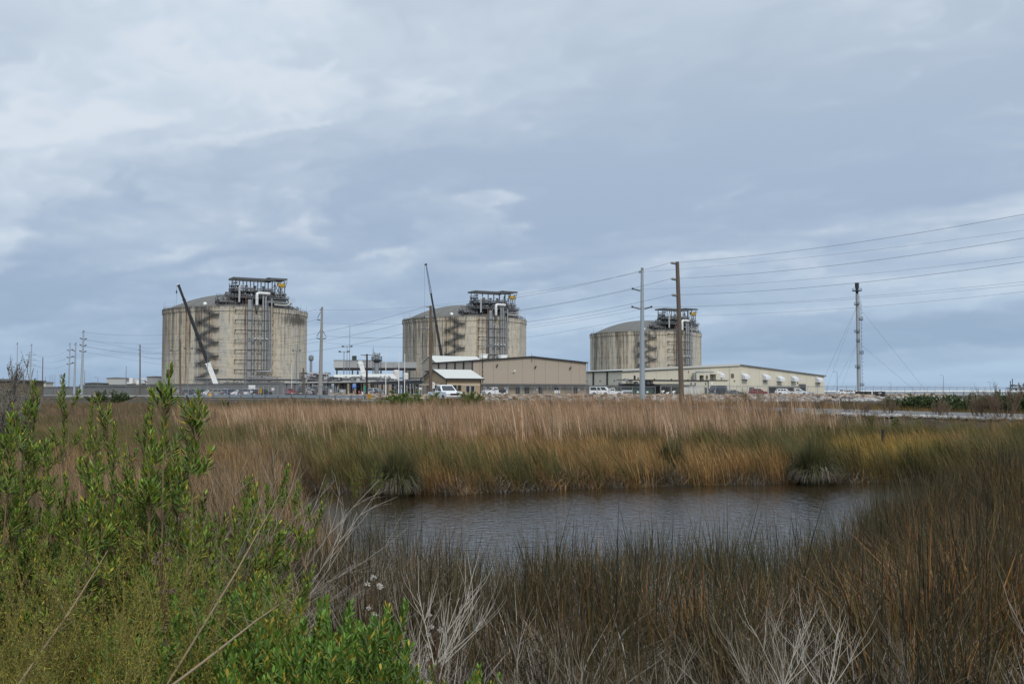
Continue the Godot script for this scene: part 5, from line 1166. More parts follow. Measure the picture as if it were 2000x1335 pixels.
func make_vehicles() -> void:
	var at := Vector3(X(869, 110), 1.70, -110)
	vehicle("pickup_truck", M.car_white, "white crew cab pickup truck half hidden by a bush on the road", "pickup truck", at, -1.12)
	var g := "vehicles parked at the warehouses"
	var o := vehicle("pickup_truck", M.car_white, "white pickup truck with a dark load bed at the foot of the tan warehouse", "pickup truck", Vector3(X(964, 226), G, -226), GRID + PI + 0.1, g)
	pbox("bed_box", Vector3(-2.78, 0.7, -0.97), Vector3(-0.8, 1.42, 0.97), M.boom_black, o)
	vehicle("van", M.car_white, "white passenger van between the two warehouses", "van", Vector3(X(1173, 238), G, -238), 0.0, g)
	vehicle("pickup_truck", M.car_white, "white pickup truck in front of the white passenger van", "pickup truck", Vector3(X(1196, 236), G, -236), PI - 0.1, g, 0.92)
	vehicle("suv", M.car_white, "white SUV behind the fence at the grey door canopy", "car", Vector3(X(1532, 268), G, -268), 0.05, g)
	vehicle("pickup_truck", M.car_white, "white pickup truck before the open dark door of the cream warehouse", "pickup truck", Vector3(X(1561, 262), G, -262), -0.55, g, 0.95)
	vehicle("van", M.boom_black, "black van at the garage of the cream annex", "van", Vector3(X(1402, 243), G, -243), PI + 0.9, g, 1.15)
	vehicle("sedan", M.car_grey, "grey car beside the black van", "car", Vector3(X(1434, 256), G, -256), 0.2, g)
	vehicle("suv", M.car_red, "dark red SUV half hidden by the bare shrub at the cream warehouse", "car", Vector3(X(1481, 262), G, -262), 0.3, g)
	vehicle("pickup_truck", M.car_white, "white pickup truck beyond the cream warehouse's outer corner", "pickup truck", Vector3(X(1647, 330), G, -330), 0.6, g)
	vehicle("suv", M.car_white, "white SUV just before the foot of the flare stack", "car", Vector3(X(1658, 330), G, -330), 2.3, g)
	var paints := [M.car_silver, M.car_grey, M.car_grey, M.car_blue, M.car_white, M.car_tan, M.car_silver, M.car_blue, M.car_white, M.car_grey, M.car_white, M.boom_black]
	var names := ["silver", "grey", "dark grey", "blue", "white", "tan", "pale silver", "dark blue", "white", "charcoal", "white", "black"]
	for i in 12:
		var px := 352.0 + i * 14.6
		var d := 262.0 - i * 2.2
		var kind: String = ["sedan", "suv", "pickup_truck", "suv"][i % 4]
		vehicle(kind, paints[i], "%s %s, %s in the car row before the soot-marked tank" % [names[i], {"sedan": "saloon car", "suv": "SUV", "pickup_truck": "pickup"}[kind], ["by the yellow marker", "second from the yellow marker", "third from the yellow marker", "behind the yellow diamond", "past the yellow diamond", "under the crane boom's foot", "halfway along", "after the halfway one", "fourth from the white board", "third from the white board", "second from the white board", "right behind the white board"][i]], "car", Vector3(X(px, d), G - 0.2, -d), 0.95, "cars parked in a row before the large tank")
	for q in [[566, 266, "pickup_truck", M.car_red, 2.0, "red and silver pickup truck parked tail-out at the end of the carport"], [583, 266, "suv", M.boom_black, 2.0, "black SUV under the carport, next to the red pickup truck"], [601, 264, "pickup_truck", M.car_silver, 2.1, "grey pickup truck under the carport behind the short bare pole"], [617, 262, "suv", M.boom_black, 2.0, "black SUV under the carport touching the concrete pole's outline"], [638, 260, "suv", M.boom_black, 2.0, "black SUV under the carport just past the concrete pole"], [654, 258, "pickup_truck", M.boom_black, 2.0, "black pickup truck under the carport next to the metal cabinets"], [726, 246, "suv", M.car_silver, 2.2, "silver SUV between the dark timber pole and the tallest flagpole"], [738, 244, "sedan", M.car_grey, 2.2, "grey car beside the tallest flagpole"]]:
		vehicle(q[2], q[3], q[5], "car", Vector3(X(q[0], q[1]), G, -q[1]), q[4], "vehicles at the carport")
	protos.values().map(func(p): p.free())

# ---- street furniture ------------------------------------------------------------------------------------------------
func words(mb_parent: Node, text: String, size: float, at: Vector3, m: Material) -> void:
	var t := TextMesh.new(); t.text = text; t.font_size = 32; t.pixel_size = size / 32.0; t.depth = 0.01
	var f := SystemFont.new(); f.font_names = PackedStringArray(["Droid Sans"]); f.font_weight = 700; t.font = f
	var o := part("lettering", t, m, mb_parent); o.position = at
func sign_post(label: String, px: float, d: float, y0: float, y1: float, w: float, m: Material, turn := 0.0, called := "sign") -> Node3D:
	var at := on_ground(px, d)
	var o := thing(called, label, "sign", at, turn)
	var lo := Y(y1, d) - at.y; var hi := Y(y0, d) - at.y
	var mb := MB.new()
	for x in [-w * 0.35, w * 0.35] if w > 0.9 else [0.0]: mb.beam(Vector3(x, -0.2, -0.06), Vector3(x, hi, -0.06), 0.08)
	part("post", mb, M.steel, o)
	pbox("board", Vector3(-w / 2, lo, -0.02), Vector3(w / 2, hi, 0.02), m, o)
	return o
func stripes(o: Node, w: float, lo: float, hi: float, dirn: float, m: Material) -> void:
	var n := 4
	for k in range(-2, n + 2):
		var y := lerpf(lo, hi, float(k) / n)
		var s := (hi - lo) / n * 0.5
		var poly := PackedVector2Array([Vector2(-w / 2, y), Vector2(w / 2, y + dirn * w), Vector2(w / 2, y + dirn * w + s), Vector2(-w / 2, y + s)])
		var clip := Geometry2D.intersect_polygons(poly, PackedVector2Array([Vector2(-w / 2, lo), Vector2(w / 2, lo), Vector2(w / 2, hi), Vector2(-w / 2, hi)]))
		for c in clip:
			var mb := MB.new(); mb.slab(c, 0.021, 0.026); part("stripe", mb, m, o)
func chain_fence(label: String, a: Vector3, b: Vector3, h: float, step: float) -> void:
	var o := thing("chain_link_fence", label, "fence", a, atan2(-(b - a).z, (b - a).x))
	var l := Vector2(b.x - a.x, b.z - a.z).length(); var dy := b.y - a.y
	var n := int(l / step)
	for k in n + 1:
		var mb := MB.new(); var x := l * k / n; var y := dy * k / n
		mb.tube(Vector3(x, y - 0.2, 0), Vector3(x, y + h, 0), 0.05, -1, 6); mb.beam(Vector3(x, y + h, 0), Vector3(x, y + h + 0.3, 0.25), 0.05); part("post", mb, M.steel_pale, o)
	var mb := MB.new()
	for y in [h, 0.15]: mb.tube(Vector3(0, y, 0), Vector3(l, y + dy, 0), 0.03, -1, 5)
	part("rail", mb, M.steel_pale, o)
	mb = MB.new()
	for k in 3: mb.tube(Vector3(0, h + 0.1 * (k + 1), 0.083 * (k + 1)), Vector3(l, h + 0.1 * (k + 1) + dy, 0.083 * (k + 1)), 0.014, -1, 4)
	part("barbed_wire", mb, M.steel, o)
	mb = MB.new(); var nd := 9.0                       # woven diagonals, coarse
	var cnt := int((l + h) / 0.55)
	for k in cnt:
		for s in [0, 1]:
			var x0 := k * 0.55 - h; var x1 := k * 0.55
			var ya := 0.0; var yb := h
			if x0 < 0: ya = -x0; x0 = 0.0
			if x1 > l: yb = h - (x1 - l); x1 = l
			if x1 - x0 < 0.2: continue
			if s == 0: mb.beam(Vector3(x0, ya + dy * x0 / l, 0), Vector3(x1, yb + dy * x1 / l, 0), 0.016)
			else: mb.beam(Vector3(x0, h - ya + dy * x0 / l, 0.02), Vector3(x1, h - yb + dy * x1 / l, 0.02), 0.016)
	part("mesh", mb, M.steel_pale, o)
func make_furniture() -> void:
	# guardrail on the road's far side
	var c := Curve3D.new()
	var fw := []
	for i in road.size() - 1:
		for k in 20:
			var p: Vector2 = road[i].lerp(road[i + 1], k / 20.0); var t: Vector2 = (road[i + 1] - road[i]).normalized()
			fw.append(p + Vector2(-t.y, t.x) * -1.0 * 5.2)
	var path := []
	for p in fw:
		var px: float = 1000.0 + p.x / p.y * F
		if p.y > 60 and px > 345 and px < 722: path.append(Vector3(p.x, road_dist(p.x, p.y).y, -p.y))
	var at: Vector3 = path[0]
	var gr := thing("guardrail", "long galvanised guardrail beside the road with a striped end marker", "guardrail", at)
	for i in path.size() - 1:
		var a: Vector3 = path[i] - at; var b: Vector3 = path[i + 1] - at
		var mb := MB.new(); var out := (b - a).normalized().cross(Vector3.UP) * 0.05
		for y in [0.42, 0.70]: mb.beam(a + Vector3.UP * y, b + Vector3.UP * y, 0.06, 0.13)
		mb.beam(a + Vector3.UP * 0.56 + out, b + Vector3.UP * 0.56 + out, 0.04, 0.16)
		part("rail", mb, M.galvanised, gr)
		if i % 2 == 0: mb = MB.new(); mb.beam(a - Vector3.UP * 0.3, a + Vector3.UP * 0.72, 0.14); part("post", mb, M.steel_dark, gr)
	var mk := thing("end_marker", "yellow and black striped marker board at the near end of the guardrail", "road marker", path[0] + Vector3(0.75, 0, 0.2))
	pbox("board", Vector3(-0.32, 0.25, -0.02), Vector3(0.32, 0.92, 0.02), M.sign_yellow, mk); stripes(mk, 0.64, 0.25, 0.92, 1.0, M.black); pbox("post", Vector3(-0.05, -0.2, -0.1), Vector3(0.05, 0.9, -0.03), M.steel, mk)
	var s := sign_post("tall white board with a pale blue heading on two posts before the parked cars", 491.5, 236, 752, 759.5, 1.55, M.white, 0.2)
	pbox("heading", Vector3(-0.6, 1.55, 0.021), Vector3(0.45, 1.7, 0.026), M.sign_pale, s)
	s = sign_post("slim yellow and black hazard marker beside the white board", 508.5, 215, 758, 768, 0.5, M.sign_yellow); stripes(s, 0.5, Y(768, 215) - s.position.y, Y(758, 215) - s.position.y, -1.0, M.black)
	s = sign_post("slim yellow and black hazard marker beyond the guardrail's far end", 340, 230, 757, 766, 0.5, M.sign_yellow); stripes(s, 0.5, Y(766, 230) - s.position.y, Y(757, 230) - s.position.y, 1.0, M.black)
	s = thing("diamond_sign", "plain yellow diamond sign low in front of the guardrail", "sign", on_ground(410, 165))
	var mb := MB.new(); mb.slab(PackedVector2Array([Vector2(0, 0.2), Vector2(0.3, 0.5), Vector2(0, 0.8), Vector2(-0.3, 0.5)]), -0.01, 0.01); part("board", mb, M.sign_yellow, s); s.position.y = Y(771, 165) - 0.5
	mb = MB.new(); mb.beam(Vector3(0, 0.3, -0.05), Vector3(0, -1.2, -0.05), 0.06); part("post", mb, M.steel, s)
	sign_post("small white notice on the chain-link gate", 532.5, 231, 757, 762, 0.6, M.white)
	s = sign_post("blue sign with white writing on an orange-striped post at the car park entrance", 691.5, 228, 749, 758, 0.95, M.sign_blue); pbox("heading", Vector3(-0.3, Y(750.6, 228) - s.position.y, 0.021), Vector3(0.3, Y(749.6, 228) - s.position.y + 0.0, 0.026), M.white, s)
	pbox("heading", Vector3(-0.34, Y(754.2, 228) - s.position.y, 0.021), Vector3(0.34, Y(752.8, 228) - s.position.y, 0.026), M.sign_pale, s)
	sign_post("green sign beside the dark timber pole", 712.3, 226, 753.5, 764, 0.44, M.sign_green)
	s = sign_post("white sign reading NO PARKING beside the wooden pole", 844.5, 168, 746.5, 758, 0.78, M.white, 0.0)
	var sy := (Y(746.5, 168) + Y(758, 168)) / 2 - s.position.y
	words(s, "NO", 0.26, Vector3(0, sy + 0.16, 0.025), M.black); words(s, "PARKING", 0.14, Vector3(0, sy - 0.17, 0.025), M.red)
	sign_post("small white square notice between the flagpoles and the wooden pole", 821, 180, 756.5, 760.5, 0.42, M.white)
	# bollards and cone at the entrance
	for q in [[680, 229, M.sign_yellow, 0.9, "yellow bollard beside the blue sign"], [690.5, 228, M.orange, 1.0, "orange bollard under the blue sign"], [701, 227, M.red, 1.15, "first red bollard between the blue and the green sign"], [705.5, 227, M.red, 1.0, "second red bollard, next to the green sign"], [720, 226, M.sign_yellow, 0.8, "yellow bollard past the dark timber pole"]]:
		var b := thing("bollard", q[4], "bollard", on_ground(q[0], q[1]), 0, "bollards at the car park entrance")
		mb = MB.new(); mb.lathe(Vector3.ZERO, [Vector2(0.1, 0), Vector2(0.1, q[3]), Vector2(0.06, q[3] + 0.06), Vector2(0, q[3] + 0.07)], 10); part("post", mb, q[2], b)
		mb = MB.new(); mb.lathe(Vector3(0, q[3] * 0.7, 0), [Vector2(0.102, 0), Vector2(0.107, 0.01), Vector2(0.107, 0.12), Vector2(0.102, 0.13)], 10); part("band", mb, M.white, b)
	var cn := thing("traffic_cone", "white traffic cone at the foot of the dark timber pole", "traffic cone", on_ground(708, 222))
	mb = MB.new(); mb.lathe(Vector3.ZERO, [Vector2(0.22, 0.05), Vector2(0.05, 0.95), Vector2(0, 0.96)], 10); mb.box(Vector3(0, 0.025, 0), Vector3(0.5, 0.05, 0.5)); part("cone", mb, M.white, cn)
	# cabinets, dumpsters, trailers
	for q in [[646.5, 229, 1.2, 1.7, M.duct, "grey metal cabinet left standing beside the entrance barrier"], [668.5, 228, 1.4, 1.5, M.steel_pale, "low metal cabinet with pale stickers at the entrance"]]:
		var b := thing("cabinet", q[5].replace("left ", ""), "cabinet", on_ground(q[0], q[1]))
		pbox("body", Vector3(-q[2] / 2, 0, -0.5), Vector3(q[2] / 2, q[3], 0.3), q[4], b); pbox("lid", Vector3(-q[2] / 2 - 0.05, q[3], -0.55), Vector3(q[2] / 2 + 0.05, q[3] + 0.06, 0.36), M.steel_dark, b); pbox("sticker", Vector3(-0.2, q[3] * 0.5, 0.3), Vector3(0.15, q[3] * 0.75, 0.31), M.white, b)
	var rp := thing("concrete_block", "tan concrete block with equipment at the entrance barrier", "block", on_ground(662, 224)); pbox("block", Vector3(-1.6, 0, -0.6), Vector3(1.3, 0.55, 0.6), M.tan_base, rp)
	mb = MB.new(); mb.tube(Vector3(-0.5, 0.55, 0), Vector3(-0.3, 2.2, 0), 0.12); mb.ball(Vector3(0.5, 0.8, 0), 0.35, 5, 8); mb.tube(Vector3(0.2, 0.55, 0), Vector3(0.2, 1.6, 0), 0.08); part("equipment", mb, M.duct, rp)
	for q in [[1246, 228, "green dumpster with white stickers, first beside the pale steel pole"], [1264.5, 229, "green dumpster partly behind the pale steel pole"]]:
		var b := thing("dumpster", q[2], "dumpster", Vector3(X(q[0], q[1]), G, -q[1]), 0.15, "green dumpsters")
		mb = MB.new(); mb.hexa([Vector3(-1, 0.2, -0.9), Vector3(1, 0.2, -0.9), Vector3(1, 0.2, 0.7), Vector3(-1, 0.2, 0.7), Vector3(-1.05, 1.5, -1), Vector3(1.05, 1.5, -1), Vector3(1.05, 1.25, 0.9), Vector3(-1.05, 1.25, 0.9)]); part("bin", mb, M.dumpster, b)
		mb = MB.new()
		for x in [-1.06, 0, 1.06]: mb.beam(Vector3(x, 0.2, 0.78), Vector3(x, 1.3, 0.92), 0.12)
		mb.beam(Vector3(-1.1, 1.28, 0.92), Vector3(1.1, 1.28, 0.92), 0.12); part("rib", mb, M.dumpster, b)
		pbox("lid", Vector3(-1.02, 1.5, -0.98), Vector3(1.02, 1.58, 0.5), M.dumpster, b); pbox("sticker", Vector3(-0.5, 0.65, 0.9), Vector3(0.0, 1.05, 0.93), M.white, b)
		for x in [-0.8, 0.8]: pbox("foot", Vector3(x - 0.1, 0, -0.5), Vector3(x + 0.1, 0.2, 0.5), M.black, b)
	var t := thing("storage_container", "pale panelled storage container beside the tall leaning wooden pole", "container", Vector3(X(1335, 240), G, -240), 0.05)
	for k in 3: pbox("panel", Vector3(k * 1.3 + 0.02, 0.25, -2.0), Vector3(k * 1.3 + 1.28, 1.95, 0), M.container, t)
	pbox("frame", Vector3(-0.05, 0.05, -2.05), Vector3(3.95, 0.24, 0.05), M.trim_dark, t); pbox("roof", Vector3(-0.05, 1.96, -2.05), Vector3(3.95, 2.06, 0.05), M.container, t)
	var tk := thing("horizontal_tank", "grey horizontal tank on saddles near the green dumpsters", "vessel", Vector3(X(1228, 236), G, -236))
	mb = MB.new(); mb.tube(Vector3(-1.4, 0.9, 0), Vector3(1.6, 0.9, 0), 0.42, -1, 12); mb.ball(Vector3(-1.4, 0.9, 0), 0.42, 6, 12); mb.ball(Vector3(1.6, 0.9, 0), 0.42, 6, 12); part("shell", mb, M.duct, tk)
	for x in [-0.9, 1.1]: pbox("saddle", Vector3(x - 0.12, 0, -0.35), Vector3(x + 0.12, 0.62, 0.35), M.steel_dark, tk)
	var wb := thing("equipment_skid", "skid of white pumps and thin pipes under the shade canopy", "machinery", Vector3(X(1298, 240), G, -240))
	pbox("base", Vector3(-1.2, 0, -0.8), Vector3(3.2, 0.2, 0.8), M.canopy_grey, wb)
	for q in [[-0.4, 0.9], [0.7, 0.5], [2.2, 0.8]]:
		mb = MB.new(); mb.tube(Vector3(q[0], 0.2, 0), Vector3(q[0], q[1], 0), 0.14); mb.tube(Vector3(q[0] - 0.3, q[1], 0), Vector3(q[0] + 0.4, q[1] + 0.2, 0), 0.2, -1, 8); part("pump", mb, M.white, wb)
	var db := thing("dark_container", "long dark low container with two white doors at the flare stack's foot", "container", Vector3(X(1676, 250), G - 0.2, -250))
	pbox("body", Vector3(0, 0, -2), Vector3(6.9, 1.25, 0), M.boom_black, db)
	for k in 6: pbox("rib", Vector3(k * 1.35 + 0.02, 0.05, 0), Vector3(k * 1.35 + 0.12, 1.2, 0.06), M.trim_grey, db)
	for q in [[3.45, 0.5, 0.75, 0.95], [5.2, 0.7, 5.9, 0.9]]: pbox("white_door" if q[0] < 4 else "label_plate", Vector3(q[0], 0.35 if q[0] < 4 else q[1], 0.001), Vector3(q[0] + 0.25 if q[0] < 4 else q[2], 1.2 if q[0] < 4 else q[3], 0.03), M.white, db)
	for q in [[1580, "first"], [1584.5, "second"], [1589, "third"]]:
		var b := thing("plastic_drum", "%s of three pale drums standing by the cream warehouse's wall" % q[1], "drum", Vector3(X(q[0], 276), G, -276), 0, "pale drums by the cream warehouse")
		mb = MB.new(); mb.lathe(Vector3.ZERO, [Vector2(0.3, 0), Vector2(0.33, 0.1), Vector2(0.33, 0.9), Vector2(0.28, 1.0), Vector2(0, 1.0)], 12); part("shell", mb, M.car_silver, b)
		mb = MB.new(); mb.lathe(Vector3(0, 0.5, 0), [Vector2(0.33, 0), Vector2(0.35, 0.03), Vector2(0.33, 0.06)], 12); part("hoop", mb, M.car_silver, b)
	# fences along the yard
	var fp := func(px: float, d: float) -> Vector3: var p := Vector3(X(px, d), 0, -d); p.y = height(p.x, d); return p
	chain_fence("chain-link fence along the riprap before the cream warehouse", fp.call(1290, 229), fp.call(1672, 252), 2.1, 3.0)
	chain_fence("chain-link fence from the flare stack's foot to behind the bare shrubs", fp.call(1690, 262), fp.call(2040, 300), 2.1, 3.0)
	chain_fence("chain-link fence along the tan warehouse's forecourt", fp.call(940, 205), fp.call(1280, 227), 1.9, 3.0)
	chain_fence("chain-link fence in front of the row of parked cars", fp.call(330, 246), fp.call(504, 232), 1.9, 3.0)
	chain_fence("chain-link gate bay beside the white board", fp.call(505, 231), fp.call(552, 226), 2.3, 1.6)
	chain_fence("chain-link fence before the carport", fp.call(553, 226), fp.call(655, 220), 1.9, 3.0)
	# two dark stakes in the marsh
	for q in [[1616, 41, 833, 0.075, "short dark stake standing in the gold grass"], [1723, 36, 838, 0.08, "second dark stake in the gold grass, nearer the bank"]]:
		var g0 := on_ground(q[0], q[1]); var b := thing("stake", q[4].replace("second", "taller"), "stake", g0)
		mb = MB.new(); mb.tube(Vector3(0, -0.3, 0), Vector3(0.02, Y(q[2], q[1]) - g0.y, 0), q[3], q[3] * 0.8, 8); part("post", mb, M.wood_dark, b)

# ---- plants ---------------------------------------------------------------------------------------------------------
func tuft(s: int, n: int, h: float, spread: float, lean: float, width: float, droop: float, wind: Vector2, tint := 0.25) -> ArrayMesh:
	var r := RandomNumberGenerator.new(); r.seed = s
	var mb := MB.new()
	for i in n:
		var a := r.randf_range(0, TAU); var q := sqrt(r.randf()) * spread
		var b := Vector3(cos(a) * q, -0.05, sin(a) * q)
		var a2 := a + r.randf_range(-0.9, 0.9)
		var out := Vector3(cos(a2), 0, sin(a2)) * absf(r.randfn(0.0, lean)) + Vector3(wind.x, 0, wind.y) * r.randf_range(0.5, 1.3)
		var l := h * r.randf_range(0.55, 1.08); var dr := droop * r.randf_range(0.2, 1.5)
		var p := []
		for k in 4:
			var t := k / 3.0
			p.append(b + Vector3.UP * l * (t - dr * t * t * 0.45) + out * l * (t * 0.6 + t * t * (0.5 + dr)))
		var sd := Vector3(cos(a2 + r.randf_range(0.6, 2.5)), 0, sin(a2 + r.randf_range(0.6, 2.5)))
		var v := r.randf_range(1.0 - tint, 1.0 + tint); var wv := r.randf_range(-0.06, 0.06)
		mb.col = Color(v * (1 + wv), v, v * (1 - wv))
		var w := width * r.randf_range(0.7, 1.3)
		mb.blade(p, sd, [w, w * 0.85, w * 0.6, 0.0])
	return mb.mesh()
func grow(r: RandomNumberGenerator, b: Vector3, d: Vector3, l: float, up: float, wob: float, n: int) -> Array:
	var p := [b]; var dd := d.normalized()
	for i in n:
		dd = (dd + Vector3.UP * up / n + Vector3(r.randf_range(-wob, wob), r.randf_range(-wob, wob) * 0.5, r.randf_range(-wob, wob))).normalized()
		p.append(p[-1] + dd * l / n)
	return p
func radii(n: int, a: float, b: float) -> Array:
	var out := []
	for i in n: out.append(lerpf(a, b, float(i) / (n - 1)))
	return out
func shrub(o: Dictionary) -> Array:    # [stems, leaves]
	var r := RandomNumberGenerator.new(); r.seed = o.seed
	var st := MB.new(); var lf := MB.new()
	var leafy := func(p: Array, from: float) -> void:
		var total := 0.0
		for i in p.size() - 1: total += (p[i + 1] - p[i]).length()
		var s: float = total * from; var turn := r.randf_range(0, TAU)
		while s <= total:
			var k: float = s / total * (p.size() - 1); var i := mini(int(k), p.size() - 2)
			var c: Vector3 = p[i].lerp(p[i + 1], k - i); var d: Vector3 = (p[i + 1] - p[i]).normalized()
			var x := d.cross(Vector3(0.3, 0.1, 0.9)).normalized(); var y := d.cross(x)
			turn += 1.2
			for q in o.whorl:
				var a: float = turn + TAU * q / o.whorl + r.randf_range(-0.3, 0.3)
				var out := x * cos(a) + y * sin(a)
				var tip: float = s / total
				var dir := (d * lerpf(0.5, 1.5, tip * tip) + out * r.randf_range(0.6, 1.1) + Vector3.DOWN * r.randf_range(-0.15, 0.3) * (1.0 - tip)).normalized()
				var cl: Color = o.cols[r.randi() % o.cols.size()]
				var v := r.randf_range(0.75, 1.25)
				var l: float = o.leaf * r.randf_range(0.6, 1.15) * lerpf(1.0, 0.75, tip)
				lf.leaf(c + out * 0.003, dir, out.cross(dir).cross(dir) * -1.0 if r.randf() < 0.8 else d, l, l * o.leaf_w, Color(cl.r * v, cl.g * v, cl.b * v))
			s += o.step * r.randf_range(0.7, 1.3)
	for m in o.stems:
		var a: float = r.randf_range(0, TAU); var sp: float = o.spread * sqrt(r.randf())
		var lean: Vector2 = o.get("lean", Vector2.ZERO)
		var b: Vector3 = Vector3(cos(a), 0, sin(a)) * o.foot * r.randf_range(0.1, 1.0)
		var l: float = o.h * r.randf_range(0.55, 1.05)
		var p := grow(r, b - Vector3.UP * 0.05, Vector3(cos(a) * sp + lean.x, 1, sin(a) * sp + lean.y), l, o.get("up", 0.6), o.wob, 7)
		var cc: Color = o.bark; var v := r.randf_range(0.7, 1.25); st.col = Color(cc.r * v, cc.g * v, cc.b * v)
		st.path(p, radii(8, o.r, o.r * 0.35), 5, false)
		if o.whorl > 0: leafy.call(p, maxf(0.45, o.get("bare", 0.45) + 0.15))
		for k in o.sides:
			var t := r.randf_range(o.get("low", 0.25), 0.95); var i := int(t * 7)
			var d: Vector3 = (p[mini(i + 1, 7)] - p[i]).normalized() if i < 7 else Vector3.UP
			var e := r.randf_range(0, TAU); var open: float = o.get("open", 0.8)
			var side := grow(r, p[i], d + Vector3(cos(e), 0.1, sin(e)) * open, l * o.side * r.randf_range(0.4, 1.1) * (1.15 - t * 0.6), o.get("up", 0.6), o.wob, 5)
			st.path(side, radii(6, o.r * 0.55, o.r * 0.2), 4, false)
			if o.whorl > 0: leafy.call(side, o.get("bare", 0.45) - 0.12)
			for g in o.get("twigs", 0):
				var j := 1 + r.randi() % 4; var f := r.randf_range(0, TAU)
				var dd: Vector3 = (side[j + 1] - side[j]).normalized() + Vector3(cos(f), 0.15, sin(f)) * open
				var tw := grow(r, side[j], dd, l * o.side * 0.42 * r.randf_range(0.5, 1.2), o.get("up", 0.6), o.wob, 3)
				st.path(tw, radii(4, o.r * 0.32, o.r * 0.12), 3, false)
				if o.get("twig_leaves", false): leafy.call(tw, 0.1)
	return [st.mesh(), lf.mesh()]
var kinds := {}
func plant(kind: String, called: String, label: String, category: String, at: Vector3, turn: float, tall: float, group := "", leaf_m := "leaf") -> Node3D:
	var o := thing(called, label, category, at, turn, group)
	var m: Array = kinds[kind]
	var box: AABB = (m[0] as ArrayMesh).get_aabb()
	if (m[1] as ArrayMesh).get_surface_count(): box = box.merge((m[1] as ArrayMesh).get_aabb())
	o.scale = Vector3(1.7 if kind.begins_with("hedge") else 1.0, 1, 1.3 if kind.begins_with("hedge") else 1.0) * (tall / box.end.y)
	if kind.begins_with("elder_tall") or kind.begins_with("brown"):     # the tip stands over the foot's given place
		var tip := Vector3.ZERO
		for p in (m[0] as ArrayMesh).surface_get_arrays(0)[Mesh.ARRAY_VERTEX]:
			if p.y > tip.y: tip = p
		tip = (o.basis * tip); o.position -= Vector3(tip.x, 0, tip.z)
	part("stems", m[0], M.bark, o).set_meta("kind", "stuff")
	if (m[1] as ArrayMesh).get_surface_count(): part("foliage", m[1], M[leaf_m], o).set_meta("kind", "stuff")
	return o
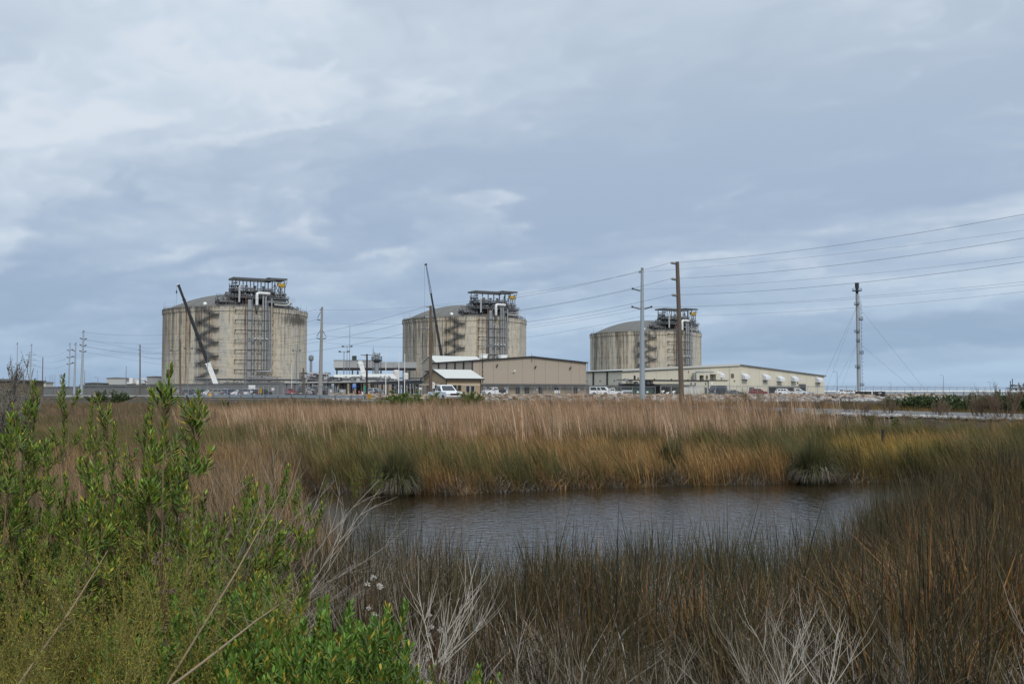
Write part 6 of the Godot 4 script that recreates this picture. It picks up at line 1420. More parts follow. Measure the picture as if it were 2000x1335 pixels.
func make_kinds() -> void:
	var elder := [Color(0.15, 0.245, 0.024), Color(0.11, 0.19, 0.02), Color(0.20, 0.30, 0.03), Color(0.065, 0.11, 0.015), Color(0.17, 0.25, 0.026), Color(0.12, 0.19, 0.02), Color(0.14, 0.22, 0.022), Color(0.14, 0.16, 0.025), Color(0.10, 0.07, 0.03), Color(0.36, 0.30, 0.03)]
	var bright := [Color(0.11, 0.21, 0.02), Color(0.085, 0.165, 0.018), Color(0.14, 0.25, 0.026), Color(0.06, 0.125, 0.016), Color(0.12, 0.21, 0.022), Color(0.10, 0.19, 0.02), Color(0.09, 0.17, 0.018), Color(0.36, 0.28, 0.03)]
	var straw := Color(0.22, 0.15, 0.085)
	for k in 3:
		kinds["elder_tall_%d" % k] = shrub({"seed": 100 + k, "bare": 0.62, "h": 2.1, "stems": 4, "spread": 0.24, "foot": 0.25, "wob": 0.10, "r": 0.008, "bark": straw, "sides": 20, "side": 0.2, "low": 0.2, "whorl": 4, "step": 0.015, "leaf": 0.056, "leaf_w": 0.15, "cols": elder, "open": 0.75, "up": 0.9})
		kinds["elder_%d" % k] = shrub({"seed": 110 + k, "bare": 0.66, "h": 1.6, "stems": 9, "spread": 0.62, "foot": 0.4, "wob": 0.16, "r": 0.006, "bark": straw, "sides": 13, "side": 0.26, "low": 0.2, "whorl": 4, "step": 0.014, "leaf": 0.054, "leaf_w": 0.15, "cols": elder, "open": 0.7, "up": 0.8})
		kinds["bright_%d" % k] = shrub({"seed": 120 + k, "h": 1.15, "stems": 18, "spread": 0.5, "foot": 0.4, "wob": 0.12, "r": 0.004, "bark": Color(0.14, 0.13, 0.05), "sides": 4, "side": 0.36, "low": 0.3, "whorl": 4, "step": 0.019, "leaf": 0.058, "leaf_w": 0.19, "cols": bright, "open": 0.7, "up": 0.9})
		kinds["feathery_%d" % k] = shrub({"seed": 130 + k, "h": 1.35, "stems": 15, "spread": 0.6, "foot": 0.4, "wob": 0.2, "r": 0.003, "bark": Color(0.22, 0.19, 0.04), "sides": 8, "side": 0.42, "low": 0.25, "bare": 0.55, "twigs": 4, "twig_leaves": true, "whorl": 2, "step": 0.015, "leaf": 0.020, "leaf_w": 0.12, "cols": [Color(0.23, 0.20, 0.022), Color(0.16, 0.165, 0.02), Color(0.09, 0.105, 0.015), Color(0.31, 0.235, 0.022), Color(0.14, 0.15, 0.018), Color(0.13, 0.075, 0.02)], "open": 0.7, "up": 0.5})
		kinds["bare_%d" % k] = shrub({"seed": 140 + k, "h": 0.62, "stems": 1 + k, "spread": 0.3 + 0.25 * k, "foot": 0.1, "wob": 0.16 + 0.06 * k, "r": 0.0032 - 0.0005 * k, "bark": [Color(0.40, 0.36, 0.30), Color(0.31, 0.265, 0.21), Color(0.21, 0.17, 0.125)][k], "sides": 11, "side": 0.5, "low": 0.15, "twigs": 6, "lean": [Vector2(0.5, 0.1), Vector2(-0.15, 0.1), Vector2(0.1, -0.1)][k], "whorl": 0, "step": 1, "leaf": 0, "leaf_w": 0, "cols": [], "open": 0.75, "up": 0.5})
		kinds["arching_%d" % k] = shrub({"seed": 150 + k, "h": 1.25, "stems": 13, "spread": 0.6, "foot": 0.2, "wob": 0.2, "r": 0.0026, "bark": Color(0.36, 0.31, 0.26), "sides": 5, "side": 0.3, "twigs": 2, "whorl": 0, "step": 1, "leaf": 0, "leaf_w": 0, "cols": [], "open": 0.4, "up": -0.1, "lean": Vector2(0.5, 0.1)})
		kinds["brown_%d" % k] = shrub({"seed": 160 + k, "h": 2.6, "stems": 22, "spread": 0.85, "foot": 0.6, "wob": 0.15, "r": 0.022, "bark": Color(0.19, 0.135, 0.088), "sides": 10, "side": 0.45, "low": 0.3, "twigs": 6, "whorl": 0, "step": 1, "leaf": 0, "leaf_w": 0, "cols": [], "open": 0.55, "up": 0.9})
		kinds["weed_%d" % k] = shrub({"seed": 170 + k, "h": 1.5, "stems": 8, "spread": 0.45, "foot": 0.4, "wob": 0.14, "r": 0.01, "bark": Color(0.13, 0.10, 0.05), "sides": 6, "side": 0.4, "low": 0.2, "whorl": 2, "step": 0.06, "leaf": 0.18, "leaf_w": 0.28, "bare": 0.3, "cols": [Color(0.10, 0.13, 0.03), Color(0.08, 0.11, 0.03), Color(0.13, 0.14, 0.04), Color(0.16, 0.12, 0.05)], "open": 0.6, "up": 0.8})
		kinds["hedge_%d" % k] = shrub({"seed": 180 + k, "h": 2.2, "stems": 30, "spread": 1.35, "foot": 0.7, "wob": 0.22, "bare": 0.2, "r": 0.016, "bark": Color(0.08, 0.06, 0.04), "sides": 14, "side": 0.32, "low": 0.05, "whorl": 3, "step": 0.07, "leaf": 0.13, "leaf_w": 0.38, "cols": [Color(0.05, 0.085, 0.018), Color(0.035, 0.066, 0.015), Color(0.065, 0.10, 0.022), Color(0.085, 0.12, 0.028)], "open": 1.1, "up": 0.4})
	kinds["grey_tree"] = shrub({"seed": 190, "h": 3.6, "stems": 12, "spread": 0.5, "foot": 0.3, "wob": 0.12, "r": 0.03, "bark": Color(0.24, 0.22, 0.195), "sides": 12, "side": 0.38, "low": 0.3, "twigs": 5, "twig_leaves": true, "whorl": 1, "step": 0.10, "leaf": 0.07, "leaf_w": 0.35, "cols": [Color(0.15, 0.12, 0.08), Color(0.12, 0.12, 0.06), Color(0.10, 0.07, 0.05)], "open": 0.6, "up": 0.8})
func scatter(called: String, label: String, category: String, mesh: Mesh, m: Material, n: int, where: Callable, s0: float, s1: float) -> void:
	# where() returns [x, d, colour, scale] or nothing
	var xf := []; var cl := []
	for i in n:
		var w: Array = where.call(i)
		if w.is_empty(): continue
		var s: float = R(s0, s1) * w[3]
		xf.append(Transform3D(Basis(Vector3.UP, R(-1.2, 1.2) + (PI if i % 2 and w.size() > 4 else 0.0)).scaled(Vector3(s, s * R(0.85, 1.15), s)), Vector3(w[0], maxf(height(w[0], w[1]), -0.15) - 0.02, -w[1])))
		cl.append(w[2])
	stuff(called, mesh, m, xf, cl, label, category)
func near_limit(px: float) -> float:     # how far out the near rushes stand in the water
	if px < 520: return 15.0
	if px < 900: return lerpf(19.0, 16.0, (px - 520) / 380.0)
	if px < 1000: return lerpf(16.0, 10.8, (px - 900) / 100.0)
	if px < 1090: return lerpf(10.8, 13.4, (px - 1000) / 90.0)
	if px < 1540: return 13.8
	if px < 1860: return lerpf(13.8, 24.0, pow((px - 1540) / 320.0, 1.3))
	return 25.0
func make_marsh() -> void:
	var pick := func(cols: Array) -> Color:
		var c: Color = cols[rng.randi() % cols.size()]; var v := R(0.75, 1.25)
		return Color(c.r * v, c.g * v, c.b * v)
	var tan_c := [Color(0.57, 0.37, 0.23), Color(0.47, 0.305, 0.185), Color(0.40, 0.25, 0.135), Color(0.66, 0.465, 0.31), Color(0.26, 0.17, 0.085), Color(0.36, 0.20, 0.09)]
	var olive := [Color(0.12, 0.112, 0.026), Color(0.085, 0.09, 0.022), Color(0.15, 0.122, 0.032), Color(0.10, 0.085, 0.024), Color(0.20, 0.135, 0.045)]
	var orange := [Color(0.34, 0.19, 0.065), Color(0.27, 0.15, 0.048), Color(0.39, 0.235, 0.085), Color(0.21, 0.13, 0.042), Color(0.13, 0.10, 0.03)]
	var gold := [Color(0.40, 0.25, 0.04), Color(0.33, 0.20, 0.036), Color(0.25, 0.17, 0.036), Color(0.44, 0.28, 0.055)]
	var grey := [Color(0.22, 0.185, 0.15), Color(0.17, 0.145, 0.12), Color(0.26, 0.22, 0.185), Color(0.12, 0.10, 0.08)]
	var brown := [Color(0.22, 0.14, 0.07), Color(0.16, 0.105, 0.052), Color(0.26, 0.175, 0.095), Color(0.11, 0.08, 0.038)]
	var rush := [Color(0.085, 0.066, 0.014), Color(0.06, 0.053, 0.012), Color(0.036, 0.032, 0.009), Color(0.125, 0.08, 0.02), Color(0.08, 0.05, 0.013)]
	var free := func(x: float, d: float) -> bool: return pond_depth(x, d) < 0.15 and (d < 40 or road_dist(x, d).x > 6.2)
	var wind := Vector2(-0.18, 0.02)
	# tall pale reeds
	for v in 2:
		scatter("reed_bed", ["tall pale tan reed bed across the middle of the marsh", "second layer of pale tan reeds mixed into the reed bed"][v], "reeds", tuft(20 + v, 15, 1.55, 0.22, 0.11, 0.011, 0.15, wind, 0.65), M.grass, 26000, func(_i):
			var d := sqrt(R(36 * 36, 104 * 104)); var px := R(-150, 2150); var x := X(px, d)
			var e := patch_noise.get_noise_2d(x * 1.2, d * 2.0)
			var ok := ss(420, 620, px + e * 160) * ss(1720, 1350, px + e * 200)
			if d < 44: ok *= ss(-0.1, 0.25, e + (d - 40) * 0.08)
			if R(0, 1) > ok or not free.call(x, d): return []
			var far := ss(82, 100, d)
			var c: Color = pick.call(tan_c)
			if R(0, 1) < far * 0.5: c = pick.call(olive) * 1.4
			return [x, d, c, lerpf(1.0, 0.75, far) * (1.0 + e * 0.25 + noise.get_noise_2d(x * 9, d * 9) * 0.35)], 0.75, 1.2)
	# lower brown and olive grass on the flanks of the reed bed
	scatter("brown_marsh_grass", "low brown marsh grass beside the reed bed", "grass", tuft(24, 18, 0.95, 0.25, 0.16, 0.008, 0.3, wind, 0.3), M.grass, 30000, func(_i):
		var d := sqrt(R(30 * 30, 150 * 150)); var px := R(-150, 2200); var x := X(px, d)
		var e := patch_noise.get_noise_2d(x * 1.2 + 90, d * 2.0)
		var ok := maxf(ss(640, 420, px), ss(1300, 1700, px)) + 0.12
		if d > 100: ok = 0.8
		if R(0, 1) > ok or not free.call(x, d) or (d > 150 and site(x, d) > -4): return []
		return [x, d, pick.call(brown if e > -0.12 else olive) if px < 1500 or e < 0.15 else pick.call(orange), 1.0 + e * 0.3], 0.75, 1.15)
	# rough grass on the road's banks
	scatter("verge_grass", "rough green and brown grass on the road's banks", "grass", tuft(26, 20, 0.8, 0.3, 0.16, 0.009, 0.3, wind, 0.4), M.grass, 26000, func(_i):
		var d := R(40, 262); var px := R(-300, 2150); var x := X(px, d); var q := road_dist(x, d).x
		if q < 5.6 or q > 13.0 or site(x, d) > -3.0: return []
		if q > 9 and d < 110 and px > 700: return []
		var e := patch_noise.get_noise_2d(x * 2, d * 2)
		return [x, d, pick.call(olive if e > 0.0 else brown) * 1.25, 1.0 if d > 100 else 0.6], 0.7, 1.1)
	# olive rushes and orange grass towards the pond
	for v in 2:
		scatter("rush_bed", ["olive green rushes in bands behind the pond", "second layer of olive rushes behind the pond"][v], "rushes", tuft(30 + v, 26, 1.2, 0.2, 0.15, 0.006, 0.25, wind * 1.4, 0.3), M.grass, 9000, func(_i):
			var d := sqrt(R(25.5 * 25.5, 47 * 47)); var px := R(-150, 2150); var x := X(px, d)
			var e := patch_noise.get_noise_2d(x * 2.2 + 40, d * 3.2)
			if e < R(-0.16, 0.2) or not free.call(x, d) or (px < 480 and d < 30): return []
			return [x, d, pick.call(olive), 1.0 + e * 0.3 + noise.get_noise_2d(x * 11, d * 11) * 0.5], 0.7, 1.15)
	for v in 2:
		scatter("cordgrass", ["rust orange cordgrass along the far bank of the pond", "second layer of rust orange cordgrass on the far bank"][v], "grass", tuft(34 + v, 22, 1.0, 0.2, 0.17, 0.006, 0.3, wind, 0.3), M.grass, 11000, func(_i):
			var d := sqrt(R(25.5 * 25.5, 48 * 48)); var px := R(-150, 2150); var x := X(px, d)
			var e := patch_noise.get_noise_2d(x * 2.2 + 40, d * 3.2)
			if e > R(-0.12, 0.22) or not free.call(x, d): return []
			var set_: Array = gold if px > 1620 and px < 1860 and d < 38 else (orange if px > 640 or e < -0.3 else brown)
			return [x, d, pick.call(set_), 1.0 - e * 0.15 + noise.get_noise_2d(x * 11 + 50, d * 11) * 0.5], 0.65, 1.15)
	# thatch along the shore: grey bent dead leaves
	scatter("thatch", "grey bent dead leaves along the far water's edge", "grass", tuft(40, 22, 0.62, 0.22, 0.42, 0.007, 0.95, wind, 0.35), M.grass, 9000, func(_i):
		var px := R(380, 2100); var d := R(24, 34); var x := X(px, d)
		var q := pond_depth(x, d)
		if q > 0.25 or q < -2.4: return []
		return [x, d, pick.call(grey if R(0, 1) < 0.6 else orange), 1.0], 0.6, 1.2)
	# near rushes standing in the water
	for v in 3:
		scatter("near_rushes", ["dark olive rushes standing in the near water", "brown rushes mixed into the near stand", "thin upright rush stems reaching over the water"][v], "rushes", tuft(50 + v, 20, [0.98, 0.9, 1.15][v], [0.13, 0.18, 0.12][v], [0.19, 0.34, 0.15][v], 0.0052, [0.15, 0.45, 0.12][v], wind * 0.5, 0.8), M.grass, [8000, 7500, 3500][v], func(i):
			var px := R(440, 2650); var lim := near_limit(px) + noise.get_noise_2d(px * 0.4, 3) * 1.6 + R(-1.0, 0.9)
			var d := sqrt(R(4.2 * 4.2, 25 * 25)); var x := X(px, d)
			if d > lim or (px < 960 and d < lerpf(11, 4.6, (px - 440) / 520.0)): return []
			if d > 9 and R(0, 1) < 0.25: return []
			if px < 960 and d > 11 and R(0, 1) < 0.8: return []
			var cl := noise.get_noise_2d(x * 16.0, d * 16.0)
			if v < 2 and cl < R(-0.28, 0.12): return []
			if v == 2 and d < lim - 3.5: return []
			var e := patch_noise.get_noise_2d(x * 5, d * 5)
			var set_: Array = [rush, rush, [Color(0.05, 0.05, 0.018), Color(0.07, 0.06, 0.02)]][v]
			if v == 1: set_ = [Color(0.27, 0.115, 0.024), Color(0.18, 0.085, 0.02), Color(0.11, 0.072, 0.018)] if e + (px - 1300.0) * 0.0006 > -0.1 else [Color(0.105, 0.068, 0.03), Color(0.16, 0.12, 0.075), Color(0.065, 0.046, 0.018)]
			var c: Color = pick.call(set_)
			return [x, d, c, (1.0 - ss(7.5, 4.5, d) * 0.3) * (1.0 + cl * 0.55) * lerpf(1.0, 1.2, ss(1600, 1850, px)), i], 0.8, 1.12)
	# pale dead stalks lying bent over among the near rushes
	scatter("bent_stalks", "pale grey dead stalks bent across the near rushes", "stalks", tuft(60, 9, 0.8, 0.2, 0.55, 0.0034, 1.0, Vector2.ZERO, 0.35), M.grass, 2300, func(i):
		var px := R(560, 2250); var d := sqrt(R(4.5 * 4.5, 14 * 14)); var x := X(px, d)
		if d > near_limit(px) - 1.0: return []
		return [x, d, pick.call([Color(0.22, 0.18, 0.13), Color(0.16, 0.125, 0.085), Color(0.28, 0.24, 0.19)]), 1.0, i], 0.7, 1.2)
	# undergrowth on the bank at the left
	scatter("dead_undergrowth", "dead brown stems and litter under the green shrubs", "undergrowth", tuft(64, 16, 0.42, 0.25, 0.4, 0.004, 0.5, Vector2.ZERO, 0.4), M.grass, 5200, func(i):
		var px := R(-300, 640); var d := sqrt(R(3.2 * 3.2, 15 * 15)); var x := X(px, d)
		if px > 520 and d > 7.5: return []
		return [x, d, pick.call([Color(0.11, 0.085, 0.065), Color(0.16, 0.12, 0.085), Color(0.075, 0.06, 0.045), Color(0.07, 0.075, 0.028)]), 1.0 + ss(9, 14, d) * 0.5, i], 0.7, 1.2)
	scatter("bank_grass", "brown grass on the near bank behind the green shrubs", "grass", tuft(66, 22, 1.1, 0.25, 0.2, 0.006, 0.3, wind, 0.35), M.grass, 3600, func(_i):
		var px := R(-200, 640); var d := sqrt(R(11 * 11, 34 * 34)); var x := X(px, d)
		if pond_depth(x, d) > 0.2: return []
		return [x, d, pick.call(brown if R(0, 1) < 0.75 else orange), 1.0], 0.75, 1.15)
func tussock(label: String, px: float, d: float, w: float, h: float, s: int) -> void:
	var at := on_ground(px, d); at.y = maxf(at.y, 0.0) - 0.02
	var o := thing("grass_tussock", label, "grass tussock", at, 0, "big tussocks at the water's edge")
	var green := MB.new(); var dead := MB.new(); var r := RandomNumberGenerator.new(); r.seed = s
	for i in 2200:
		var a := r.randf_range(0, TAU); var q := sqrt(r.randf()); var dd := i % 4 == 0
		var b := Vector3(cos(a), 0, sin(a)) * q * w * 0.2
		var out := Vector3(cos(a), 0, sin(a)) * (0.15 + q * 0.75) * r.randf_range(0.45, 1.15) * w * 0.34
		var l := h * r.randf_range(0.6, 1.12) * (0.62 if dd else 1.0) * (1.0 + 0.35 * noise.get_noise_2d(cos(a) * 14.0 + s * 30.0, sin(a) * 14.0)); var p := []
		if dd: out *= r.randf_range(0.7, 1.1)
		for k in 5:
			var t := k / 4.0
			p.append(b + out * t + Vector3.UP * l * ((t * 1.35 - t * t * (0.3 + 0.95 * q * q)) if not dd else (t * 2.1 - t * t * 1.95)))
		var mb := dead if dd else green
		var c: Color = [Color(0.06, 0.066, 0.018), Color(0.042, 0.05, 0.014), Color(0.085, 0.08, 0.024), Color(0.11, 0.09, 0.032)][r.randi() % 4] if not dd else [Color(0.19, 0.155, 0.13), Color(0.13, 0.10, 0.08), Color(0.25, 0.21, 0.175)][r.randi() % 3]
		mb.col = c * r.randf_range(0.75, 1.2)
		mb.blade(p, Vector3(-sin(a), 0, cos(a)), [0.0065, 0.0065, 0.005, 0.004, 0.0])
	part("green_leaves", green, M.grass, o).set_meta("kind", "stuff"); part("dead_leaves", dead, M.grass, o).set_meta("kind", "stuff")
func make_plants() -> void:
	make_kinds()
	tussock("rounded green grass dome with a grey skirt, standing at the far bank", 1588, 28.9, 2.1, 1.5, 1)
	tussock("big grass tussock with long drooping grey leaves where the pond begins", 775, 25.6, 1.8, 1.35, 2)
	tussock("low broad tussock on the bank between the two big grey-skirted ones", 1310, 29.6, 1.7, 1.15, 3)
	tussock("tussock at the pond's narrow end behind the near rushes", 1905, 30.5, 2.4, 1.3, 4)
	# tall marsh elders with bright leaf whorls: [px, distance, top in the photo]
	var i := 0
	for q in [[330, 6.6, 705, "tallest green marsh elder, its sprig standing before the soot-marked tank"], [295, 7.2, 755, "green marsh elder with many whorls beside the tallest one"], [122, 6.9, 726, "marsh elder with a lone sprig in front of the clustered steel poles"], [72, 7.6, 752, "marsh elder under the bare wooden pole"], [180, 8.2, 775, "slender marsh elder with yellow lower leaves"], [372, 7.4, 800, "marsh elder leaning out beyond the tallest one"], [20, 6.2, 800, "marsh elder in front of the twiggy grey tree"], [225, 6.4, 820, "marsh elder growing below the low grey wall"]]:
		var at := on_ground(q[0], q[1]); var h := Y(q[2], q[1]) - at.y
		plant("elder_tall_%d" % (i % 3), "marsh_elder", q[3], "shrub", at, i * 1.7, h, "tall marsh elders on the near bank"); i += 1
	for q in [[30, 5.6, 905, "lower"], [110, 6.2, 880, "spreading"], [160, 6.6, 915, "dense"], [250, 6.0, 900, "bushy"], [330, 6.8, 880, "many-stemmed"], [400, 7.6, 905, "outer"], [70, 6.4, 930, "dark"], [290, 6.6, 960, "short"], [350, 6.6, 985, "low"], [430, 6.6, 985, "leaning"], [520, 11.0, 925, "thin"], [-10, 6.4, 850, "edge"], [200, 6.4, 850, "crowded"], [140, 7.4, 830, "back-row"], [270, 7.6, 835, "upright"], [20, 7.0, 810, "ragged"], [380, 7.0, 860, "narrow"]]:
		var at := on_ground(q[0], q[1]); var h := clampf(Y(q[2], q[1]) - at.y, 0.5, 1.6)
		plant("elder_%d" % (i % 3), "marsh_elder", "%s green marsh elder bush on the near bank, about %s" % [q[3], ["by the picture's edge", "below the bare wooden pole", "below the low grey wall", "below the tallest elder's sprig", "beside the white arching stems"][clampi(int(q[0] / 110.0), 0, 4)]], "shrub", at, i * 2.3, h, "low marsh elders on the near bank"); i += 1
	for q in [[690, 24.0, 905, "leggy marsh elder with pale sprigs before the drooping tussock"], [640, 22.0, 930, "small marsh elder with few sprigs near the pond's beginning"], [590, 23.0, 925, "marsh elder rooted at the water's edge, outermost of the sprigs"], [745, 24.5, 900, "single pale sprig rising beside the drooping tussock"]]:
		var at := on_ground(q[0], q[1]); at.y = maxf(at.y, 0.0); var h := Y(q[2], q[1]) - at.y
		plant("elder_tall_%d" % (i % 3), "marsh_elder", q[3], "shrub", at, i * 1.1, clampf(h, 0.6, 1.8), "sprigs at the pond's beginning"); i += 1
	for q in [[20, 5.2, 955], [120, 5.4, 945], [215, 5.4, 975], [295, 5.4, 1015], [60, 4.6, 1040], [170, 4.7, 1030], [255, 4.9, 1070], [335, 5.0, 1060], [-60, 4.8, 990], [110, 4.0, 1130], [25, 3.9, 1150], [215, 4.1, 1140]]:
		var at := on_ground(q[0], q[1]); var h := clampf(Y(q[2], q[1]) - at.y, 0.35, 1.5)
		plant("feathery_%d" % (i % 3), "feathery_bush", "fine-leaved yellow green bush, %s" % ["beside the picture's edge, at the back", "second from the edge at the back", "third from the edge at the back", "below the tallest marsh elder", "beside the edge, middle row", "middle row, second from the edge", "middle row, third from the edge", "outermost, beside the bright leafy bush", "cut by the picture's edge", "front row, in the middle", "front row, at the edge", "front row, outermost"][i % 12], "shrub", at, i * 2.1, h, "feathery yellow green bushes"); i += 1
	var n := 0
	for q in [[455, 5.6, 1085], [500, 5.2, 1120], [430, 5.3, 1105], [560, 5.0, 1130], [480, 4.6, 1190], [610, 4.8, 1175], [545, 4.4, 1250], [690, 4.6, 1230], [420, 4.5, 1215], [735, 4.7, 1262], [800, 4.9, 1290], [370, 4.6, 1240], [520, 4.0, 1240], [600, 4.2, 1270], [450, 4.9, 1130], [590, 4.6, 1175], [640, 4.4, 1245], [690, 4.3, 1285], [510, 4.8, 1120], [850, 4.6, 1305]]:
		var at := on_ground(q[0], q[1]); var h := clampf(Y(q[2], q[1]) - at.y, 0.3, 1.25)
		plant("bright_%d" % (n % 3), "leafy_bush", "bright green leafy bush along the bottom, %s" % ["highest of them", "next to the highest, towards the pond", "behind the dry seed plume", "under the fluffy seed head", "below the highest one", "beside the rusty stem", "low, in front of the highest one", "below the bare white branch", "dark, nearest the feathery bushes", "beside the bare white branch", "outermost, below the second seed head", "lowest, between feathery and leafy bushes", "front one below the rusty stem", "front one below the bare branch", "dense one behind the low ones", "dense one under the seed head", "in front of the fluffy seed head", "in front of the white branches", "second behind the low ones", "under the second white branch"][n], "shrub", at, n * 1.9, h, "bright leafy bushes"); n += 1
	# dead white shrubs
	n = 0
	for q in [[395, 7.4, 865, "sheaf of long white dead stems arching towards the pond"], [420, 8.0, 850, "second sheaf of white dead stems, behind the first"], [375, 7.0, 930, "third sheaf of pale dead stems, lowest and nearest the feathery bushes"], [430, 7.2, 905, "fourth sheaf of pale dead stems, over the pond's edge"]]:
		var at := on_ground(q[0], q[1])
		plant("arching_%d" % (n % 3), "dead_stem_clump", q[3], "dead shrub", at, 0.2 * n, clampf(Y(q[2], q[1]) - at.y, 0.5, 1.7), "white dead stems"); n += 1
	n = 0
	for q in [[725, 5.0, 1060, "biggest bare white branch, leaning over the bright leafy bushes", 0], [690, 5.3, 1120, "bare pale branch beside the fluffy seed head", 1], [800, 5.2, 1130, "bare white branch beside the biggest one", 0], [640, 5.6, 1150, "thin bare branch behind the fluffy seed head", 2], [760, 5.8, 1180, "low tangle of bare twigs under the biggest white branch", 2], [1105, 5.0, 1165, "bare whitish shrub with one long leaning stem, first after the second seed head", 1], [1215, 5.6, 1240, "small bare whitish twig behind the first long leaning one", 2], [1290, 4.8, 1215, "bare whitish twig shrub with upright forks, mid bottom", 1], [1345, 5.3, 1265, "low bare twig shrub beside the upright forked one", 2], [1470, 5.0, 1175, "taller bare twig shrub leaning towards the corner", 0], [1575, 5.4, 1130, "tallest bare twig shrub of the bottom row", 1], [1615, 4.8, 1200, "bare twig shrub touching the tallest one", 0], [1690, 5.0, 1250, "short bare twig shrub over the yellow grass patch", 2], [1830, 5.5, 1195, "grey bare twig shrub before the corner", 2], [1940, 4.9, 1085, "tall pale bare shrub in the bottom corner", 1], [1985, 5.3, 1165, "bare grey shrub cut by the picture's edge", 2]]:
		var at := on_ground(q[0], q[1])
		plant("bare_%d" % q[4], "bare_shrub", q[3], "dead shrub", at, (n * 2.4 if q[4] != 0 else -0.3 + 0.2 * (n % 4)), clampf(Y(q[2], q[1]) - at.y, 0.3, 1.35), "bare whitish shrubs along the bottom"); n += 1
	# fluffy seed heads
	for q in [[672, 4.9, 1135, 22, "dry weed with fluffy pale seed heads over the bright leafy bushes"], [868, 4.9, 1228, 18, "second dry weed with a pale fluffy crown beside the bare white branch"], [325, 5.0, 1085, 30, "dark brown dry seed plume among the feathery bushes"]]:
		var at := on_ground(q[0], q[1]); var h := Y(q[2], q[1]) - at.y
		var o := thing("seed_weed", q[4], "weed", at)
		var r := RandomNumberGenerator.new(); r.seed = int(q[0])
		var mb := MB.new(); mb.col = Color(0.09, 0.045, 0.025); var p := grow(r, Vector3.ZERO, Vector3(0.05, 1, 0), h, 0.2, 0.06, 7); mb.path(p, radii(8, 0.006, 0.003), 5, false)
		var fl := MB.new()
		for k in q[3]:
			var c: Vector3 = p[4 + k % 4] + Vector3(r.randfn(0, 0.03), r.randfn(0.0, 0.035), r.randfn(0, 0.03))
			mb.tube(p[3 + k % 4], c, 0.002, 0.0015, 4, false)
			var dark: bool = q[0] == 325
			for e in 26:
				var d := Vector3(r.randfn(0, 1), r.randfn(0, 1), r.randfn(0, 1)).normalized(); var t := r.randf_range(0.3, 0.44) * (0.5 if dark else 1.0)
				fl.col = Color(t, t * 0.9, t * 0.78) if not dark else Color(0.17, 0.12, 0.085) * t * 4.0
				fl.blade([c, c + d * r.randf_range(0.008, 0.017)], d.cross(Vector3(0.3, 0.5, 0.8)).normalized(), [0.0016, 0.0024])
		part("stem", mb, M.bark, o); part("fluff", fl, M.grass, o).set_meta("kind", "stuff")
	# brown bare shrubs and weeds at the road, hedge and bushes beyond it
	n = 0
	for q in [[1452, 88, 750, "wide bare brown shrub in front of the black van"], [1480, 90, 770, "bare brown shrub beside the wide one, before the red SUV"], [1660, 66, 770, "bare brown shrub at the near side of the road"], [1700, 62, 790, "small bare brown shrub between two taller ones by the road"], [1745, 58, 766, "rounded bare brown shrub before the dark container"], [1835, 55, 772, "bare brown shrub in front of the dark hedge"], [1905, 52, 755, "bare brown shrub joined to the tallest one by the road"], [1940, 51, 738, "tallest bare brown shrub by the road under the jetty head"], [1600, 70, 790, "low bare brown shrub beyond the gold grass"], [1395, 92, 790, "low bare brown shrub before the storage container"], [1535, 80, 795, "low bare brown shrub under the white SUV"]]:
		var at := on_ground(q[0], q[1])
		plant("brown_%d" % (n % 3), "brown_shrub", q[3], "shrub", at, n * 1.3, clampf(Y(q[2], q[1]) - at.y, 1.0, 3.4), "bare brown shrubs by the road"); n += 1
	var wl := ["under the gate house", "before the tan warehouse's white door", "before the tan warehouse's middle windows", "under the outer corner of the tan warehouse", "under the white passenger van", "at the foot of the pale steel pole", "between the pale steel pole and the tall wooden pole", "at the tall wooden pole's foot", "under the storage container", "under the cream annex", "in front of the black van", "under the white SUV", "before the bare shrubs at the road", "near the dark stakes", "under the dark container", "below the guardrail's end marker", "below the middle of the guardrail", "below the white board", "below the carport's dark trucks", "below the yellow diamond sign"]
	for q in [[945, 96, 783], [985, 97, 786], [1045, 96, 784], [1120, 94, 786], [1180, 96, 784], [1235, 140, 778], [1285, 138, 779], [1335, 88, 792], [1370, 86, 793], [1405, 86, 790], [1432, 84, 792], [1540, 76, 800], [1700, 55, 808], [1740, 50, 812], [1800, 50, 815], [745, 118, 778], [640, 125, 779], [520, 128, 779], [590, 126, 781], [440, 130, 778]]:
		var at := on_ground(q[0], q[1])
		plant("weed_%d" % (n % 3), "roadside_weed", "clump of green weeds %s" % wl[n - 11], "weed", at, n * 1.9, clampf(Y(q[2], q[1]) - at.y, 0.5, 2.0), "green weeds along the road"); n += 1
	n = 0
	for q in [[792, 104, 760, 1.0, "round green bush before the flagpoles"], [922, 100, 762, 0.75, "round green bush hiding the nose of the white pickup truck"], [208, 150, 760, 1.3, "dark green bush by the low grey wall"], [1800, 118, 766, 1.3, "dark green hedge bush behind the road, first after the dark container"], [1850, 116, 768, 1.2, "dark green hedge bush, second after the dark container"], [1892, 112, 767, 1.2, "dark green hedge bush, third after the dark container"], [1975, 108, 760, 1.3, "dark green hedge bush under the jetty head"], [2025, 104, 762, 1.3, "dark green hedge bush at the picture's edge"], [1740, 122, 778, 0.9, "smaller dark green bush at the dark container's end"], [1935, 112, 768, 1.1, "dark green hedge bush behind the tallest bare shrub"], [1772, 119, 770, 1.0, "low dark green hedge bush joining the first one"], [1655, 150, 787, 0.5, "small light green bush at the riprap's foot"]]:
		var at := on_ground(q[0], q[1])
		var o := plant("hedge_%d" % (n % 3), "green_bush", q[4], "bush", at, n * 1.9, clampf(Y(q[2], q[1]) - at.y, 0.9, 4.0), "dense green bushes", "leaf_mid" if n in [0, 1, 11] else "leaf"); n += 1
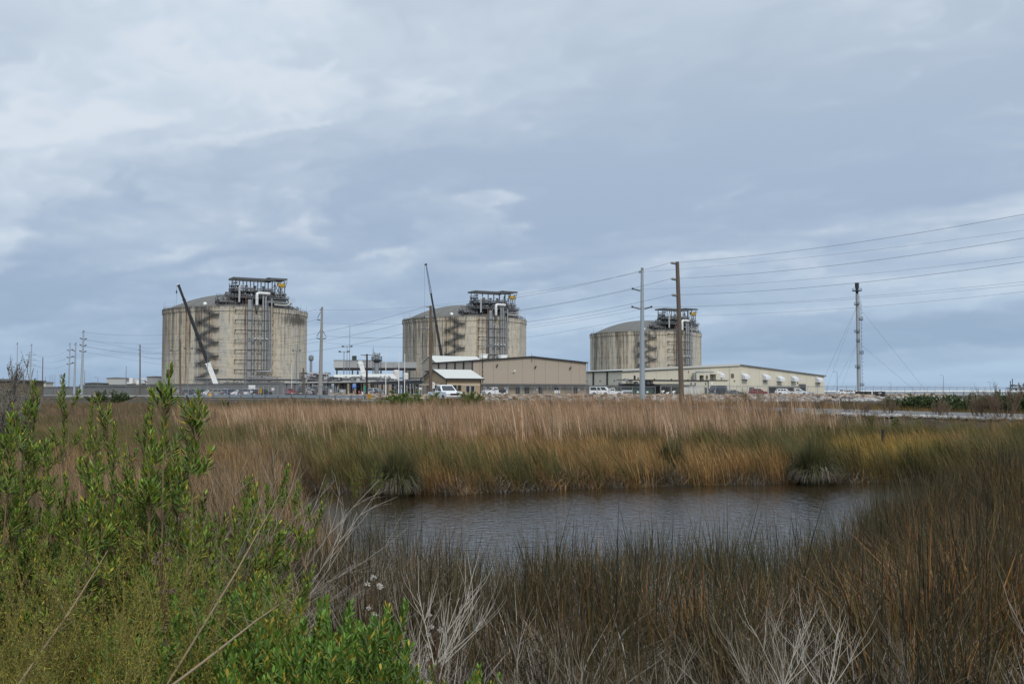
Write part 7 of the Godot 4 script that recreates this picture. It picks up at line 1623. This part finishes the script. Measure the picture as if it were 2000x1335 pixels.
	for q in [[330, 4.4, 1330, 545, 5.0, 965, "long dry tan stalk leaning over the feathery bushes"], [400, 4.2, 1290, 560, 5.0, 1170, "short dry stalk under the long leaning one"], [40, 4.4, 1330, 210, 4.8, 1075, "dry stalk rising from the corner through the feathery bushes"]]:
		var a := P(q[0], q[1 + 1], q[1]); var b := P(q[3], q[5], q[4])
		var o := thing("dry_stalk", q[6], "stalk", Vector3(a.x, height(a.x, -a.z), a.z))
		var mb := MB.new(); mb.col = Color(0.24, 0.175, 0.10); var k0 := (a.y - o.position.y) / maxf(b.y - a.y, 0.15); var foot := a - (b - a) * minf(k0, 1.2)
		mb.path([foot - o.position, a - o.position, a.lerp(b, 0.5) - o.position + Vector3(0.03, 0.03, 0), b - o.position], [0.007, 0.006, 0.0045, 0.0018], 6); part("stem", mb, M.bark, o)
		mb = MB.new(); mb.col = Color(0.22, 0.17, 0.10)
		for k in 9:
			var c := a.lerp(b, 0.25 + 0.08 * k) - o.position; mb.tube(c, c + Vector3(R(-0.12, 0.12), R(0.03, 0.14), R(-0.1, 0.1)), 0.0022, 0.001, 4, false)
		part("twigs", mb, M.bark, o); o.get_child(-1).name = "twig"
	plant("grey_tree", "twiggy_tree", "twiggy grey half-bare tree at the picture's edge before the brown shed", "tree", on_ground(12, 30), 0.4, Y(683, 30) - height(X(12, 30), 30))

# ---- the scene ------------------------------------------------------------------------------------------------------
func materials() -> void:
	ground_mat("mud", [Color(0.03, 0.022, 0.014), Color(0.055, 0.04, 0.024), Color(0.085, 0.064, 0.038)], 0.35)
	ground_mat("gravel", [Color(0.22, 0.20, 0.18), Color(0.30, 0.28, 0.25), Color(0.38, 0.36, 0.33)], 0.2, 0.95, 21)
	ground_mat("asphalt", [Color(0.13, 0.126, 0.122), Color(0.165, 0.16, 0.155), Color(0.20, 0.195, 0.19)], 0.3, 0.9, 33)
	var w := mat("water", Color(0.030, 0.020, 0.010), 0.06)
	w.normal_enabled = true; w.normal_scale = 1.0
	w.normal_texture = noise_tex(512, 0.022, 4, [], 3, 3.0)
	w.uv1_triplanar = true; w.uv1_world_triplanar = true; w.uv1_scale = Vector3(0.26, 0.26, 0.55)
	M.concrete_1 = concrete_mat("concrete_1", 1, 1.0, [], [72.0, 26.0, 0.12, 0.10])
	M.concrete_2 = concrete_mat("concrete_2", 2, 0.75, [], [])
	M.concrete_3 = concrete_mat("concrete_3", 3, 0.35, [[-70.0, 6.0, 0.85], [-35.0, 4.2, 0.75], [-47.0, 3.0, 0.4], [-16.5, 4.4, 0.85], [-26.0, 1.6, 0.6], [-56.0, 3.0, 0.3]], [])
	vmat("rock", 0.9); vmat("grass", 0.75, 0.25); vmat("leaf", 0.62, 0.35); vmat("leaf_mid", 0.65, 0.3); vmat("bark", 0.85); vmat("paint", 0.55)
	M.leaf_mid.albedo_color = Color(1.35, 1.3, 1.1)
	for q in [["dome", 0.155, 0.148, 0.132, 0.9, 0], ["steel", 0.20, 0.21, 0.22, 0.55, 0.2], ["steel_pale", 0.33, 0.34, 0.35, 0.55, 0.2], ["stair_steel", 0.10, 0.105, 0.11, 0.6, 0.1], ["steel_mid", 0.105, 0.112, 0.12, 0.6, 0.1], ["steel_dark", 0.055, 0.06, 0.065, 0.6, 0.1], ["white", 0.78, 0.78, 0.76, 0.5, 0], ["pipe_grey", 0.33, 0.34, 0.35, 0.45, 0.3], ["pipe_pale", 0.45, 0.45, 0.44, 0.45, 0.2], ["pipe_white", 0.70, 0.70, 0.68, 0.4, 0.1], ["pipe_red", 0.22, 0.085, 0.06, 0.6, 0], ["duct", 0.28, 0.295, 0.305, 0.5, 0.3], ["hoist_yellow", 0.48, 0.30, 0.03, 0.5, 0], ["boom_black", 0.018, 0.019, 0.022, 0.5, 0], ["jib_blue", 0.045, 0.06, 0.10, 0.5, 0], ["red", 0.42, 0.04, 0.03, 0.5, 0], ["orange", 0.6, 0.18, 0.03, 0.6, 0],
		["wire", 0.10, 0.10, 0.105, 0.6, 0.2], ["wood", 0.145, 0.11, 0.082, 0.9, 0], ["wood_dark", 0.035, 0.026, 0.022, 0.9, 0], ["porcelain", 0.42, 0.43, 0.43, 0.3, 0], ["insulator_dark", 0.035, 0.035, 0.04, 0.4, 0], ["galvanised", 0.36, 0.40, 0.43, 0.5, 0.25], ["concrete_pole", 0.31, 0.30, 0.28, 0.85, 0],
		["tan_plaster", 0.37, 0.28, 0.185, 0.9, 0], ["tan_pale", 0.50, 0.42, 0.31, 0.85, 0], ["tan_metal", 0.40, 0.335, 0.265, 0.6, 0], ["tan_base", 0.33, 0.27, 0.20, 0.8, 0], ["cream_metal", 0.62, 0.58, 0.465, 0.6, 0], ["cream_grey", 0.52, 0.50, 0.42, 0.7, 0], ["roof_white", 0.55, 0.54, 0.49, 0.5, 0], ["trim_dark", 0.025, 0.024, 0.024, 0.6, 0], ["trim_grey", 0.12, 0.12, 0.12, 0.6, 0], ["canopy_grey", 0.17, 0.165, 0.155, 0.7, 0], ["frame_dark", 0.06, 0.06, 0.06, 0.6, 0], ["frame_pale", 0.5, 0.47, 0.4, 0.6, 0], ["hood", 0.70, 0.71, 0.73, 0.4, 0.1], ["black", 0.012, 0.012, 0.012, 0.7, 0], ["brown", 0.13, 0.10, 0.07, 0.8, 0], ["grey_metal", 0.36, 0.365, 0.37, 0.6, 0.1], ["grey_metal_pale", 0.45, 0.45, 0.44, 0.6, 0.1], ["green_louvre", 0.06, 0.085, 0.07, 0.7, 0], ["vessel_white", 0.66, 0.62, 0.58, 0.6, 0], ["dike", 0.21, 0.205, 0.195, 0.95, 0], ["green_roof", 0.12, 0.16, 0.14, 0.7, 0], ["pink", 0.30, 0.17, 0.15, 0.8, 0], ["brown_shed", 0.13, 0.105, 0.07, 0.9, 0], ["container", 0.55, 0.54, 0.49, 0.6, 0], ["dumpster", 0.025, 0.09, 0.065, 0.6, 0],
		["car_silver", 0.42, 0.43, 0.44, 0.3, 0.4], ["car_grey", 0.12, 0.125, 0.13, 0.3, 0.3], ["car_blue", 0.06, 0.08, 0.12, 0.3, 0.2], ["car_tan", 0.30, 0.26, 0.20, 0.35, 0.2], ["car_red", 0.22, 0.02, 0.02, 0.3, 0], ["car_white", 0.78, 0.78, 0.78, 0.3, 0], ["tyre", 0.014, 0.014, 0.014, 0.9, 0], ["rim", 0.35, 0.35, 0.36, 0.35, 0.6], ["lamp_clear", 0.7, 0.7, 0.7, 0.15, 0.2], ["bumper", 0.25, 0.25, 0.26, 0.4, 0.4], ["glass_dark", 0.022, 0.027, 0.032, 0.08, 0], ["glass_car", 0.016, 0.020, 0.022, 0.05, 0],
		["sign_yellow", 0.75, 0.42, 0.02, 0.5, 0], ["sign_blue", 0.03, 0.12, 0.42, 0.5, 0], ["sign_pale", 0.45, 0.58, 0.72, 0.5, 0], ["sign_green", 0.02, 0.25, 0.17, 0.5, 0], ["paint_white", 0.62, 0.62, 0.60, 0.7, 0], ["paint_yellow", 0.55, 0.36, 0.05, 0.7, 0]]:
		mat(q[0], Color(q[1], q[2], q[3]), q[4], q[5])
	for k in ["car_silver", "car_grey", "car_blue", "car_red", "car_white", "car_tan"]: M[k].clearcoat_enabled = true; M[k].clearcoat = 0.6; M[k].clearcoat_roughness = 0.08
	# fine weathering, timber grain and sheet-metal ribs
	for q in [["wood", Vector3(3, 0.25, 3), 41], ["wood_dark", Vector3(3, 0.25, 3), 42], ["tan_metal", Vector3(0.8, 0.04, 0.8), 43], ["cream_metal", Vector3(0.7, 0.05, 0.7), 44], ["dome", Vector3(0.12, 0.12, 0.12), 45], ["dike", Vector3(0.25, 0.15, 0.25), 46], ["roof_white", Vector3(0.6, 0.6, 0.08), 47], ["concrete_pole", Vector3(0.8, 0.15, 0.8), 48], ["grey_metal", Vector3(0.8, 0.05, 0.8), 49], ["container", Vector3(0.8, 0.2, 0.8), 50], ["vessel_white", Vector3(0.6, 0.1, 0.6), 51]]:
		var m: StandardMaterial3D = M[q[0]]
		var soft: float = 0.84 if q[0] in ["tan_metal", "cream_metal", "roof_white", "container", "vessel_white"] else 0.6
		m.albedo_texture = noise_tex(256, 0.03, q[2], [Color(soft, soft, soft), Color(1, 1, 1), Color(1, 1, 1) * lerpf(soft, 1, 0.5)], 4)
		m.uv1_triplanar = true; m.uv1_scale = q[1]
func _ready() -> void:
	rng.seed = 2024
	noise.seed = 7; noise.frequency = 0.05; noise.fractal_octaves = 3
	patch_noise.seed = 19; patch_noise.frequency = 0.035; patch_noise.fractal_octaves = 3
	var cam := Camera3D.new(); cam.name = "camera"; add_child(cam)
	cam.position = Vector3(0, EYE, 0); cam.rotation.x = pitch
	cam.fov = rad_to_deg(2.0 * atan(667.5 / F)); cam.near = 0.05; cam.far = 14000.0; cam.current = true
	var env := Environment.new(); env.background_mode = Environment.BG_SKY
	var sky := Sky.new(); sky.sky_material = make_sky(); env.sky = sky
	env.tonemap_mode = Environment.TONE_MAPPER_LINEAR; env.tonemap_exposure = 1.04
	env.sdfgi_enabled = true; env.ssao_enabled = true; env.ssil_enabled = true
	env.ambient_light_source = Environment.AMBIENT_SOURCE_SKY
	var we := WorldEnvironment.new(); we.name = "world_environment"; we.environment = env; add_child(we)
	var sun := DirectionalLight3D.new(); sun.name = "sun"; add_child(sun)
	sun.rotation_degrees = Vector3(-42, 24, 0); sun.light_energy = 0.5; sun.light_angular_distance = 14.0; sun.light_color = Color(1.0, 0.965, 0.91); sun.shadow_enabled = true
	materials()
	make_ground(); make_rocks()
	make_tanks(); make_cranes(); make_poles()
	make_house(); make_tan_warehouse(); make_cream_warehouse(); make_plant_buildings()
	make_vehicles(); make_furniture()
	make_marsh(); make_plants()
